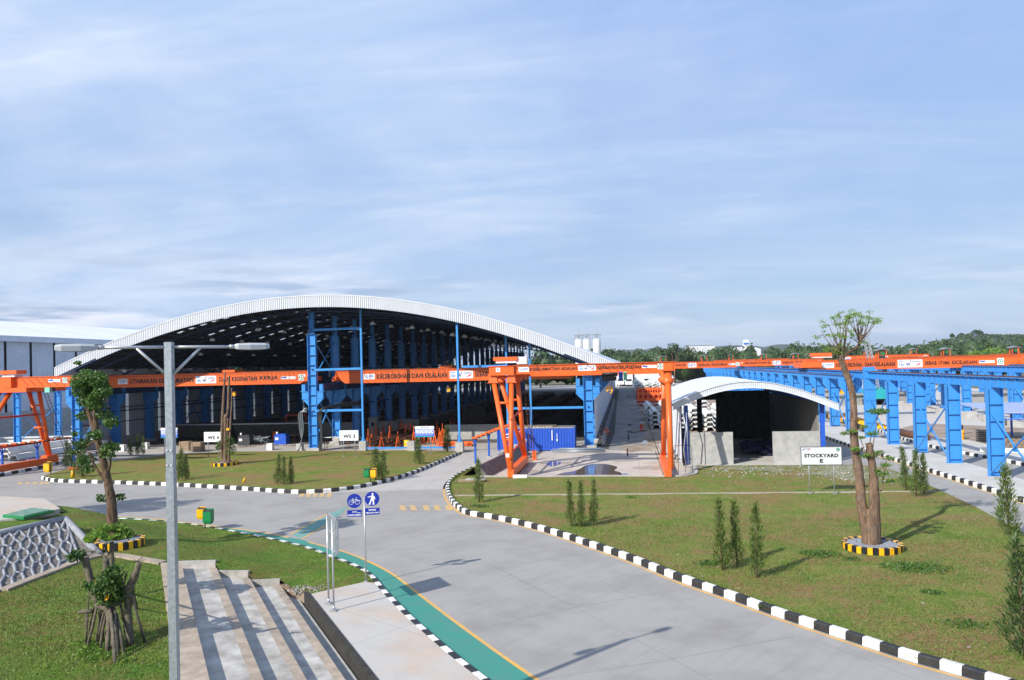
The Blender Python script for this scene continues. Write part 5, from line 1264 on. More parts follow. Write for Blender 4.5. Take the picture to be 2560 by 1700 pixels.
# bags and sheets inside, rough stock
mb = MB()
for i in range(60): mb.blob((random.uniform(10.8, 14.0), random.uniform(74.5, 78), random.uniform(.2, 1.0)), (.5, .35, .25), 0, 8, 5, .12)
o = mb.build('covered_bags', M['tarp']); setp(o, 'dark heap of bags under blue sheeting inside the small arched shed', 'bags')
t = thing('wall_pipes', 'bent grey pipes and rusty rods rising beside the left wall of the small shed', 'pipes', (4.4, 66, 0))
b = MB(); b.tube([(4.9, 67.0, .1), (4.7, 67, 1.4), (4.95, 67.05, 3.3), (4.75, 67.2, 4.6)], .05, 6); b.tube([(5.05, 66.9, .2), (5.0, 66.9, 4.6)], .04, 6); b.build('pipe', M['galv'], t)
b = MB()
for x in (3.75, 4.05, 4.6, 5.15): b.tube([(x, 63.2+x*.2, .0), (x, 63.2+x*.2, random.uniform(1.1, 2.4))], .022, 5)
b.tube([(3.75, 64, 1.05), (5.15, 64.3, 1.05)], .022, 5); b.tube([(3.75, 64, 2.2), (5.15, 64.3, 2.15)], .022, 5); b.build('rusty_frame', M['rust'], t)
# ================================================================ SIGNS
def board(name, label, x, y, w, zb, zt, posts=(.2, .8), face=None, ang=0, back=M['signgrey'], pr=.04, mats=None, frame=True):
    t = thing(name, label, 'sign', (x, y, .1)); u = Vector((math.cos(ang), math.sin(ang), 0)); f = Face(Vector((x, y, zb))-u*w/2, u)
    for p in posts:
        q = f.at(w*p, 0, -.06); b = MB(); b.tube([(q.x, q.y, .02), (q.x, q.y, zt-.05)], pr, 10); b.box((q.x, q.y, .14), (.2, .2, .04)); b.build('post', M['galv2'], t)
    b = MB(); f.slab(b, 0, 0, w, zt-zb, 0, -.02, .02)
    if frame:
        for r in ((0, 0, w, .035), (0, zt-zb-.035, w, zt-zb), (0, 0, .035, zt-zb), (w-.035, 0, w, zt-zb)): f.slab(b, *r, 1, .02, .032)
    b.build('panel', [back, M['ink']], t); f.o = f.o+f.n*.022
    return t, f
s5, f = board('stockyard_sign', 'white sign on two tube posts reading STOCKYARD E in front of the small shed', 12.45, 53.0, 2.56, 2.0, 3.2)
for txt, r in (('STOCKYARD', (.22, .5, 2.33, .74)), ('E', (1.18, .15, 1.38, .4))):
    b = MB(); f.text(b, txt, *r, 0, .008, .02); b.build('lettering', M['ink'], s5)
b = MB(); logo_w(b, f, .12, .93, .62, 1.12); b.build('emblem', MARKS, s5)
b = MB(); f.ring(b, 2.32, 1.0, .07, .11, 4, .008); emblem(b, f, 2.32, 1.0, .07); b.build('emblem', MARKS, s5)
for nm, lab, sq, nx, txt in (('workshop_sign', 'white sign reading WS 3 beside the blue wind post', (870, 1145), 156, 'WS 3'), ('workshop_sign', 'white sign reading WS 4 beside the bare tree with several stems', (512+22, 1147), 130, 'WS 4')):
    P0 = S(*sq); ww = 1.98 if '3' in txt else 1.98
    cx_ = P0.x+(.15 if '3' in txt else -.02)
    t, f = board(nm, lab, cx_, P0.y, ww, 1.75, 2.78, frame=False, back=M['signwhite'])
    b = MB(); f.text(b, txt, ww*.2, .26, ww*.84, .62, 0, .008, .02); b.build('lettering', M['ink'], t)
    b = MB(); logo_w(b, f, .08, .8, .42, .95); b.build('emblem', MARKS, t)
    b = MB(); emblem(b, f, ww-.16, .86, .08); b.build('emblem', MARKS, t)
def perhatian(x, y, label):
    t, f = board('safety_board', label, x, y, 2.0, 1.85, 2.95, frame=False, back=M['boardblue'])
    b = MB(); f.rect(b, 0, .82, 2.0, 1.1, 0, .004); f.rect(b, 0, 0, 2.0, .07, 1, .004)
    b.build('coloured_bands', [M['signwhite'], M['teal']], t)
    b = MB(); f.text(b, 'PERHATIAN', .62, .9, 1.5, 1.0, 5, .01, .02); logo_w(b, f, .08, .87, .42, 1.03); emblem(b, f, 1.85, .95, .08); b.build('lettering', MARKS, t)
    b = MB()
    for i in range(6):
        cx = .2+i*.32; f.rect(b, cx-.15, .42, cx+.15, .76, 0, .005); f.ring(b, cx, .59, .09, .12, 1, .008, 20); 
        if i == 0: f.rect(b, cx-.07, .5, cx+.07, .54, 1, .008)
        elif i == 1: f.fill(b, [(cx-.07, .66), (cx+.07, .66), (cx, .56)], 1)
        elif i == 2: f.fill(b, [(cx, .69), (cx+.08, .6), (cx+.07, .53), (cx, .6)], 1)
        elif i == 3: f.fill(b, [(cx-.09, .58), (cx-.02, .68), (cx+.02, .65), (cx-.03, .57)], 1)
        elif i == 4: f.disc(b, cx, .6, .05, 1, .008, 14)
        else: f.fill(b, [(cx, .68), (cx+.09, .62), (cx+.08, .52), (cx, .5)], 1)
        f.rect(b, cx-.12, .33, cx+.12, .37, 0, .006)
    f.rect(b, .1, .2, 1.9, .23, 0, .006); b.build('pictograms', [M['signwhite'], M['inkblue']], t)
perhatian(-20.35, 77.4, 'blue and white safety board reading PERHATIAN near the orange stands')
perhatian(-49.95, 79.9, 'blue and white safety board partly hidden behind the street lamp pole')
# bicycle and pedestrian signs on one pole
ps = thing('cycle_and_foot_sign', 'thin pole with blue round bicycle and pedestrian signs and plates beneath', 'sign', (-10.9, 31.4, .1))
b = MB(); b.tube([(-10.9, 31.4, .05), (-10.9, 31.4, 3.62)], .032, 12); b.box((-10.9, 31.4, .12), (.16, .16, .03)); b.build('pole', M['galv2'], ps)
for px, py, kind in ((817, 1155, 'b'), (858, 1150, 'p')):
    c = DY(px, py, 31.36); u = Vector((math.cos(R_(14)), math.sin(R_(14)), 0)); f = Face(c, u)
    b = MB(); f.disc(b, 0, 0, .3, 0, 0, 40); f.ring(b, 0, 0, .0, .3, 0, -.01, 40)
    s = b.build('sign_disc', M['signblue'], ps)
    b = MB()
    if kind == 'b':
        for cx in (-.125, .125): f.ring(b, cx, -.05, .088, .1, 0, .006, 24)
        f.line(b, [(-.125, -.05), (-.055, .06), (.09, .06), (-.01, -.05), (-.125, -.05)], .012); f.line(b, [(-.01, -.05), (-.075, .1)], .012); f.line(b, [(.125, -.05), (.07, .1), (.1, .13)], .012); f.line(b, [(-.1, .1), (-.05, .1)], .018); f.line(b, [(.06, .13), (.11, .13)], .014)
    else:
        f.disc(b, .02, .2, .04, 0, .006, 16)
        f.fill(b, [(-.02, .15), (.06, .15), (.09, .05), (.07, -.05), (.09, -.22), (.03, -.23), (.015, -.08), (-.03, -.08), (-.07, -.2), (-.13, -.2), (-.06, -.04), (-.04, .08)])
        f.fill(b, [(-.01, .13), (-.02, .09), (-.17, .06), (-.19, .085), (-.05, .12)]); f.fill(b, [(.06, .14), (.11, .08), (.13, -.03), (.11, -.04), (.08, .05), (.04, .1)])
        f.rect(b, -.15, -.235, -.06, -.2); f.rect(b, .01, -.245, .09, -.22)
    b.build('pictogram', M['signwhite'], s)
    b = MB(); f.slab(b, -.3, -.66, .3, -.38, 0, -.012, .0); p = b.build('plate', M['signblue'], ps)
    b = MB()
    if kind == 'b': f.text(b, 'JALUR', -.09, -.495, .1, -.425, 0, .006, .02); f.text(b, 'KHUSUS SEPEDA', -.27, -.62, .27, -.55, 0, .006, .02)
    else: f.text(b, 'KHUSUS', -.15, -.495, .15, -.425, 0, .006, .02); f.text(b, 'PEJALAN KAKI', -.27, -.62, .27, -.55, 0, .006, .02)
    b.build('lettering', M['signwhite'], p)
    b = MB(); b.tube([c+Vector((0, .03, .0)), (-10.9, 31.4, c.z)], .012, 6); b.tube([c+Vector((0, .03, -.5)), (-10.9, 31.4, c.z-.5)], .012, 6); b.build('bracket', M['galv2'], ps)
# big sign seen from behind
bs = thing('road_sign', 'large sign on two tube posts seen edge-on from behind, standing on the pavement', 'sign', (-11.1, 28.0, .1))
pA, pB = Vector((-11.36, 28.42, 0)), Vector((-10.83, 27.58, 0)); du = (pB-pA).normalized()
for p in (pA, pB): b = MB(); b.tube([p+Vector((0, 0, .08)), p+Vector((0, 0, 3.45))], .035, 12); b.box((p.x, p.y, .13), (.24, .24, .03)); b.tube([p+Vector((0, 0, .14)), p+Vector((0, 0, .3))], [.07, .036], 8); b.build('post', M['galv2'], bs)
f = Face(Vector((-11.43, 28.66, 2.17)), Vector((.85, -1.25, 0))); 
b = MB(); f.slab(b, 0, 0, 1.5, 1.33, 0, -.06, -.03); b.build('panel', M['galv'], bs)
b = MB()
for r in ((0, 0, 1.5, .05), (0, 1.28, 1.5, 1.33), (0, 0, .05, 1.33), (1.45, 0, 1.5, 1.33), (0, .66, 1.5, .7)): f.slab(b, *r, 0, -.029, .02)
b.build('frame', M['galv2'], bs)
# ================================================================ STREET LAMP
Lx, Ly = -9.15, 14.62
base = Vector((Lx, Ly, .8)); lp = thing('street_lamp', 'tall square galvanised double-arm street lamp in the left foreground', 'street lamp', base)
pt = PY(384*KD+6, 790*KD, Ly); b = MB(); ang = R_(41.5); zt = pt.z
b.box((pt.x, Ly, (.8+7.0)/2), (.155, .155, 6.2), 0, R_(8)); b.box((pt.x, Ly, (7.0+zt)/2), (.145, .145, zt-7.0+.02), 0, R_(8)); b.box((pt.x, Ly, 7.0), (.165, .165, .02), 0, R_(8))
b.build('pole', M['galv'], lp)
b = MB()
for z in (7.15, 7.45): 
    for x in (-.03, .06): b.tube([(pt.x+x, Ly-.08, z), (pt.x+x, Ly-.1, z)], .014, 8)
b.build('bolt', M['chrome'], lp)
cv = Vector((math.cos(ang), math.sin(ang), 0)); zc = zt-.09
for s, tipx, tipy in ((-1, (145, 305), 868), (1, (655, 600), 873)):
    a = Vector((pt.x, Ly, zc)); e = a+cv*s*1.28+Vector((0, 0, .0)); b = MB(); b.tube([a, e], .032, 10); b.tube([e-cv*s*.1, e], .045, 10)
    b.build('arm', M['galv2'], lp)
    b = MB(); b.tube([a+Vector((0, 0, -.62)), a+cv*s*.62], .028, 8); b.build('brace', M['galv2'], lp)
    b = MB(); c0 = e; w_ = cv.cross(Vector((0, 0, 1)))
    prof = [(0, .05, .04), (.06, .1, .065), (.3, .14, .075), (.62, .13, .07), (.72, .08, .05)]
    vs = []
    for l, hw, hh_ in prof:
        c = c0+cv*s*l; vs += [c-w_*hw+Vector((0, 0, -hh_*.9)), c+w_*hw+Vector((0, 0, -hh_*.9)), c+w_*hw+Vector((0, 0, hh_*.4)), c+w_*hw*.7+Vector((0, 0, hh_)), c-w_*hw*.7+Vector((0, 0, hh_)), c-w_*hw+Vector((0, 0, hh_*.4))]
    fs = [(k*6+i, k*6+(i+1)%6, (k+1)*6+(i+1)%6, (k+1)*6+i) for k in range(4) for i in range(6)]+[tuple(range(6)), tuple(range(24, 30))]
    b.add(vs, fs); hd = b.build('lamp_head', M['lamp'], lp)
    b = MB(); c = c0+cv*s*.36+Vector((0, 0, -.075)); b.add([c-cv*.22-w_*.1, c+cv*.22-w_*.1, c+cv*.22+w_*.1, c-cv*.22+w_*.1], [(0, 1, 2, 3)]); b.build('lens', M['glass'], hd)
# ================================================================ TREES
def ring_planter(c, rx, ry, n, z, label, h=.3):
    t = thing('tree_ring', label, 'planter', (c.x, c.y, z))
    st = []
    for i in range(n):
        a0 = 2*math.pi*i/n; am = a0+math.pi/n; p = Vector((c.x+rx*math.cos(am), c.y+ry*math.sin(am), z+h/2)); 
        tang = math.atan2(ry*math.cos(am), -rx*math.sin(am)); wd = 2*math.pi*math.hypot(rx*math.sin(am), ry*math.cos(am))/n
        b = MB(); b.prism([(p.x+math.cos(tang)*sx_*wd*.47-math.sin(tang)*sy_*.09, p.y+math.sin(tang)*sx_*wd*.47+math.cos(tang)*sy_*.09) for sx_, sy_ in ((-1, -1), (1, -1), (1.0, 1), (-1, 1))], z-.05, z+h+random.uniform(-.01, .01))
        b.build('ring_stone', M['binyellow'] if i % 2 else M['black'], t)
    b = MB(); b.poly([(c.x+(rx-.06)*math.cos(2*math.pi*i/24), c.y+(ry-.06)*math.sin(2*math.pi*i/24), z+h-.07) for i in range(24)])
    for i in range(500):
        a = random.uniform(0, 6.28); r = math.sqrt(random.random())*.93; s = random.uniform(.02, .05); b.box((c.x+rx*r*math.cos(a), c.y+ry*r*math.sin(a), z+h-.06), (s*1.3, s, s), 0, a)
    b.build('gravel_fill', M['gravel'], t)
def limb(mb, pts, rs, n=10, mi=0, jit=.08):
    P = smooth(pts, 4); R = np.interp(np.linspace(0, 1, len(P)), np.linspace(0, 1, len(rs)), rs); mb.tube(P, list(R), n, mi, True, jit)
bt = Vector((11.0, 38.0, .1))
ring_planter(Vector((11.05, 38.0)), 1.2, 1.25, 34, .13, 'yellow and black stone ring full of grey gravel round the big bare tree')
tr = thing('tall_tree', 'tall pollarded tree with forked trunk, sparse leaf tufts on top and a cut second stem', 'tree', bt)
def Q(xs, ys, dy=0): return PY(xs, ys, 38.0+dy)
b = MB()
limb(b, [Q(2181, 1390), Q(2177, 1350), Q(2173, 1300), Q(2170, 1270)], [.5, .38, .33, .25], 14, 0, .1)
limb(b, [Q(2176, 1385), Q(2168, 1330), Q(2160, 1290), Q(2153, 1255, .05), Q(2148, 1188, .1), Q(2136, 1107, .2), Q(2134, 1027, .25), Q(2131, 985, .3), Q(2120, 945, .3), Q(2107, 913, .3), Q(2101, 888, .3)], [.3, .26, .24, .225, .2, .185, .165, .155, .14, .13, .16], 12)
limb(b, [Q(2188, 1385), Q(2186, 1320), Q(2186, 1255, -.1), Q(2184, 1190, -.15), Q(2178, 1145, -.2), Q(2172, 1108, -.2)], [.3, .27, .24, .19, .155, .15], 12)
b.build('trunk', M['bark'], tr)
b = MB()
limb(b, [Q(2103, 900, .3), Q(2119, 882, .3), Q(2142, 868, .3), Q(2151, 852, .2), Q(2153, 830, .2), Q(2152, 814, .2)], [.085, .08, .07, .05, .04, .03], 8)
k5z = 260/1359
def Z5(x, y): return (2000+x*k5z, 760+y*k5z)
tuf = [(380, 280, 1.0), (455, 225, .8), (290, 400, .8), (590, 160, .7), (585, 285, 1), (600, 220, .8), (720, 130, .9), (820, 160, .8), (910, 155, .9), (950, 240, 1.1), (760, 250, .7), (440, 430, .9), (580, 430, .8), (350, 560, .9), (430, 620, 1.1), (620, 540, .6), (700, 420, .5), (580, 350, .8), (520, 130, .6), (1000, 225, .6), (480, 560, .7), (860, 260, .5), (830, 500, .5), (650, 180, .6)]
lf = MB()
for i in range(26):
    src = random.choice([(505, 660), (560, 640), (790, 480), (780, 520)]); p0 = Q(*Z5(*src), .3); p1 = Q(*Z5(src[0]+random.uniform(-190, 190), src[1]-random.uniform(80, 380)), random.uniform(-.6, .8)); limb(b, [p0, p0.lerp(p1, .5)+Vector((random.uniform(-.1, .1), 0, 0)), p1], [.02, .014, .006], 4)
for i, (x, y, s_) in enumerate(tuf):
    src = random.choice([(505, 660), (560, 640), (530, 650)]) if x < 700 else random.choice([(780, 520), (800, 470), (790, 420)])
    p0 = Q(*Z5(*src), .3+random.uniform(-.1, .1)); dy = random.uniform(-.5, .7); p1 = Q(*Z5(x, y), dy); mid = p0.lerp(p1, .5)+Vector((random.uniform(-.1, .1), 0, -.05+abs(p1.x-p0.x)*-.15))
    limb(b, [p0, mid, p1], [.032, .022, .012], 5)
    for j in range(4):
        e = p1+Vector((random.uniform(-.34, .34)*s_, random.uniform(-.3, .3)*s_, random.uniform(-.2, .22)*s_))
        lf.leaves(e, (.24*s_, .24*s_, .12*s_), int(34*s_), .075, (0, 0, 1), .05); b.tube([p1, e], [.01, .004], 4)
b.build('branches', M['bark'], tr)
k6 = 280/1045
for x, y, s_ in [(400, 290, .8), (340, 310, .7), (440, 460, .9), (545, 520, .9), (610, 505, .9), (665, 485, .7), (600, 310, .9), (520, 250, .7), (750, 540, .8), (720, 605, .9), (700, 690, 1.0), (775, 760, .7), (650, 660, .5), (500, 350, .5)]:
    p = Q(2020+x*k6, 1000+y*k6, random.uniform(-.6, .1)); lf.leaves(p, (.36*s_, .3*s_, .14*s_), int(170*s_), .08, (0, 2), .05)
b = MB()
limb(b, [Q(2020+672*k6, 1000+850*k6, -.1), Q(2020+695*k6, 1000+820*k6, -.1), Q(2020+705*k6, 1000+700*k6, -.1), Q(2020+735*k6, 1000+560*k6, -.2)], [.05, .035, .025, .012], 6)
limb(b, [Q(2020+560*k6, 1000+560*k6, -.3), Q(2020+520*k6, 1000+450*k6, -.3), Q(2020+480*k6, 1000+330*k6, -.3)], [.03, .02, .012], 6)
limb(b, [Q(2020+575*k6, 1000+410*k6, -.2), Q(2020+590*k6, 1000+330*k6, -.2)], [.03, .012], 6); b.build('sprouts', M['bark'], tr)
lf.build('foliage', [M['leafl'], M['leafl'], M['leafm']], tr)
# sapling behind the trunk, by the road
sp = D(2030, 1108); sp = S(2180, 1140); t = thing('sapling', 'thin young tree with a flat leafy top standing behind the tall tree', 'tree', (sp.x, sp.y, 0))
b = MB(); top = PY(2196, 1030, sp.y); limb(b, [Vector((sp.x, sp.y, 0)), PY(2186, 1090, sp.y), top], [.05, .04, .03], 6); b.build('trunk', M['bark'], t)
b = MB(); b.leaves(top+Vector((0, 0, .05)), (1.1, .9, .3), 420, .2, (0,), .05); b.build('foliage', M['leafm'], t)
# left leafy tree
Yt = 37.0
c = S(300, 1352, .5); zc = near_z(c.x, c.y); c = S(300, 1352, zc); zc = near_z(c.x, c.y)
ring_planter(Vector((c.x, c.y)), 1.0, 1.0, 30, zc, 'yellow and black stone ring round the leafy tree on the left lawn')
tr = thing('leafy_tree', 'leafy tree with dark green clumps along a forked trunk on the left lawn', 'tree', (c.x, c.y, zc)); Yt = c.y
W = lambda x, y, d=0: PY(x, y, Yt+d)
b = MB()
limb(b, [W(288, 1352), W(281, 1300), W(277, 1240), W(262, 1170), W(249, 1117), W(241, 1080)], [.3, .24, .2, .17, .145, .13], 12)
limb(b, [W(241, 1085), W(239, 1045), W(237, 1000), W(232, 940)], [.13, .12, .1, .06], 9); limb(b, [W(239, 1082), W(228, 1050), W(220, 1021), W(214, 960)], [.12, .1, .09, .05], 9)
limb(b, [W(268, 1190), W(275, 1160), W(277, 1140)], [.08, .06, .04], 7); limb(b, [W(244, 1100), W(215, 1115), W(195, 1120)], [.06, .04, .03], 6); limb(b, [W(238, 1030), W(210, 1040)], [.04, .02], 6); limb(b, [W(262, 1200), W(240, 1170), W(222, 1130)], [.08, .06, .04], 7)
b.build('trunk', M['barkd'], tr)
lf = MB()
for i in range(38):
    a = random.uniform(0, 6.28); r = math.sqrt(random.random()); x = 229+37*r*math.cos(a); y = 972+47*r*math.sin(a)
    lf.leaves(W(x, y, random.uniform(-.9, .9)), (.4, .4, .28), 170, .14, (0, 1), .3)
for x, y, rr, n_ in ((208, 1040, .34, 130), (260, 1037, .4, 170), (278, 1055, .42, 200), (238, 1088, .36, 160), (277, 1118, .42, 200), (268, 1135, .4, 160), (205, 1110, .42, 220), (188, 1085, .2, 60), (218, 1150, .4, 170), (222, 1172, .35, 110), (196, 907, .16, 40), (255, 1245, .3, 90), (300, 1242, .26, 70), (186, 1130, .25, 70)):
    lf.leaves(W(x, y, random.uniform(-.4, .3)), (rr*1.1, rr, rr*.7), n_, .16, (0, 1), .2)
lf.build('foliage', [M['leafd'], M['leafm']], tr)
# bare tree with several stems by WS 4
c = S(563, 1162, .13); ring_planter(Vector((c.x, c.y)), 1.15, 1.1, 26, .13, 'yellow and black stone ring round the bare tree beside the WS 4 sign', .28)
tr = thing('bare_tree', 'bare tree of tall cut stems with a bushy foot beside the WS 4 sign', 'tree', (c.x, c.y, .13)); Yt = c.y
k7a = 340/1568; W7 = lambda x, y, d=0: PY(360+x*k7a, 840+y*k7a, Yt+d)
b = MB()
for pts, rs in (([(925, 1500), (900, 1350), (903, 1000), (918, 700), (935, 410)], [.22, .16, .14, .12, .07]), ([(945, 1500), (938, 1300), (940, 940), (968, 870), (975, 600), (985, 460)], [.25, .2, .17, .13, .12, .09]),
                ([(965, 1480), (962, 1200), (965, 950)], [.16, .1, .08]), ([(975, 1480), (985, 1250), (1000, 950), (1012, 760), (1010, 600)], [.17, .1, .09, .07, .05]), ([(935, 1500), (935, 1430)], [.4, .3])):
    limb(b, [W7(x, y, random.uniform(-.15, .15)) for x, y in pts], rs, 9)
b.build('trunk', M['bark'], tr)
lf = MB()
for x, y, rr in ((995, 1250, .55), (1010, 1320, .5), (985, 1190, .4), (865, 1250, .4), (960, 1360, .3), (1015, 1220, .35), (850, 1290, .25)): lf.leaves(W7(x, y, random.uniform(-.3, .3)), (rr, rr, rr), int(330*rr), .15, (0, 1), .2)
lf.build('foliage', [M['leafd'], M['leafm']], tr)
b = MB(); p = W7(968, 1075, -.3); b.box(tuple(p), (.3, .1, .22)); o = b.build('yellow_box', M['yellow']); setp(o, 'small yellow box tied to a stem of the bare tree beside the WS 4 sign', 'box')
# foreground stump tree held up by poles
c = S(288, 1612, .8); tr = thing('propped_tree', 'gnarled cut-back tree in the lower left held up by a ring of wooden props', 'tree', (c.x, c.y, .8)); Yt = c.y
kq = 200/825; GQ = lambda x, y: S(170+x*kq, 1280+y*kq, .8); W9 = lambda x, y, d=0: PY(170+x*kq, 1280+y*kq, Yt+d)
b = MB()
limb(b, [GQ(470, 1400), W9(440, 1150, .1), W9(430, 980), W9(420, 850), W9(400, 700)], [.2, .17, .16, .14, .1], 10)
limb(b, [W9(420, 980), W9(320, 960), W9(255, 800), W9(225, 660), W9(190, 540), W9(175, 470)], [.13, .11, .1, .1, .1, .11], 10)
limb(b, [W9(410, 760, .1), W9(395, 620, .2), W9(390, 480, .2)], [.12, .1, .1], 10)
limb(b, [W9(440, 960), W9(560, 900), W9(630, 790), W9(680, 680), W9(715, 590), W9(735, 520)], [.12, .1, .12, .12, .09, .08], 10)
limb(b, [GQ(640, 1370), W9(620, 1000, .1), W9(625, 830)], [.12, .11, .12], 9)
for i in range(40):
    cx, cy = random.choice(((175, 450), (715, 510), (390, 470), (260, 420))); b.tube([W9(cx, cy, 0), W9(cx+random.uniform(-90, 90), cy-random.uniform(-10, 60), random.uniform(-.2, .2))], [.014, .005], 4)
b.build('trunk', M['barkg'], tr)
for (x0, y0), (x1, y1), dy, r in (((215, 790), (178, 1370), -.2, .025), ((300, 960), (190, 1400), -.4, .045), ((270, 980), (215, 1250), .2, .03), ((330, 1000), (295, 1330), -.3, .045), ((370, 1030), (300, 1370), -.45, .035), ((420, 990), (400, 1450), -.5, .07), ((435, 990), (485, 1540), -.65, .06), ((480, 1000), (515, 1450), -.5, .055), ((500, 1050), (575, 1440), -.3, .05), ((540, 930), (615, 1350), .1, .045), ((585, 950), (660, 1350), .3, .045), ((650, 830), (800, 1330), .2, .045), ((665, 750), (720, 980), .4, .03), ((600, 640), (565, 800), 0, .04), ((350, 1000), (360, 1330), .3, .05), ((455, 1000), (450, 1400), .5, .05), ((400, 1020), (330, 1400), -.1, .04)):
    b = MB(); e = GQ(x1, y1+10); p0 = W9(x0, y0, dy*.2); b.tube([p0, p0.lerp(e, .5)+Vector((random.uniform(-.03, .03), 0, 0)), e-Vector((0, 0, .05))], [r*.85, r, r], 7, 0, True, .1); b.build('prop', M['barkg'], tr)
b = MB(); b.tube([W9(115, 1030, -.1), W9(260, 1020, -.1)], .06, 9, 0, True, .1); b.tube([W9(185, 1045, -.1), GQ(190, 1360)], .035, 7); b.build('prop', M['barkg'], tr)
lf = MB()
for x, y, rr, n_ in ((400, 740, .42, 330), (470, 650, .34, 240), (350, 800, .3, 160), (240, 750, .22, 100), (550, 850, .3, 170), (600, 830, .24, 110), (380, 900, .25, 120), (100, 440, .22, 90), (50, 470, .18, 60), (450, 600, .2, 90), (470, 780, .3, 200)): lf.leaves(W9(x, y, random.uniform(-.3, .15)), (rr*1.1, rr*1.1, rr*.85), int(n_*1.7), .11, (0, 0, 0, 2), .2)
lf.leaves(W9(405, 885, -.4), (.08, .05, .08), 14, .1, (1,), .1); lf.leaves(W9(280, 720, -.3), (.06, .05, .05), 8, .09, (1,), .1)
lf.build('foliage', [M['leafd'], M['yellow'], M['leafm']], tr)
# papaya-like shrub behind it
pp = S(278, 1500, .8); t = thing('umbrella_shrub', 'bright green feathery umbrella-shaped shrub behind the propped tree', 'shrub', (pp.x, pp.y, .8)); Yt = pp.y
b = MB(); limb(b, [Vector((pp.x, pp.y, .8)), W9(450, 500), W9(450, 310)], [.1, .09, .07], 8); limb(b, [W9(445, 480), W9(370, 350)], [.05, .04], 7); b.build('trunk', M['barkg'], t)
b = MB()
for i in range(60):
    a = random.uniform(0, 6.28); r = random.uniform(.2, 1.0); p = W9(435, 215)+Vector((.78*r*math.cos(a), .75*r*math.sin(a), .25-.5*r*r)); b.leaves(p, (.2, .2, .07), 60, .13, (0, 0, 1), .1, 1.3)
b.build('foliage', [M['leafl'], M['leafm']], t)
b = MB()
for x, y, rr in ((230, 1400, .3), (170, 1330, .22), (330, 1440, .26), (150, 1470, .26), (270, 1500, .26), (420, 1480, .2), (620, 1520, .16)): b.leaves(GQ(x, y+20)+Vector((0, 0, .05)), (rr*1.2, rr*1.2, rr*.5), int(700*rr), .07, (0, 1), .1)
W0 = c
for v in range(len(b.v)): pass
o = b.build('weeds', [M['leafm'], M['leafl']]); setp(o, 'bright green weeds round the foot of the propped tree', 'weeds', kind='stuff')
# cypresses
def cypress(h, seed, m1):
    random.seed(seed); mb = MB(); tk = MB(); lean = random.uniform(-.07, .07)
    tk.tube([(0, 0, 0), (lean*h*.5, 0, h*.5), (lean*h, 0, h*.92)], [.04, .03, .01], 6)
    for i in range(52):
        z = h*(.04+.94*(i/52)); R = .125*h*(1-(z/h))**1.15*random.uniform(.25, 1.5)*(1+.3*math.sin(seed*1.7+z*4))+.015
        for k in range(8 if z < h*.5 else 5):
            a = random.uniform(0, 6.28); e = Vector((lean*z+R*.75*math.cos(a), R*.75*math.sin(a), z+R*.35)); mb.sprigs(e, (math.cos(a)*.6, math.sin(a)*.6, 1), 4, .17, .016, .22, (0, 0, 1))
    mb.leaves((lean*h, 0, h*.97), (.03, .03, .1), 8, .1, (0,), .1)
    return mb, tk
con = [((1318, 1213), 2.45), ((1341, 1215), 2.5), ((1368, 1212), 2.5), ((1666, 1314), 3.0), ((1700, 1306), 2.8), ((1745, 1332), 2.95), ((1105, 1158), 2.75), ((2090, 1130), 2.75), ((2113, 1145), 2.9), ((2130, 1141), 2.6), ((2328, 1238), 3.4), ((2366, 1520), 3.4), ((412, 1108), 2.3), ((430, 1106), 2.1), ((421, 1104), 2.5), ((640, 1117), 2.3), ((655, 1118), 2.2), ((672, 1116), 2.1), ((866, 1106), 2.4), ((880, 1106), 2.2), ((967, 1070), 2.3), ((1032, 1041), 2.6), ((152, 1080), 2.6), ((165, 1084), 2.4), ((190, 1100), 3.0), ((318, 1050), 2.3), ((330, 1048), 2.0), ((302, 1052), 1.9)]
where = ['leftmost of the three cypresses in the middle of the right lawn', 'middle one of the three cypresses in the middle of the right lawn', 'rightmost of the three cypresses in the middle of the right lawn',
 'leftmost of the three cypresses near the long painted kerb', 'middle one of the three cypresses near the long painted kerb', 'rightmost and nearest of the three cypresses by the long painted kerb', 'lone slim cypress where the kerb bends, left of the front gantry',
 'sparse cypress nearest the stone ring tree at the road edge', 'dense cypress in the middle of the three at the road edge', 'right one of the three cypresses at the road edge', 'tall cypress tied to a stake at the right edge beside the road', 'nearest dark cypress cut by the right edge of the photo',
 'left small cypress of the group beside the street lamp pole', 'right small cypress of the group beside the street lamp pole', 'middle small cypress of the group beside the street lamp pole', 'left of the three small cypresses in the middle of the far lawn', 'middle one of the three small cypresses on the far lawn', 'right of the three small cypresses in the middle of the far lawn',
 'left bushy cypress behind the green and yellow bins', 'right bushy cypress behind the green and yellow bins', 'bushy cypress in front of the left post of the safety board', 'dark cypress beside the pile of orange beams', 'thin dark cypress left of the leafy tree', 'second dark cypress left of the leafy tree', 'large ragged cypress under the leafy tree', 'dark shrub-like cypress before the white block', 'small cypress right of the dark one before the white block', 'brownish thin cypress left before the white block']
protos = []
for s in range(4):
    mb, tk = cypress(2.6, 100+s, 0); r = None; protos.append((mb, tk))
made = {}
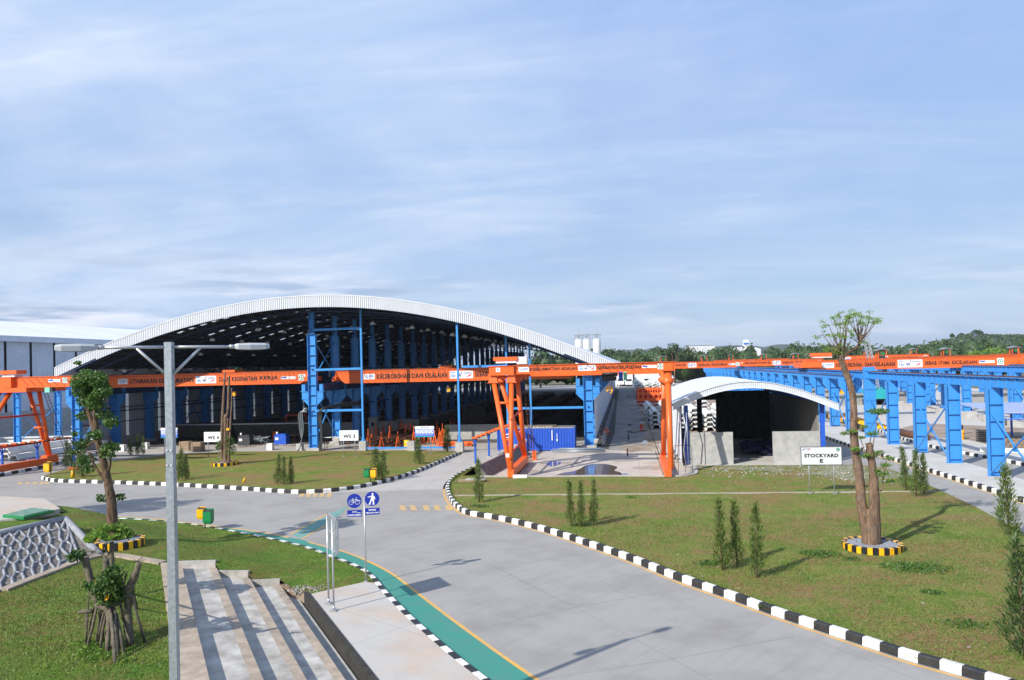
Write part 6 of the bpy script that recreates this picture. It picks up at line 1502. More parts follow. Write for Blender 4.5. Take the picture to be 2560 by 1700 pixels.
for i, ((x, y), h) in enumerate(con):
    p = D(x, y, .13); v = i % 4; dark = i in (11, 21, 22, 23, 25); key = (v, dark)
    if key not in made:
        r = thing('cypress', where[i], 'cypress', (0, 0, 0), 'young cypresses planted on the lawns'); mb, tk = protos[v]
        q = mb.build('foliage', [M['conifd'], M['conifd']] if dark else [M['conif'], M['conifd']], r); q2 = tk.build('trunk', M['bark'], r); made[key] = (r, q, q2)
    else:
        r0, q, q2 = made[key]; r = r0.copy(); col.objects.link(r); r['label'] = where[i]
        for o in (q, q2): e = o.copy(); col.objects.link(e); e.parent = r
    r.location = p; s = h/2.6; wd = 1.15 if i in (10, 11) else 1.6 if i in (18, 19, 20, 24, 21) else (.85 if i < 6 else 1.0); r.scale = (s*wd, s*wd, s); r.rotation_euler = (0, 0, i*1.3)
random.seed(11)

# tree added outside the left edge of view only to shade the road
t = thing('shadow_tree', 'added broad dense tree past the left edge, out of view, shading the road', 'tree', (-42.3, 37.8, 1.78)); b = MB()
limb(b, [Vector((-42.3, 37.8, 1.7)), Vector((-42.2, 37.9, 4.5)), Vector((-42.4, 38, 7.5))], [.35, .28, .22], 10)
for a in range(7): an = a*.9; limb(b, [Vector((-42.3, 38, 5.5+a*.3)), Vector((-42.3+1.3*math.cos(an), 38+1.3*math.sin(an), 8)), Vector((-42.3+2.4*math.cos(an), 38+2.4*math.sin(an), 9.8))], [.14, .09, .04], 6)
b.build('trunk', M['barkd'], t); b = MB()
for i in range(60): an = random.uniform(0, 6.28); r = 2.5*math.sqrt(random.random()); b.leaves((-42.3+r*math.cos(an), 38+r*math.sin(an), 9.9+random.uniform(-1.2, 1.0)-r*.15), (.75, .75, .5), 150, .22, (0, 1), .2)
b.build('crown', [M['leafd'], M['leafm']], t)
# ================================================================ YARD OBJECTS
# shipping containers
ct = thing('shipping_container', 'blue corrugated shipping container with white marks behind the front gantry legs', 'container', (-9, 82, 0))
def container(t, x0, x1, y, d=2.4, h=2.35):
    b = MB(); n = int((x1-x0)/.28); p = (x1-x0)/n
    for i in range(n):
        xa = x0+i*p; q = [(xa, 0), (xa+p*.4, 0), (xa+p*.55, .05), (xa+p*.85, .05), (xa+p, 0)]; vs = []
        for x, yy in q: vs += [(x, y+yy, .2), (x, y+yy, h)]
        b.add(vs, [(2*j, 2*j+2, 2*j+3, 2*j+1) for j in range(4)])
    b.box(((x0+x1)/2, y+d/2+.08, (h+.2)/2), (x1-x0-.02, d-.05, h-.22)); b.build('body', M['container'], t)
    b = MB(); b.box(((x0+x1)/2, y+d/2, h+.03), (x1-x0+.04, d+.04, .08)); b.build('roof', M['galv2'], t)
    b = MB()
    for x in (x0, x1):
        for yy in (y, y+d): b.box((x, yy, h/2+.1), (.14, .14, h-.1))
    b.box(((x0+x1)/2, y-.01, .16), (x1-x0, .1, .16)); b.build('frame', M['container'], t)
container(ct, -9.9, -5.35, 80.3)
f = Face((-9.9, 80.22, .2), (1, 0, 0)); b = MB(); f.rect(b, 2.25, .9, 2.34, 1.95, 0, .01); f.rect(b, 2.75, .8, 2.86, 1.05, 0, .01); f.rect(b, 2.78, 1.1, 2.83, 1.6, 0, .01); b.build('markings', M['signwhite'], ct)
c2 = thing('shipping_container', 'blue container with white letters half hidden behind the orange gantry legs', 'container', (-12, 82, 0)); container(c2, -13.3, -10.05, 80.35)
f = Face((-13.3, 80.27, .2), (1, 0, 0)); b = MB(); f.text(b, 'NUS', 2.1, .72, 3.1, 1.05, 0, .012, .02); f.rect(b, .6, 1.5, 1.2, 1.62, 0, .01); f.rect(b, .6, 1.2, 1.2, 1.3, 0, .01); f.rect(b, .6, .5, .9, 1.0, 0, .01); b.build('lettering', M['signwhite'], c2)
b = MB(); f.line(b, [(2.3, 1.4), (2.9, 1.75)], .1, 0, .012); f.line(b, [(2.3, 1.75), (2.9, 1.4)], .1, 0, .013); b.build('emblem', M['inkred'], c2)
b = MB()
for i in range(26): b.bar((-11.9+i*.17, 80.6, 2.46), (-11.6+i*.17, 82.4, 2.5), .12, .09, i % 2)
o = b.build('timber_stack', [M['galv2'], M['woodplank']]); setp(o, 'loose grey planks lying on the roof of the blue containers', 'planks')
b = MB()
for i in range(22): b.tube([(-6.8+random.uniform(-.2, .2)-(.8 if i % 7 == 0 else 0), 79.9-.16*(i % 8), .08+.12*(i//8)), (-2.4+random.uniform(-.3, .3), 79.6-.16*(i % 8), .08+.12*(i//8))], .045, 6)
o = b.build('pipe_bundle', M['galv']); setp(o, 'bundle of thin galvanised pipes on the ground before the right shed column', 'pipes')
def drum(x, y, m, label, h=.95, r=.3, z=0, lid=None):
    t = thing('oil_drum', label, 'drum', (x, y, z)); b = MB(); b.tube([(x, y, z), (x, y, z+h*.02), (x, y, z+h*.33), (x, y, z+h*.35), (x, y, z+h*.37), (x, y, z+h*.66), (x, y, z+h*.68), (x, y, z+h*.7), (x, y, z+h)], [r, r, r, r*1.05, r, r, r*1.05, r, r], 18); b.build('body', m, t)
    b = MB(); b.tube([(x, y, z+h), (x, y, z+h+.015)], [r*.9, r*.9], 18); b.build('lid', lid or M['dark'], t); return t
p = S(1018, 1122); drum(p.x, p.y, M['binyellow'], 'yellow drum standing between the orange stands and the post plinth', 1.0, .34)
p = S(2402, 1099); drum(p.x, p.y, M['yellow'], 'orange drum with a dark wire coil on top beyond the right-hand runway', 1.05, .36)
q = MB(); q.tube([(p.x+.22*math.cos(a), p.y, 1.3+.26*math.sin(a)) for a in np.linspace(0, 6.28, 14)], .07, 6); q.blob((p.x, p.y, 1.3), (.2, .2, .24), 0, 8, 5, .1); o = q.build('wire_coil', M['rust']); setp(o, 'dark wire coil standing on the orange drum beyond the runway', 'coil')
p = S(688, 1100); drum(p.x, p.y, M['orange'], 'orange drum in the shade at the front of the left shed bay', 1.1, .34)
p = S(1291, 1122); drum(p.x, p.y, M['red'], 'red tank upright beside the blue containers', 1.7, .32)
p = S(1336, 1150); b = MB(); b.box((p.x, p.y, .45), (.36, .3, .7)); b.box((p.x, p.y, .85), (.4, .34, .08)); b.box((p.x, p.y, .06), (.5, .4, .12)); o = b.build('orange_box', M['orange']); setp(o, 'small orange cabinet on the concrete left inside the front gantry', 'cabinet')
p = S(1514, 1090); b = MB(); b.cyl((p.x, p.y, .2), .42, .5, 14); b.cyl((p.x, p.y, 0), .3, .2, 12); b.cyl((p.x, p.y, .7), .2, .3, 10); o = b.build('orange_tub', M['orange']); setp(o, 'orange tub by the dark gutter along the shed side wall', 'tub')
for (x, y), lab in (((676, 1125), 'plain concrete block in the middle of the left shed front'), ((307, 1128), 'white block at the front left corner of the shed, the one nearer the leafy tree'), ((365, 1122), 'white block at the shed front left, next to the lamp pole'), ((842, 1112), 'pale block under the trestle behind the WS 3 sign'), ((750, 1126), 'small concrete block beside the blue middle column')):
    p = S(x, y); b = MB(); s = .85 if x != 842 else 1.0; b.prism([(p.x-s*.4, p.y-s*.35), (p.x+s*.4, p.y-s*.35), (p.x+s*.4, p.y+s*.35), (p.x-s*.4, p.y+s*.35)], 0, s*.86); b.prism([(p.x-s*.36, p.y-s*.31), (p.x+s*.36, p.y-s*.31), (p.x+s*.36, p.y+s*.31), (p.x-s*.36, p.y+s*.31)], s*.86, s*.9)
    o = b.build('concrete_block', M['pile'] if 'white' in lab or 'plain' in lab else M['concrete']); setp(o, lab, 'block')
# timber crates
for i, (x, y) in enumerate(((466, 1126), (495, 1128))):
    p = S(x, y); t = thing('timber_crate', ('left' if i == 0 else 'right')+' one of two plank crates at the edge of the far lawn', 'crate', (p.x, p.y, 0))
    b = MB()
    for k in range(4): b.box((p.x, p.y, .14+k*.26), (1.25, .9, .24))
    b.build('planks', M['woodplank'], t); 
    for s in (-.5, .5): b = MB(); b.box((p.x+s, p.y-.47, .55), (.1, .04, 1.1)); b.build('batten', M['woodplank'], t)
# concrete vats inside left bay
for i, (x0, x1) in enumerate(((-60.5, -52.0), (-51.4, -40.5))):
    yc = 99; t = thing('casting_vat', ('left' if i == 0 else 'right')+' long grey steel casting bed inside the left shed bay', 'casting bed', ((x0+x1)/2, yc, 0))
    b = MB(); b.add([(x0+.4, yc-2, .3), (x1-.4, yc-2, .3), (x1, yc-2.3, 2.0), (x0, yc-2.3, 2.0), (x0+.4, yc+2, .3), (x1-.4, yc+2, .3), (x1, yc+2.3, 2.0), (x0, yc+2.3, 2.0)], [(0,1,2,3),(7,6,5,4),(1,5,6,2),(4,0,3,7),(3,2,6,7)]); b.build('bed', M['concdark'], t)  # dark bed colour stands for the shade inside the bay
    b = MB(); b.box(((x0+x1)/2, yc-2.35, 2.05), (x1-x0+.1, .2, .16)); b.build('rim', M['galv'], t)
# long dark moulds and rebar beds deep inside both bays
k_ = 0
for bx, lab in ((-58, 'left bay'), (-27, 'right bay')):
    for j in range(4):
        for i in range(4):
            x = bx+j*6.2; y = 112+i*30+(j % 2)*3; b = MB(); b.box((x, y, .55), (2.0, 22, .9)); b.box((x, y, 1.05), (2.4, 22, .1)); b.box((x-1.2, y, .35), (.1, 22, .7)); b.box((x+1.2, y, .35), (.1, 22, .7))
            for yy in np.arange(y-10, y+11, 2.5): b.box((x, yy, .4), (2.7, .12, .7))
            o = b.build('pile_mould', M['rust'] if (i+j) % 3 else M['concdark']); setp(o, 'dark pile mould in the %s, %s from the front, %s row' % (lab, ordn(i), ordn(j)), 'mould', 'pile moulds lying inside the shed')
# concrete pieces with holes, standing deep at right
for i, x in enumerate((1168, 1186, 1205)):
    p = S(x, 1072); b = MB(); b.box((p.x, p.y, 1.5), (1.1, .5, 3.0)); b.box((p.x, p.y, 3.0), (1.3, .6, .35)); 
    for z in (1.0, 1.6, 2.2): b.cyl((p.x, p.y-.26, z), .01, .01); b.box((p.x, p.y-.26, z), (.18, .03, .22), 1)
    o = b.build('pierced_block', [M['concdark'], M['dark']]); setp(o, ('left', 'middle', 'right')[i]+' one of three pierced concrete pieces standing in the right shed bay', 'concrete piece')
p = S(1185, 1098); b = MB(); b.box((p.x, p.y, .9), (7, .25, 1.8)); o = b.build('low_wall', M['concwall']); setp(o, 'low bare concrete wall across the right shed bay behind the ramp', 'wall')
p = S(935, 1090); b = MB(); b.box((p.x, p.y, 1.2), (1.1, .9, 2.4)); b.box((p.x, p.y-.46, 1.6), (.35, .03, .5), 1); b.box((p.x, p.y, 2.43), (1.25, 1.05, .08)); o = b.build('switch_cabinet', [M['concwall'], M['dark']]); setp(o, 'tall grey switch cabinet beside the second middle column of the shed', 'cabinet')
# orange stands and rebar bundles in the right bay
kz = 500/1633
st_xy = [(558, 1300), (590, 1290), (665, 1300), (735, 1290), (800, 1300), (862, 1240), (930, 1290), (1005, 1280), (620, 1230), (680, 1215), (745, 1210), (830, 1200), (1100, 1285), (1140, 1270), (1165, 1250), (1185, 1240), (1060, 1260), (1235, 1200), (1260, 1195), (1290, 1200), (900, 1230), (1030, 1240), (1120, 1230), (1150, 1300)]
sp_ = None
for i, (x, y) in enumerate(st_xy):
    p = S(750+x*kz, 720+y*kz)
    if sp_ is None:
        sp_ = thing('steel_stand', 'slender orange splayed steel stand among the rebar in the right shed bay', 'stand', (0, 0, 0), 'orange stands among the rebar'); b = MB()
        b.bar((-.28, 0, 0), (-.03, 0, 1.5), .1, .1); b.bar((.28, 0, 0), (.03, 0, 1.5), .1, .1); b.bar((0, .4, 0), (0, 0, 1.5), .08, .08); b.bar((0, 0, 1.45), (0, 0, 2.1), .07, .07); b.bar((-.2, 0, .5), (.2, 0, .5), .07, .07); q1 = b.build('frame', M['orange'], sp_)
        b = MB(); b.box((-.28, 0, .02), (.2, .2, .04)); b.box((.28, 0, .02), (.2, .2, .04)); q2 = b.build('foot', M['orange'], sp_); r = sp_
    else:
        r = sp_.copy(); col.objects.link(r)
        for o in (q1, q2): e = o.copy(); col.objects.link(e); e.parent = r
    r.location = p; r.rotation_euler = (0, 0, random.uniform(0, 1.2)); r.scale = (1, 1, random.uniform(.8, 1.1)); r['label'] = 'slender orange splayed stand among the rebar, %s from the left' % ordn(sorted(q_[0] for q_ in st_xy).index(x)) if sorted(q_[0] for q_ in st_xy).index(x) < 12 else 'slender orange splayed stand among the rebar, %s from the right' % ordn(sorted([q_[0] for q_ in st_xy], reverse=True).index(x))
for i, x in enumerate((590, 740, 640, 840)):
    p = S(750+x*kz, 720+1300*kz); t = thing('rebar_bundle', ('first from the left', 'third from the left', 'second from the left', 'fourth from the left')[i]+' of the rusty rebar bundles at the front of the right bay', 'rebar', p)
    b = MB()
    for k in range(34): a = random.uniform(0, 6.3); r = .62*math.sqrt(random.random()); dy = random.uniform(-.7, .7); b.tube([(p.x+r*math.cos(a), p.y+dy, .62+r*math.sin(a)*.75), (p.x+r*math.cos(a)+.3, p.y+13+dy, .62+r*math.sin(a)*.7)], .05, 5)
    b.build('rods', M['rust'], t); b = MB(); b.box((p.x, p.y+1.5, .08), (1.6, .25, .16)); b.box((p.x, p.y+9, .08), (1.6, .25, .16)); b.build('sleeper', M['woodplank'], t)
b = MB(); p = S(1142, 1115)
for i in range(26): b.bar((p.x-1.6+random.uniform(-.5, .3), p.y+random.uniform(-.6, .9), .1+.08*(i//5)), (p.x+1.5+random.uniform(-.3, .4), p.y+random.uniform(-.9, .6), .1+.08*(i//5)), .12, .12)
o = b.build('orange_beam_pile', M['orange']); setp(o, 'untidy pile of orange steel bars beside the front plinth', 'steel bars')
# trestle and hoses round the middle column
t = thing('trestle', 'light trestle table behind the WS 3 sign', 'trestle', S(855, 1125)); p = S(845, 1126)
b = MB(); b.box((p.x-.3, p.y+.5, 1.42), (3.0, .8, .06)); b.build('top', M['pile'], t); b = MB()
for s in (-1.6, 1.0): 
    for u in (.2, .9): b.bar((p.x+s, p.y+u, 0), (p.x+s, p.y+u, 1.4), .05, .05)
b.bar((p.x-1.9, p.y+.2, .1), (p.x+.7, p.y+.2, 1.2), .04, .04); b.build('legs', M['rust'], t)
hs = thing('hoses', 'thick black hoses hanging in loops beside the blue middle column', 'hoses', (XM, 82, 0))
for k in range(6):
    b = MB(); o_ = k*.09
    b.tube(smooth([(XM-1.55-o_*.6, 81.7, .05), (XM-1.35+o_*.3, 81.7, .9), (XM-1.0-o_, 81.65, 2.4), (XM-1.05-o_, 81.6, 4.2), (XM-.75, 81.6, 4.75-o_), (XM-.5, 81.7, 4.7-o_)], 4), .045, 6); b.build('hose', M['dark'] if k % 2 else M['galv'], hs)
    b = MB(); b.tube(smooth([(XM+.3+o_, 81.7, .05), (XM+.85+o_*.6, 81.7, .9), (XM+.95+o_*.5, 81.65, 2.6), (XM+.75+o_, 81.6, 4.0), (XM+1.6, 81.8, 4.9-o_*.5), (XM+4.2, 86, 5.3-o_)], 4), .045, 6); b.build('hose', M['dark'], hs)
# heaps and clutter of the left bay front
for x, y, lab, m_ in ((615, 1113, 'dark covered machine with bright fittings at the front of the left bay', 'dark'), (650, 1108, 'heap of silvery scrap beside the dark machine in the left bay', 'galv'), (705, 1110, 'dark blue bin with a white label at the left bay front', 'blue_dark')):
    p = S(x, y); b = MB()
    if m_ == 'galv':
        for i in range(60): b.bar((p.x+random.uniform(-1.3, 1.3), p.y+random.uniform(-1, 1), random.uniform(.05, .8)), (p.x+random.uniform(-1.5, 1.5), p.y+random.uniform(-1, 1), random.uniform(.05, 1.0)), .06, .06)
        o = b.build('scrap_heap', M[m_]); cat_ = 'scrap'
    else:
        b.box((p.x, p.y, .6), (1.5, 1.1, 1.0)); b.box((p.x, p.y, 1.15), (1.2, .9, .2)); b.box((p.x-.4, p.y-.57, .7), (.4, .03, .3), 1); b.cyl((p.x-.5, p.y-.2, 1.2), .12, .3, 10, 1); b.box((p.x, p.y, .06), (1.6, 1.2, .12)); o = b.build('machine' if m_ == 'dark' else 'rubbish_bin', [M[m_], M['signwhite']]); cat_ = 'machine' if m_ == 'dark' else 'bin'
    setp(o, lab, cat_)
# more work gear at the shed front
def sq(x, y, z=0): return S(400+x*kz, 720+y*kz, z)
t = thing('portal_frame', 'dull orange portal frame in the shade of the left shed bay', 'steel frame', sq(1110, 1230)); a_, c_ = sq(1035, 1215), sq(1195, 1215)
b = MB(); b.bar(a_, a_+Vector((0, 0, 2.9)), .12, .12); b.bar(c_, c_+Vector((0, 0, 2.9)), .12, .12); b.bar(a_+Vector((0, 0, 2.9)), c_+Vector((0, 0, 2.9)), .16, .16); b.build('frame', M['red'], t)
for i, (x, y, w_, h_) in enumerate(((1160, 1205, 3.2, 1.7), (960, 1215, 2.2, 1.5), (1340, 1205, 2.6, 1.7), (1560, 1195, 3.4, 1.6), (1830, 1190, 4.0, 1.7), (2030, 1180, 3.0, 1.8))):
    p = sq(x, y); b = MB(); b.box((p.x, p.y, h_/2), (w_, .5, h_)); b.box((p.x, p.y, h_+.03), (w_+.1, .6, .06)); o = b.build('barrier_block', M['concwall']); setp(o, 'grey concrete barrier across the shed bays, %s from the left' % ['second', 'first', 'third', 'fourth', 'fifth', 'sixth'][i], 'barrier', 'concrete barriers in the shed')
p = sq(1040, 1258); t = thing('workbench', 'low workbench with dark tools on it beside the blue bin', 'bench', p); b = MB(); b.box((p.x, p.y, .85), (2.6, 1.0, .08)); b.build('top', M['woodplank'], t)
for s in (-1.1, 1.1): b = MB(); b.box((p.x+s, p.y, .4), (.1, .8, .8)); b.build('leg', M['rust'], t)
for i, (x, y, m_, lab) in enumerate(((905, 1190, 'rust', 'rusty steel cage leaning in the left bay, left of the portal frame'), (1000, 1190, 'rust', 'rusty steel cage standing under the orange portal frame'), (2010, 1225, 'orange', 'orange steel trestle deep in the right bay, left of the cypress'))):
    p = sq(x, y); b = MB()
    for u in (-.8, 0, .8):
        for v in (-.5, .5): b.bar((p.x+u, p.y+v, 0), (p.x+u, p.y+v, 1.7), .06, .06)
    for z in (.3, .8, 1.3, 1.7):
        for v in (-.5, .5): b.bar((p.x-.8, p.y+v, z), (p.x+.8, p.y+v, z), .05, .05)
        for u in (-.8, .8): b.bar((p.x+u, p.y-.5, z), (p.x+u, p.y+.5, z), .05, .05)
    o = b.build('steel_cage', M[m_]); setp(o, lab, 'cage')
for i in range(7):
    p = sq(640+i*70+random.uniform(-20, 20), 1290+random.uniform(-15, 12)); b = MB()
    for k in range(9): b.bar((p.x+random.uniform(-.9, .9), p.y+random.uniform(-.3, .3), .04), (p.x+random.uniform(-.9, .9), p.y+random.uniform(-.3, .3), .07), .08, .04, k % 2)
    o = b.build('scrap_timber', [M['woodplank'], M['rust']]); setp(o, 'flat scatter of broken timber before the left bay, %s from the left' % ordn(i), 'timber', 'scattered timber before the left bay')
# low cable track rails with blue posts: middle and left
def track(label, pts, zt, zb=0, foot=True, split=True):
    t = thing('cable_track', label, 'cable track', pts[0])
    b = MB()
    for p, q in zip(pts, pts[1:]): b.bar(p+Vector((0, 0, zt)), q+Vector((0, 0, zt)), .2, .1)
    b.build('track_rail', M['dark'], t)
    L_ = sum((q-p).length for p, q in zip(pts, pts[1:])); b = MB(); i = 0
    for s in resample(pts, 1.0): b = MB(); b.box((s.x, s.y, s.z+zt+.1), (.5, .3, .14), 0, random.uniform(-.3, .3)); b.build('cable_carrier', M['orange'], t)
    for p in pts:
        b = MB(); b.bar(p, p+Vector((0, 0, zt-.5)), .16, .16)
        d = (pts[-1]-pts[0]).normalized()
        for s in (-1, 1): b.bar(p+Vector((0, 0, zt-.75)), p+d*s*.42+Vector((0, 0, zt-.06)), .08, .08)
        b.bar(p+Vector((0, 0, zt-.5)), p+Vector((0, 0, zt-.1)), .1, .1); b.build('post', M['blue_dark'], t)
        if foot: b = MB(); b.box((p.x, p.y, p.z+.1), (.4, .4, .35)); b.build('footing', M['concrete'], t)
    return t
track('low cable track on blue posts along the grass strip left of the front gantry', [Vector((-13.0, 66.5, .3)), Vector((-12.35, 69.6, .5)), Vector((-11.75, 74.0, .6)), Vector((-11.2, 79.0, .6))], 2.35)
kk_ = 260/2361
pa, pb, pc = S(55*kk_, 1050+1200*kk_), S(850*kk_, 1050+1080*kk_), S(1650*kk_, 1050+720*kk_)
track('low dark cable track on blue posts before the orange sill at the left edge', [pa+(pa-pb), pa, pb, pb+(pb-pa)*1.15], 2.5, foot=False)
b = MB(); 
for i in range(14): b.blob((-58.9-random.uniform(0, 2.6), 73.5+random.uniform(-.5, .5), .25), (.6, .4, random.uniform(.2, .45)), 0, 8, 5, .15)
o = b.build('tarpaulin', M['tarp']); setp(o, 'crumpled dark blue tarpaulin on the ground behind the left gantry sill', 'tarpaulin')
# bins
def bin_(t, x, y, z, m, name='bin_body', s=1.0, rz=0):
    b = MB(); w, d, h = .42*s, .34*s, .72*s
    b.add([(x-w*.38, y-d*.35, z), (x+w*.38, y-d*.35, z), (x+w*.38, y+d*.35, z), (x-w*.38, y+d*.35, z), (x-w*.5, y-d*.5, z+h*.2), (x+w*.5, y-d*.5, z+h*.2), (x+w*.5, y+d*.5, z+h*.2), (x-w*.5, y+d*.5, z+h*.2), (x-w*.5, y-d*.5, z+h*.85), (x+w*.5, y-d*.5, z+h*.85), (x+w*.5, y+d*.5, z+h), (x-w*.5, y+d*.5, z+h)],
          [(3,2,1,0),(0,1,5,4),(1,2,6,5),(2,3,7,6),(3,0,4,7),(4,5,9,8),(5,6,10,9),(6,7,11,10),(7,4,8,11)]); b.build(name, m, t)
    b = MB(); b.add([(x-w*.42, y-d*.42, z+h*.84), (x+w*.42, y-d*.42, z+h*.84), (x+w*.42, y+d*.42, z+h*.93), (x-w*.42, y+d*.42, z+h*.93)], [(0,1,2,3)]); b.build('opening', M['dark'], t)
def binpair(x, y, z, label, rz=0):
    t = thing('litter_bins', label, 'bins', (x, y, z)); b = MB(); b.tube([(x, y+.05, z), (x, y+.05, z+1.15)], .03, 8); b.box((x, y+.05, z+.95), (.7, .05, .05)); b.build('post', M['black'], t)
    bin_(t, x-.27, y, z+.4, M['bingreen']); bin_(t, x+.27, y-.02, z+.4, M['binyellow']); t.rotation_euler = (0, 0, rz); return t
p = S(926, 1207, .13); binpair(p.x, p.y, .13, 'green and yellow litter bins on a post at the kerb of the far lawn')
p = S(513, 1320, .13); t = thing('litter_bins', 'tilted yellow and green litter bins beside the green lane on the near left lawn', 'bins', (p.x, p.y, .13))
b = MB(); b.tube([(p.x, p.y, .13), (p.x, p.y, 1.1)], .03, 8); b.build('post', M['black'], t); bin_(t, p.x-.28, p.y+.1, .62, M['binyellow'], s=.95); bin_(t, p.x+.26, p.y-.1, .4, M['bingreen'], s=1.15)
p = S(121, 1190); t = thing('litter_bin', 'yellow litter bin on a dark post at the road edge on the far left', 'bin', (p.x, p.y, 0)); b = MB(); b.tube([(p.x+.25, p.y, 0), (p.x+.25, p.y, 1.3)], .03, 8); b.build('post', M['black'], t); bin_(t, p.x-.05, p.y, .35, M['binyellow'], s=1.3)
p = S(182, 1193, .13); b = MB(); b.tube([(p.x, p.y, .1), (p.x+.02, p.y, .8)], [.17, .12], 10); b.box((p.x+.05, p.y, .92), (.8, .3, .12), 1, .2); o = b.build('hydrant', [M['binyellow'], M['orange']]); setp(o, 'small yellow standpipe with an orange bar on the far lawn left end', 'hydrant')
b = MB(); p = S(608, 1206, .13); b.tube([(p.x, p.y, .1), (p.x+.15, p.y, .5)], [.1, .07], 8); o = b.build('marker', M['binyellow']); setp(o, 'little yellow marker leaning in the grass near the painted kerb', 'marker')
b = MB(); p = S(1178, 1203, .13); b.box((p.x, p.y, .2), (2.0, 1.0, .1), 0, .2); b.box((p.x+.4, p.y-.1, .3), (1.5, .6, .08), 1, -.1); b.box((p.x-.9, p.y-.5, .16), (1.2, .12, .06), 0, 1.0); o = b.build('board_pile', [M['woodplank'], M['concrete']]); setp(o, 'weathered boards lying in the grass behind the lone slim cypress', 'boards')
# person in orange by the stacks
p = S(1604, 1081); pe = thing('person', 'person in orange work clothes and a white helmet crouched beside the precast stacks', 'person', (p.x, p.y, 0))
def skinned(name, nodes, edges, m, parent, loc):
    me = bpy.data.meshes.new(name); me.from_pydata([n[0] for n in nodes], edges, []); o = bpy.data.objects.new(name, me); col.objects.link(o); me.materials.append(m); o.parent = parent; o.location = loc
    sk = o.modifiers.new('s', 'SKIN'); ss_ = o.modifiers.new('d', 'SUBSURF'); ss_.levels = 2; ss_.render_levels = 2
    for i, n in enumerate(nodes): me.skin_vertices[0].data[i].radius = (n[1], n[1])
    me.skin_vertices[0].data[0].use_root = True; return o
nodes = [((0, 0, .62), .15), ((0, -.06, .85), .16), ((0, -.16, 1.12), .17), ((0, -.2, 1.27), .06), ((0, -.22, 1.42), .1),
         ((-.1, -.02, .6), .1), ((-.14, -.32, .5), .09), ((-.14, -.16, .1), .06), ((-.14, -.3, .05), .05),
         ((.1, -.02, .6), .1), ((.16, -.22, .42), .09), ((.16, .02, .1), .06), ((.16, -.12, .05), .05),
         ((-.2, -.18, 1.18), .07), ((-.27, -.32, .95), .055), ((-.16, -.5, .82), .035), ((.2, -.18, 1.18), .07), ((.28, -.3, .95), .055), ((.18, -.5, .8), .035)]
edges = [(0, 1), (1, 2), (2, 3), (3, 4), (0, 5), (5, 6), (6, 7), (7, 8), (0, 9), (9, 10), (10, 11), (11, 12), (2, 13), (13, 14), (14, 15), (2, 16), (16, 17), (17, 18)]
skinned('body', nodes, edges, M['hivis'], pe, (0, 0, 0))
b = MB(); b.blob((p.x, p.y-.25, 1.45), (.1, .11, .12), 0, 12, 8); 
b.build('face', M['skin'], pe)
b = MB(); b.blob((p.x, p.y-.23, 1.53), (.13, .15, .11), 0, 12, 8); b.cyl((p.x, p.y-.25, 1.5), .16, .015, 14); b.build('helmet', M['signwhite'], pe); pe.scale = (.8, .8, .8)
# precast corrugated sheet piles
def pile_mesh(Lp=9.5):
    b = MB(); pr = [(-.64, 0), (-.47, 0), (-.28, .42), (.28, .42), (.47, 0), (.64, 0)]; th = .17
    up = [(x, z+th) for x, z in pr]; P = pr+[(x*1.0, z) for x, z in reversed(up)]; n = len(P)
    vs = [(x, 0, z) for x, z in P]+[(x, Lp, z) for x, z in P]
    for i in range(n): j = (i+1) % n; b.add([vs[i], vs[j], vs[j+n], vs[i+n]], [(0, 1, 2, 3)])
    for i in range(5):
        a, c, d_, e = pr[i], pr[i+1], up[i+1], up[i]
        b.add([(a[0], 0, a[1]), (c[0], 0, c[1]), (d_[0], 0, d_[1]), (e[0], 0, e[1])], [(0, 1, 2, 3)]); b.add([(a[0], Lp, a[1]), (c[0], Lp, c[1]), (d_[0], Lp, d_[1]), (e[0], Lp, e[1])], [(3, 2, 1, 0)])
    return b
pm = None
def put_pile(x, y, z, label, group):
    global pm
    if pm is None: pm = pile_mesh().build('sheet_pile', M['pile']); o = pm
    else: o = pm.copy(); col.objects.link(o)
    o.location = (x, y, z); o.rotation_euler = (0, 0, random.uniform(-.01, .01)); setp(o, label, 'sheet pile', group); return o
NP = 0
stacks = [(3.9, 105.5, 4), (3.6, 118, 4), (6.0, 112, 4), (5.8, 124, 4), (8.0, 118, 3), (3.7, 134, 3)]
lv = ['lowest', 'second', 'third', 'fourth', 'fifth', 'sixth']
for si, (x, y, n) in enumerate(stacks):
    for k in range(n):
        put_pile(x+random.uniform(-.06, .06), y+random.uniform(-.2, .2), .1+k*.58, 'concrete sheet pile, %s layer, %s stack beside the crane yard road' % (lv[k], ordn(si)), 'sheet piles stacked beside the crane yard road'); NP += 1
for si in range(26):
    x = 3.4+(si % 5)*1.75; y = 188+(si//5)*15+random.uniform(-1, 1)
    for k in range(6 if si < 15 else 4): put_pile(x, y, .1+k*.62, 'concrete pile, %s layer, %s stack, %s row before the mixer trucks' % (lv[k], ordn(si % 5), ordn(si//5)), 'concrete piles in the far stacks'); NP += 1
for si, (x, y, n) in enumerate(((7.0, 100, 4), (8.6, 101, 5), (10.4, 100.5, 4), (12.2, 102, 5), (14.0, 101, 3), (9.0, 116, 5), (11.5, 118, 5))):
    for k in range(n): put_pile(x, y, .1+k*.58, 'sheet pile behind the small arched shed, %s layer, %s stack' % (lv[k], ordn(si)), 'sheet piles behind the small shed'); NP += 1
for si, (x, y, n, dx_) in enumerate(((-71.5, 96.5, 5, 0), (-69.6, 97, 5, 0), (-76, 99, 4, 0), (-64.9, 75, 1, 0), (-67.2, 76.5, 2, 0), (-69.6, 78, 2, 0), (-66.6, 92, 5, 0))):
    for k in range(n):
        o = put_pile(x, y, .1+k*.55, 'sheet pile left of the large arched shed, %s layer, %s stack' % (lv[k], ordn(si)), 'sheet piles left of the arched shed'); NP += 1
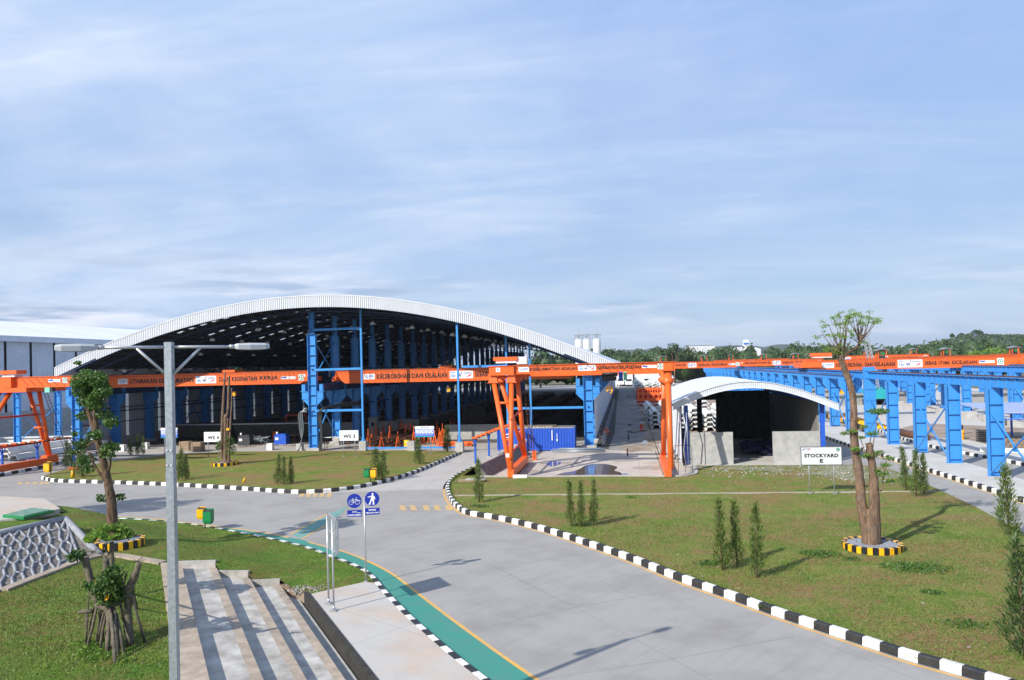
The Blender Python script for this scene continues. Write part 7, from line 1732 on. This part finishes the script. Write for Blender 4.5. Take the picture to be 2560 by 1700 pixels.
b = MB(); b.box((-82, 92, .5), (34, .5, .9), 0, R_(8)); b.box((-82, 92, 1.0), (34, .9, .14), 0, R_(8)); o = b.build('concrete_beam', M['pile']); setp(o, 'long pale concrete beam lying across the yard at far left, the farther one', 'concrete beam')
b = MB(); b.box((-76, 84, .5), (28, .5, .9), 0, R_(10)); b.box((-76, 84, 1.0), (28, .9, .14), 0, R_(10)); o = b.build('concrete_beam', M['pile']); setp(o, 'long pale concrete beam lying across the yard at far left, the nearer one', 'concrete beam')
# red spreader racks
t = thing('spreader_rack', 'red and orange steel spreader frame across the yard between the two groups of piles', 'steel frame', (6, 168, 0))
b = MB()
for z in (1.2, 2.4, 3.4):
    b.bar((2.5, 160, z), (12.5, 160, z), .3, .3); b.bar((2.5, 164, z), (12.5, 164, z), .3, .3)
for i in range(11): x = 2.5+i; b.bar((x, 160, 1.2), (x+.5, 160, 3.4), .16, .16); b.bar((x, 160, .1), (x, 164, 3.4), .16, .16)
b.build('frame', M['orange'], t); b = MB(); b.box((7.2, 162, .8), (10, 3.4, .3)); b.box((7.2, 165, 2.2), (10, .2, 2.4)); b.build('rack_body', M['red'], t)
# mixer trucks
def mixer():
    t = thing('mixer_truck', '', 'mixer truck', (0, 0, 0), 'concrete mixer trucks at the end of the yard')
    b = MB(); b.box((0, 0, 1.9), (2.3, 1.7, 1.9)); b.box((0, -.2, 1.0), (2.35, 2.2, .5)); b.box((0, .1, 2.95), (2.0, 1.3, .2)); b.build('cab', M['signwhite'], t)
    b = MB(); b.add([(-1.0, -.88, 1.95), (1.0, -.88, 1.95), (.95, -.86, 2.75), (-.95, -.86, 2.75)], [(0, 1, 2, 3)]); b.build('windscreen', M['dark'], t)
    b = MB(); b.tube([(0, 1.2, 2.1), (0, 1.8, 2.3), (0, 3.6, 2.7), (0, 5.4, 2.9), (0, 6.8, 3.2)], [.5, 1.0, 1.25, 1.0, .55], 16); b.build('drum', M['signwhite'], t)
    b = MB(); b.box((0, 3.5, .9), (.9, 8, .3)); b.box((0, 7.2, 2.6), (.8, .5, 1.2)); b.build('chassis', M['dark'], t)
    for x in (-1.0, 1.0):
        for y in (0, 4.6, 5.9): b = MB(); b.tube([(x-.15, y, .52), (x+.15, y, .52)], .52, 14); b.build('wheel', M['dark'], t)
    return t
m0 = mixer(); ch = [o for o in bpy.data.objects if o.parent is m0]
mix_lab = ['leftmost mixer truck facing the crane yard, beside the shed corner', 'second mixer truck from the left at the end of the crane yard', 'third mixer truck from the left, with a pale drum', 'fourth mixer truck, behind the far precast stacks', 'mixer truck just left of the upright orange gantry legs']
for i, (x, y) in enumerate(((1.2, 286), (-1.8, 290), (7.6, 289), (12.4, 284), (16.2, 287))):
    r = m0 if i == 0 else m0.copy()
    if i: 
        col.objects.link(r)
        for o in ch: e = o.copy(); col.objects.link(e); e.parent = r
    r.location = (x, y, .0); r['label'] = mix_lab[i]; r.rotation_euler = (0, 0, random.uniform(-.25, .25))
b = MB(); b.box((-.4, 292, 2.2), (6.5, .3, 4.4)); b.box((8, 296, 3.2), (9, 5, 4.4)); o = b.build('site_hut', M['signgrey']); b2_ = MB(); b2_.box((8, 296, 5.6), (9.6, 5.6, .3)); setp(o, 'pale flat-roofed hut behind the mixer trucks', 'hut')
# silos
for i, xs in enumerate((1448, 1468, 1493)):
    p0 = PY(xs, 900, 330); t = thing('silo', ('left', 'middle', 'right')[i]+' one of three white cement silos beyond the arched shed', 'silo', (p0.x, 330, 0))
    b = MB(); b.tube([(p0.x, 330, 4), (p0.x, 330, 6.5), (p0.x, 330, 18.2), (p0.x, 330, 19.0)], [.4, 1.6, 1.6, 1.2], 18); b.build('tank', M['pile'], t)
    b = MB()
    for a in range(8): b.bar((p0.x+1.7*math.cos(a*.785), 330+1.7*math.sin(a*.785), 19.0), (p0.x+1.7*math.cos(a*.785), 330+1.7*math.sin(a*.785), 20.8), .12, .12)
    b.tube([(p0.x+1.7*math.cos(a*.785), 330+1.7*math.sin(a*.785), 20.8) for a in range(9)], .1, 4); b.box((p0.x, 330, 20.2), (1.2, 1.2, 1.2)); b.bar((p0.x, 330, 20), (p0.x, 330, 24.5), .12, .12); b.build('top_railing', M['galv'], t)
    b = MB()
    for s in (-1, 1):
        for u in (-1, 1): b.bar((p0.x+s*1.3, 330+u*1.3, -.5), (p0.x+s*1.3, 330+u*1.3, 7), .3, .3)
    b.build('legs', M['galv'], t)
# stockyard stock at right: precast girders
gm = None
for i, (x, y, r) in enumerate(((58, 122, 0), (60.5, 124, 0), (63, 121, 0), (66, 126, 0), (69, 123, 0), (80, 135, 0), (83, 137, 0), (86, 133, 0), (60, 148, 0), (64, 150, 0), (36, 150, 0), (39, 152, 0), (33, 176, 0), (37, 178, 0), (42, 176, 0), (70, 150, 0), (82, 158, 0), (88, 160, 0))):
    if gm is None:
        b = MB(); b.box((0, 9, .2), (.7, 18, .4)); b.box((0, 9, 1.1), (.25, 18, 1.5)); b.box((0, 9, 1.9), (1.1, 18, .25)); gm = b.build('precast_girder', M['concwall']); o = gm
    else: o = gm.copy(); col.objects.link(o)
    o.location = (x, y, 0); o.rotation_euler = (0, 0, R_(-60) if i % 2 else R_(-72)); setp(o, 'grey precast girder among the blue runways, %s in the order they lie' % ordn(i), 'girder', 'precast girders in the stockyard')
for i, (x, y) in enumerate(((58, 106), (66, 103), (74, 101), (50, 104))):
    b = MB(); b.box((x, y, .6), (7.6, 1.0, 1.2)); b.box((x, y, 1.25), (7.8, 1.2, .12)); b.box((x, y+1.1, .35), (7.8, 1.2, .7)); o = b.build('stone_wall', M['concrete']); setp(o, ['second', 'third', 'right-hand', 'left-hand'][i]+' length of low pale block wall between the runways at right', 'wall')
# dark stack, sleepers, pallets, yellow frame, rusty pipe
p = S(2466, 1105); b = MB()
for k in range(6): b.box((p.x, p.y, .12+k*.2), (1.3-.1*(k % 2), 1.6, .13), 0, .1*(k % 2))
b.box((p.x, p.y, .6), (.5, .6, 1.1)); o = b.build('dark_stack', M['dark']); setp(o, 'stack of dark blackened pieces beyond the two nearest runway columns', 'stack')
for i, (x, y) in enumerate(((2545, 1110), (2552, 1122))):
    p = S(x, y); b = MB()
    for k in range(5): b.box((p.x-1.0+k*.5, p.y, .42), (.16, 2.0, .08)); 
    for k in range(3): b.box((p.x, p.y-.9+k*.9, .3), (2.3, .14, .14))
    o = b.build('pallet', M['woodplank']); setp(o, ('rear' if i == 0 else 'front')+' timber pallet at the right edge near the long kerb', 'pallet')
p = S(2520, 1135); b = MB(); b.box((p.x+1.5, p.y, .25), (7, .5, .4), 0, R_(-25)); o = b.build('concrete_beam', M['pile']); setp(o, 'thin pale concrete beam on the ground at the right edge', 'concrete beam')
pa, pb = S(2225, 1085), S(2318, 1102); b = MB(); b.tube([pa+Vector((0, 0, .35)), pb+Vector((0, 0, .35))], [.3, .38], 12); b.tube([pa+Vector((0, .9, .3)), pb+Vector((0, .9, .3))], .28, 10); o = b.build('rusty_pipes', M['rust']); setp(o, 'two long rusty pipes lying beyond the right-hand kerb', 'pipes')
t = thing('lifting_frame', 'long yellow and black striped steel lifting frame lying behind the runway columns', 'lifting frame', S(2130, 1060)); pa, pb = S(2075, 1040), S(2200, 1080); d = (pb-pa); n_ = 9; nn = Vector((-d.y, d.x, 0)).normalized()*1.3
b = MB()
for i in range(n_):
    a, c_ = pa+d*(i/n_), pa+d*((i+1)/n_)
    for s in (-1, 1): b.bar(a+nn*s+Vector((0, 0, .4)), c_+nn*s+Vector((0, 0, .4)), .35, .4, i % 2 if s < 0 else 0)
    b.bar(a-nn+Vector((0, 0, .45)), c_+nn+Vector((0, 0, .45)), .22, .25)
b.build('frame', [M['binyellow'], M['black']], t)
for x, y, lab in ((2090, 940, 'small yellow machine behind the nearest runway, the one left of the tall tree'), (2113, 982, 'small yellow machine beside the tall tree trunk beyond the runway')):
    p = S(x, y+14); b = MB(); b.box((p.x, p.y, 1.0), (1.9, 1.3, .9)); b.box((p.x-.3, p.y, 1.8), (.9, 1.1, .9)); b.box((p.x+.8, p.y, 1.7), (.3, .3, 1.6)); b.tube([(p.x-.6, p.y-.7, .35), (p.x-.6, p.y+.7, .35)], .35, 12, 1); b.tube([(p.x+.6, p.y-.7, .35), (p.x+.6, p.y+.7, .35)], .35, 12, 1); o = b.build('forklift', [M['binyellow'], M['dark']]); setp(o, lab, 'machine')
p = S(2187, 1012); t = thing('mobile_crane', 'teal crawler crane with a grey lattice jib among the blue columns', 'mobile crane', (p.x, p.y, 0))
b = MB(); b.box((p.x, p.y, 2.0), (3.4, 3.4, 1.7)); b.box((p.x-1.2, p.y-1.2, 2.6), (1.2, 1.2, 1.6)); b.box((p.x, p.y, 3.0), (2.2, 2.6, .5)); b.build('cab', M['teal2'], t); b = MB(); b.box((p.x-1.5, p.y, .55), (.8, 4.6, 1.0)); b.box((p.x+1.5, p.y, .55), (.8, 4.6, 1.0)); b.box((p.x, p.y, 1.0), (2.6, 2, .4)); b.build('tracks', M['dark'], t)
b = MB(); foot = Vector((p.x, p.y-1, 2.8)); tp = PY(2165, 845, p.y); ax = (tp-foot)
for s, u in ((-.5, -.5), (.5, -.5), (.5, .5), (-.5, .5)): b.bar(foot+Vector((s, u, 0)), tp+Vector((s*.7, u*.7, 0)), .12, .12)
for i in range(14):
    a = foot+ax*(i/14); c_ = foot+ax*((i+1)/14)
    for s, u, s2, u2 in ((-.5, -.5, .5, -.5), (.5, -.5, .5, .5), (.5, .5, -.5, .5), (-.5, .5, -.5, -.5)): b.bar(a+Vector((s, u, 0)), c_+Vector((s2, u2, 0)), .07, .07)
b.build('lattice_jib', M['galv2'], t)
# pale canopy with blue trusses at right
t = thing('canopy', 'low pale blue sheet canopy on blue trusses behind the two nearest runway columns', 'canopy', S(2470, 1050)); P = [PY(2392, 1004, 84), PY(2392, 1004, 90), PY(2620, 1010, 90), PY(2620, 1012, 77)]
z0 = 3.2; cpts = [(36.0, 92, 3.6), (36.6, 84, 3.05), (50, 79, 3.1), (50, 88, 3.7)]
b = MB(); b.add(cpts+[(x, y, z-.08) for x, y, z in cpts], [(0,1,2,3),(7,6,5,4),(0,4,5,1),(1,5,6,2),(2,6,7,3),(3,7,4,0)]); b.build('roof', M['canopy'], t)
b = MB()
for i in range(10):
    a = Vector(cpts[1]).lerp(Vector(cpts[2]), i/10)+Vector((0, .1, -.1)); c_ = Vector(cpts[1]).lerp(Vector(cpts[2]), (i+1)/10)+Vector((0, .1, -.1)); l1 = a-Vector((0, 0, .6)); l2 = c_-Vector((0, 0, .6)); b.bar(a, c_, .08, .08); b.bar(l1, l2, .08, .08); b.bar(a, l2, .05, .05)
for i in (0, .35, .7, 1): q = Vector(cpts[1]).lerp(Vector(cpts[2]), i); b.bar((q.x, q.y, 0), (q.x, q.y, q.z-.1), .16, .16)
for i in (0, .35, .7, 1): q = Vector(cpts[0]).lerp(Vector(cpts[3]), i); b.bar((q.x, q.y, 0), (q.x, q.y, q.z-.1), .16, .16)
b.build('frame', M['blue_dark'], t)
# gutter clutter along the side wall of the arched shed
b = MB(); b.box((-2.95, 172, .15), (.5, 176, .3)); o = struct('gutter', b, M['concdark'])
bm_ = None
for i in range(30):
    if bm_ is None: b = MB(); b.bar((0, 0, 0), (0, 0, 1.1), .08, .08); b.bar((0, 0, 1.1), (.35, 0, .2), .06, .06); b.box((.1, 0, .5), (.3, .3, .5)); bm_ = b.build('pipe_bracket', M['galv']); o = bm_
    else: o = bm_.copy(); col.objects.link(o)
    o.location = (-2.6, 84+i*3.1, 0); setp(o, 'galvanised bracket along the shed side wall, %s' % (('%s from the front' % ordn(i)) if i < 15 else ('%s from the far end' % ordn(29-i))), 'bracket', 'brackets along the shed side wall')
for i, (x, y) in enumerate(((1571, 1100), (1569, 1140))):
    p = S(x, y); b = MB(); b.tube([(p.x, p.y, 0), (p.x, p.y, .65)], .07, 8); b.cyl((p.x, p.y, .6), .1, .08, 8); o = b.build('bollard', M['rust']); setp(o, ('farther', 'nearer')[i]+' short rusty stub post in the crane yard', 'post')
# ================================================================ DISTANCE
def wood(pts, label, base, hgt, n, r, mats, seed=3):
    random.seed(seed); mb = MB()
    for (xa, ya), (xb, yb), dens in pts:
        cnt = int(math.hypot(xb-xa, yb-ya)/dens)
        for i in range(cnt):
            t = (i+random.random())/cnt; x = xa+(xb-xa)*t; y = ya+(yb-ya)*t+random.uniform(-14, 14); h = hgt*random.uniform(.72, 1.12); rr = r*random.uniform(.7, 1.25)
            mb.blob((x, y, base+h*.5), (rr*.8, rr*.8, h*.42), 0, 8, 5, .12)
            for k in range(5):
                a = random.uniform(0, 6.28); mb.leaves((x+rr*.5*math.cos(a), y-abs(rr*.5*math.sin(a)), base+h*random.uniform(.45, .82)), (rr*.7, rr*.7, h*.22), n, 1.1, (0, 1), .6)
    o = mb.build('woodland', mats); setp(o, label, 'wood', kind='stuff'); return o
wood([((-60, 345), (60, 350), 3.2), ((-60, 372), (120, 378), 3.6)], 'dense green wood behind the arched shed and the mixer trucks', -1, 15.8, 60, 5.2, [M['wood1'], M['wood2']])
wood([((60, 340), (235, 330), 3.6), ((90, 365), (300, 350), 4.2)], 'dense green wood behind the stockyard at right', -1, 15.2, 70, 5.4, [M['wood1'], M['wood2']], 5)
random.seed(9)
for i, (x, y, h, r, lab) in enumerate(((PY(1290, 905, 285).x, 285, 12.5, 5, 'bright broad tree seen through the open right side of the arched shed'), (PY(1350, 905, 292).x, 292, 12.0, 4.2, 'second tree seen under the shed eave, right of the bright one'), (PY(2480, 890, 300).x, 300, 13.2, 8, 'yellow-green rounded tree above the cranes near the right edge'), (PY(1685, 880, 330).x, 330, 17.5, 5, 'tall dark tree standing above the wood right of the silos'), (PY(1712, 880, 335).x, 335, 16.5, 4.5, 'dark tree just right of the tallest one in the wood'))):
    t = thing('broadleaf_tree', lab, 'tree', (x, y, 0)); b = MB(); b.tube([(x, y, -1), (x, y, h*.5)], [.4, .25], 8)
    for k in range(6): a = k*1.05; b.tube([(x, y, h*.4), (x+r*.5*math.cos(a), y+r*.5*math.sin(a), h*.7)], [.18, .06], 5)
    b.build('trunk', M['bark'], t); b = MB()
    for k in range(26): a = random.uniform(0, 6.28); q = math.sqrt(random.random()); b.leaves((x+r*q*math.cos(a), y+r*q*math.sin(a), h*(.93-.32*q)-random.uniform(0, h*.25)), (r*.32, r*.32, h*.1), 70, .8, (0, 1), .3)
    b.build('crown', [M['leafm'], M['leafl']] if i in (0, 2) else [M['wood1'], M['wood2']], t)
# hills
def hill(name, prof, Y, depth, z0, m):
    mb = MB(); n = len(prof); rows = 9; vs = []
    for j in range(rows):
        t = j/(rows-1)
        for x, z in prof: vs.append((x, Y-depth+depth*t*1.0+random.uniform(-3, 3), z0+(z-z0)*math.sin(t*math.pi/2)**1.2+random.uniform(-.6, .6)*(1 if 0 < j < rows-1 else .4)))
    for x, z in prof: vs.append((x, Y+depth*1.2, z0))
    mb.add(vs, [(j*n+i, j*n+i+1, (j+1)*n+i+1, (j+1)*n+i) for j in range(rows) for i in range(n-1)], 0, True); return struct(name, mb, m)
HY = 950
def HP(pts, Y): return [PY(x, y, Y) for x, y in pts]
pr = HP([(2120, 882), (2200, 878), (2270, 872), (2310, 865), (2340, 856), (2370, 848), (2400, 843), (2440, 841), (2480, 843), (2510, 845), (2560, 842), (2640, 842), (2800, 850), (3000, 870)], HY)
pr = [(p.x, p.z) for p in pr]; xs = np.linspace(pr[0][0], pr[-1][0], 70); zs = np.interp(xs, [p[0] for p in pr], [p[1] for p in pr])
hill('hill', [(x, z+random.uniform(-1, 1)) for x, z in zip(xs, zs)], HY, 240, -2, M['hill'])
pr = HP([(1500, 878), (1700, 868), (1790, 866), (1840, 862), (1900, 867), (1960, 862), (2010, 868), (2060, 864), (2150, 872), (2250, 876)], 2600); pr = [(p.x, p.z) for p in pr]; xs = np.linspace(pr[0][0], pr[-1][0], 60); zs = np.interp(xs, [p[0] for p in pr], [p[1] for p in pr])
hill('distant_hills', [(x, z+random.uniform(-3, 3)) for x, z in zip(xs, zs)], 2600, 400, -2, M['hill'])
# scrub over the near hill and the trees on its crest
mb = MB(); prx = HP([(2270, 872), (2340, 856), (2400, 843), (2480, 843), (2560, 842), (2700, 846)], HY)
for i in range(420):
    x = random.uniform(prx[0].x, prx[-1].x); zt_ = np.interp(x, [p.x for p in prx], [p.z for p in prx]); t = random.random(); y = HY-240+240*t; z = -2+(zt_+2)*math.sin(t*math.pi/2)**1.2
    mb.leaves((x, y, z+1), (5, 5, 2.2), 26, 2.4, (0, 1), .3)
o = mb.build('hillside_scrub', [M['wood1'], M['wood2']]); setp(o, 'rough green scrub covering the hill at right', 'scrub', kind='stuff')
for i, (x, y, w_, h_) in enumerate(((2380, 839, 3.2, 6.5), (2404, 839, 5, 7), (2419, 838, 2.6, 6), (2441, 836, 8.5, 10), (2460, 840, 5, 6.5), (2477, 841, 3, 5))):
    p = PY(x, y+6, HY-10); t = thing('hilltop_tree', ['lone round tree', 'second tree from the left', 'small third tree', 'largest broad tree', 'fifth tree', 'last small tree'][i]+' on the crest of the hill at right', 'tree', tuple(p-Vector((0, 0, 8))))
    b = MB(); b.tube([p-Vector((0, 0, 8)), p+Vector((0, 0, h_*.3))], [.8, .4], 6); b.build('trunk', M['dark'], t); b = MB()
    for k in range(14): a = random.uniform(0, 6.28); q = math.sqrt(random.random()); b.leaves((p.x+w_*.7*q*math.cos(a), p.y+w_*.5*q*math.sin(a), p.z+h_*(.62-.35*q*q)), (w_*.38, w_*.38, h_*.2), 60, 1.5, (0,), .2)
    b.build('crown', M['wood1'], t)
# far white works
t = thing('white_works', 'distant white factory with a blue-banded tower on the skyline', 'factory', PY(1864, 870, 1500)); a_, c_ = PY(1858, 854, 1500), PY(1870, 854, 1500)
zb_ = PY(1864, 870, 1500).z; b = MB(); b.box(((a_.x+c_.x)/2, 1500, (a_.z+zb_)/2), (c_.x-a_.x, 12, a_.z-zb_+6)); b.build('tower', M['signwhite'], t)
b = MB(); zz = PY(1864, 859, 1500).z; b.box(((a_.x+c_.x)/2, 1493.7, zz), (c_.x-a_.x+.3, .8, 3.4)); b.build('tower_band', M['inkblue'], t)
l, r = PY(1832, 872, 1500), PY(1902, 872, 1500); b = MB(); vs = []
for x, y in ((1832, 872), (1845, 868), (1885, 867), (1902, 872)): q = PY(x, y, 1495); vs.append(q)
lo = [Vector((q.x, q.y, vs[0].z-14)) for q in vs]; bk_ = [q+Vector((0, 40, 0)) for q in vs]; lb_ = [q+Vector((0, 40, 0)) for q in lo]; P = vs+lo+bk_+lb_
b.add(P, [(4,5,1,0),(5,6,2,1),(6,7,3,2),(0,1,9,8),(1,2,10,9),(2,3,11,10),(7,15,11,3),(4,0,8,12)]); b.build('hall', M['signgrey'], t)
l, r = PY(1714, 870, 1200), PY(1784, 870, 1200); t = thing('white_hall', 'low white industrial halls on the skyline left of the banded tower', 'hall', l); b = MB(); b.box(((l.x+r.x)/2, 1200, l.z-4), (r.x-l.x, 30, 12)); b.build('hall', M['signgrey'], t); b = MB(); b.box(((l.x+r.x)/2, 1200, l.z+3.4), (r.x-l.x+1, 32, .8)); b.build('roof', M['sheetgrey'], t)

# ================================================================ HAZE
b = MB(); b.box((250, 2800, 41.5), (6520, 6420, 89)); hzm = bpy.data.materials.new('haze'); hzm.use_nodes = True; hn = hzm.node_tree.nodes; hn.clear()
pv_ = hn.new('ShaderNodeVolumePrincipled'); pv_.inputs['Color'].default_value = (.82, .88, 1, 1); pv_.inputs['Density'].default_value = .0001; pv_.inputs['Anisotropy'].default_value = .2
ho = hn.new('ShaderNodeOutputMaterial'); hzm.node_tree.links.new(pv_.outputs[0], ho.inputs['Volume'])
o = b.build('haze', hzm); setp(o, 'thin bluish haze over the whole place', 'haze', kind='stuff')
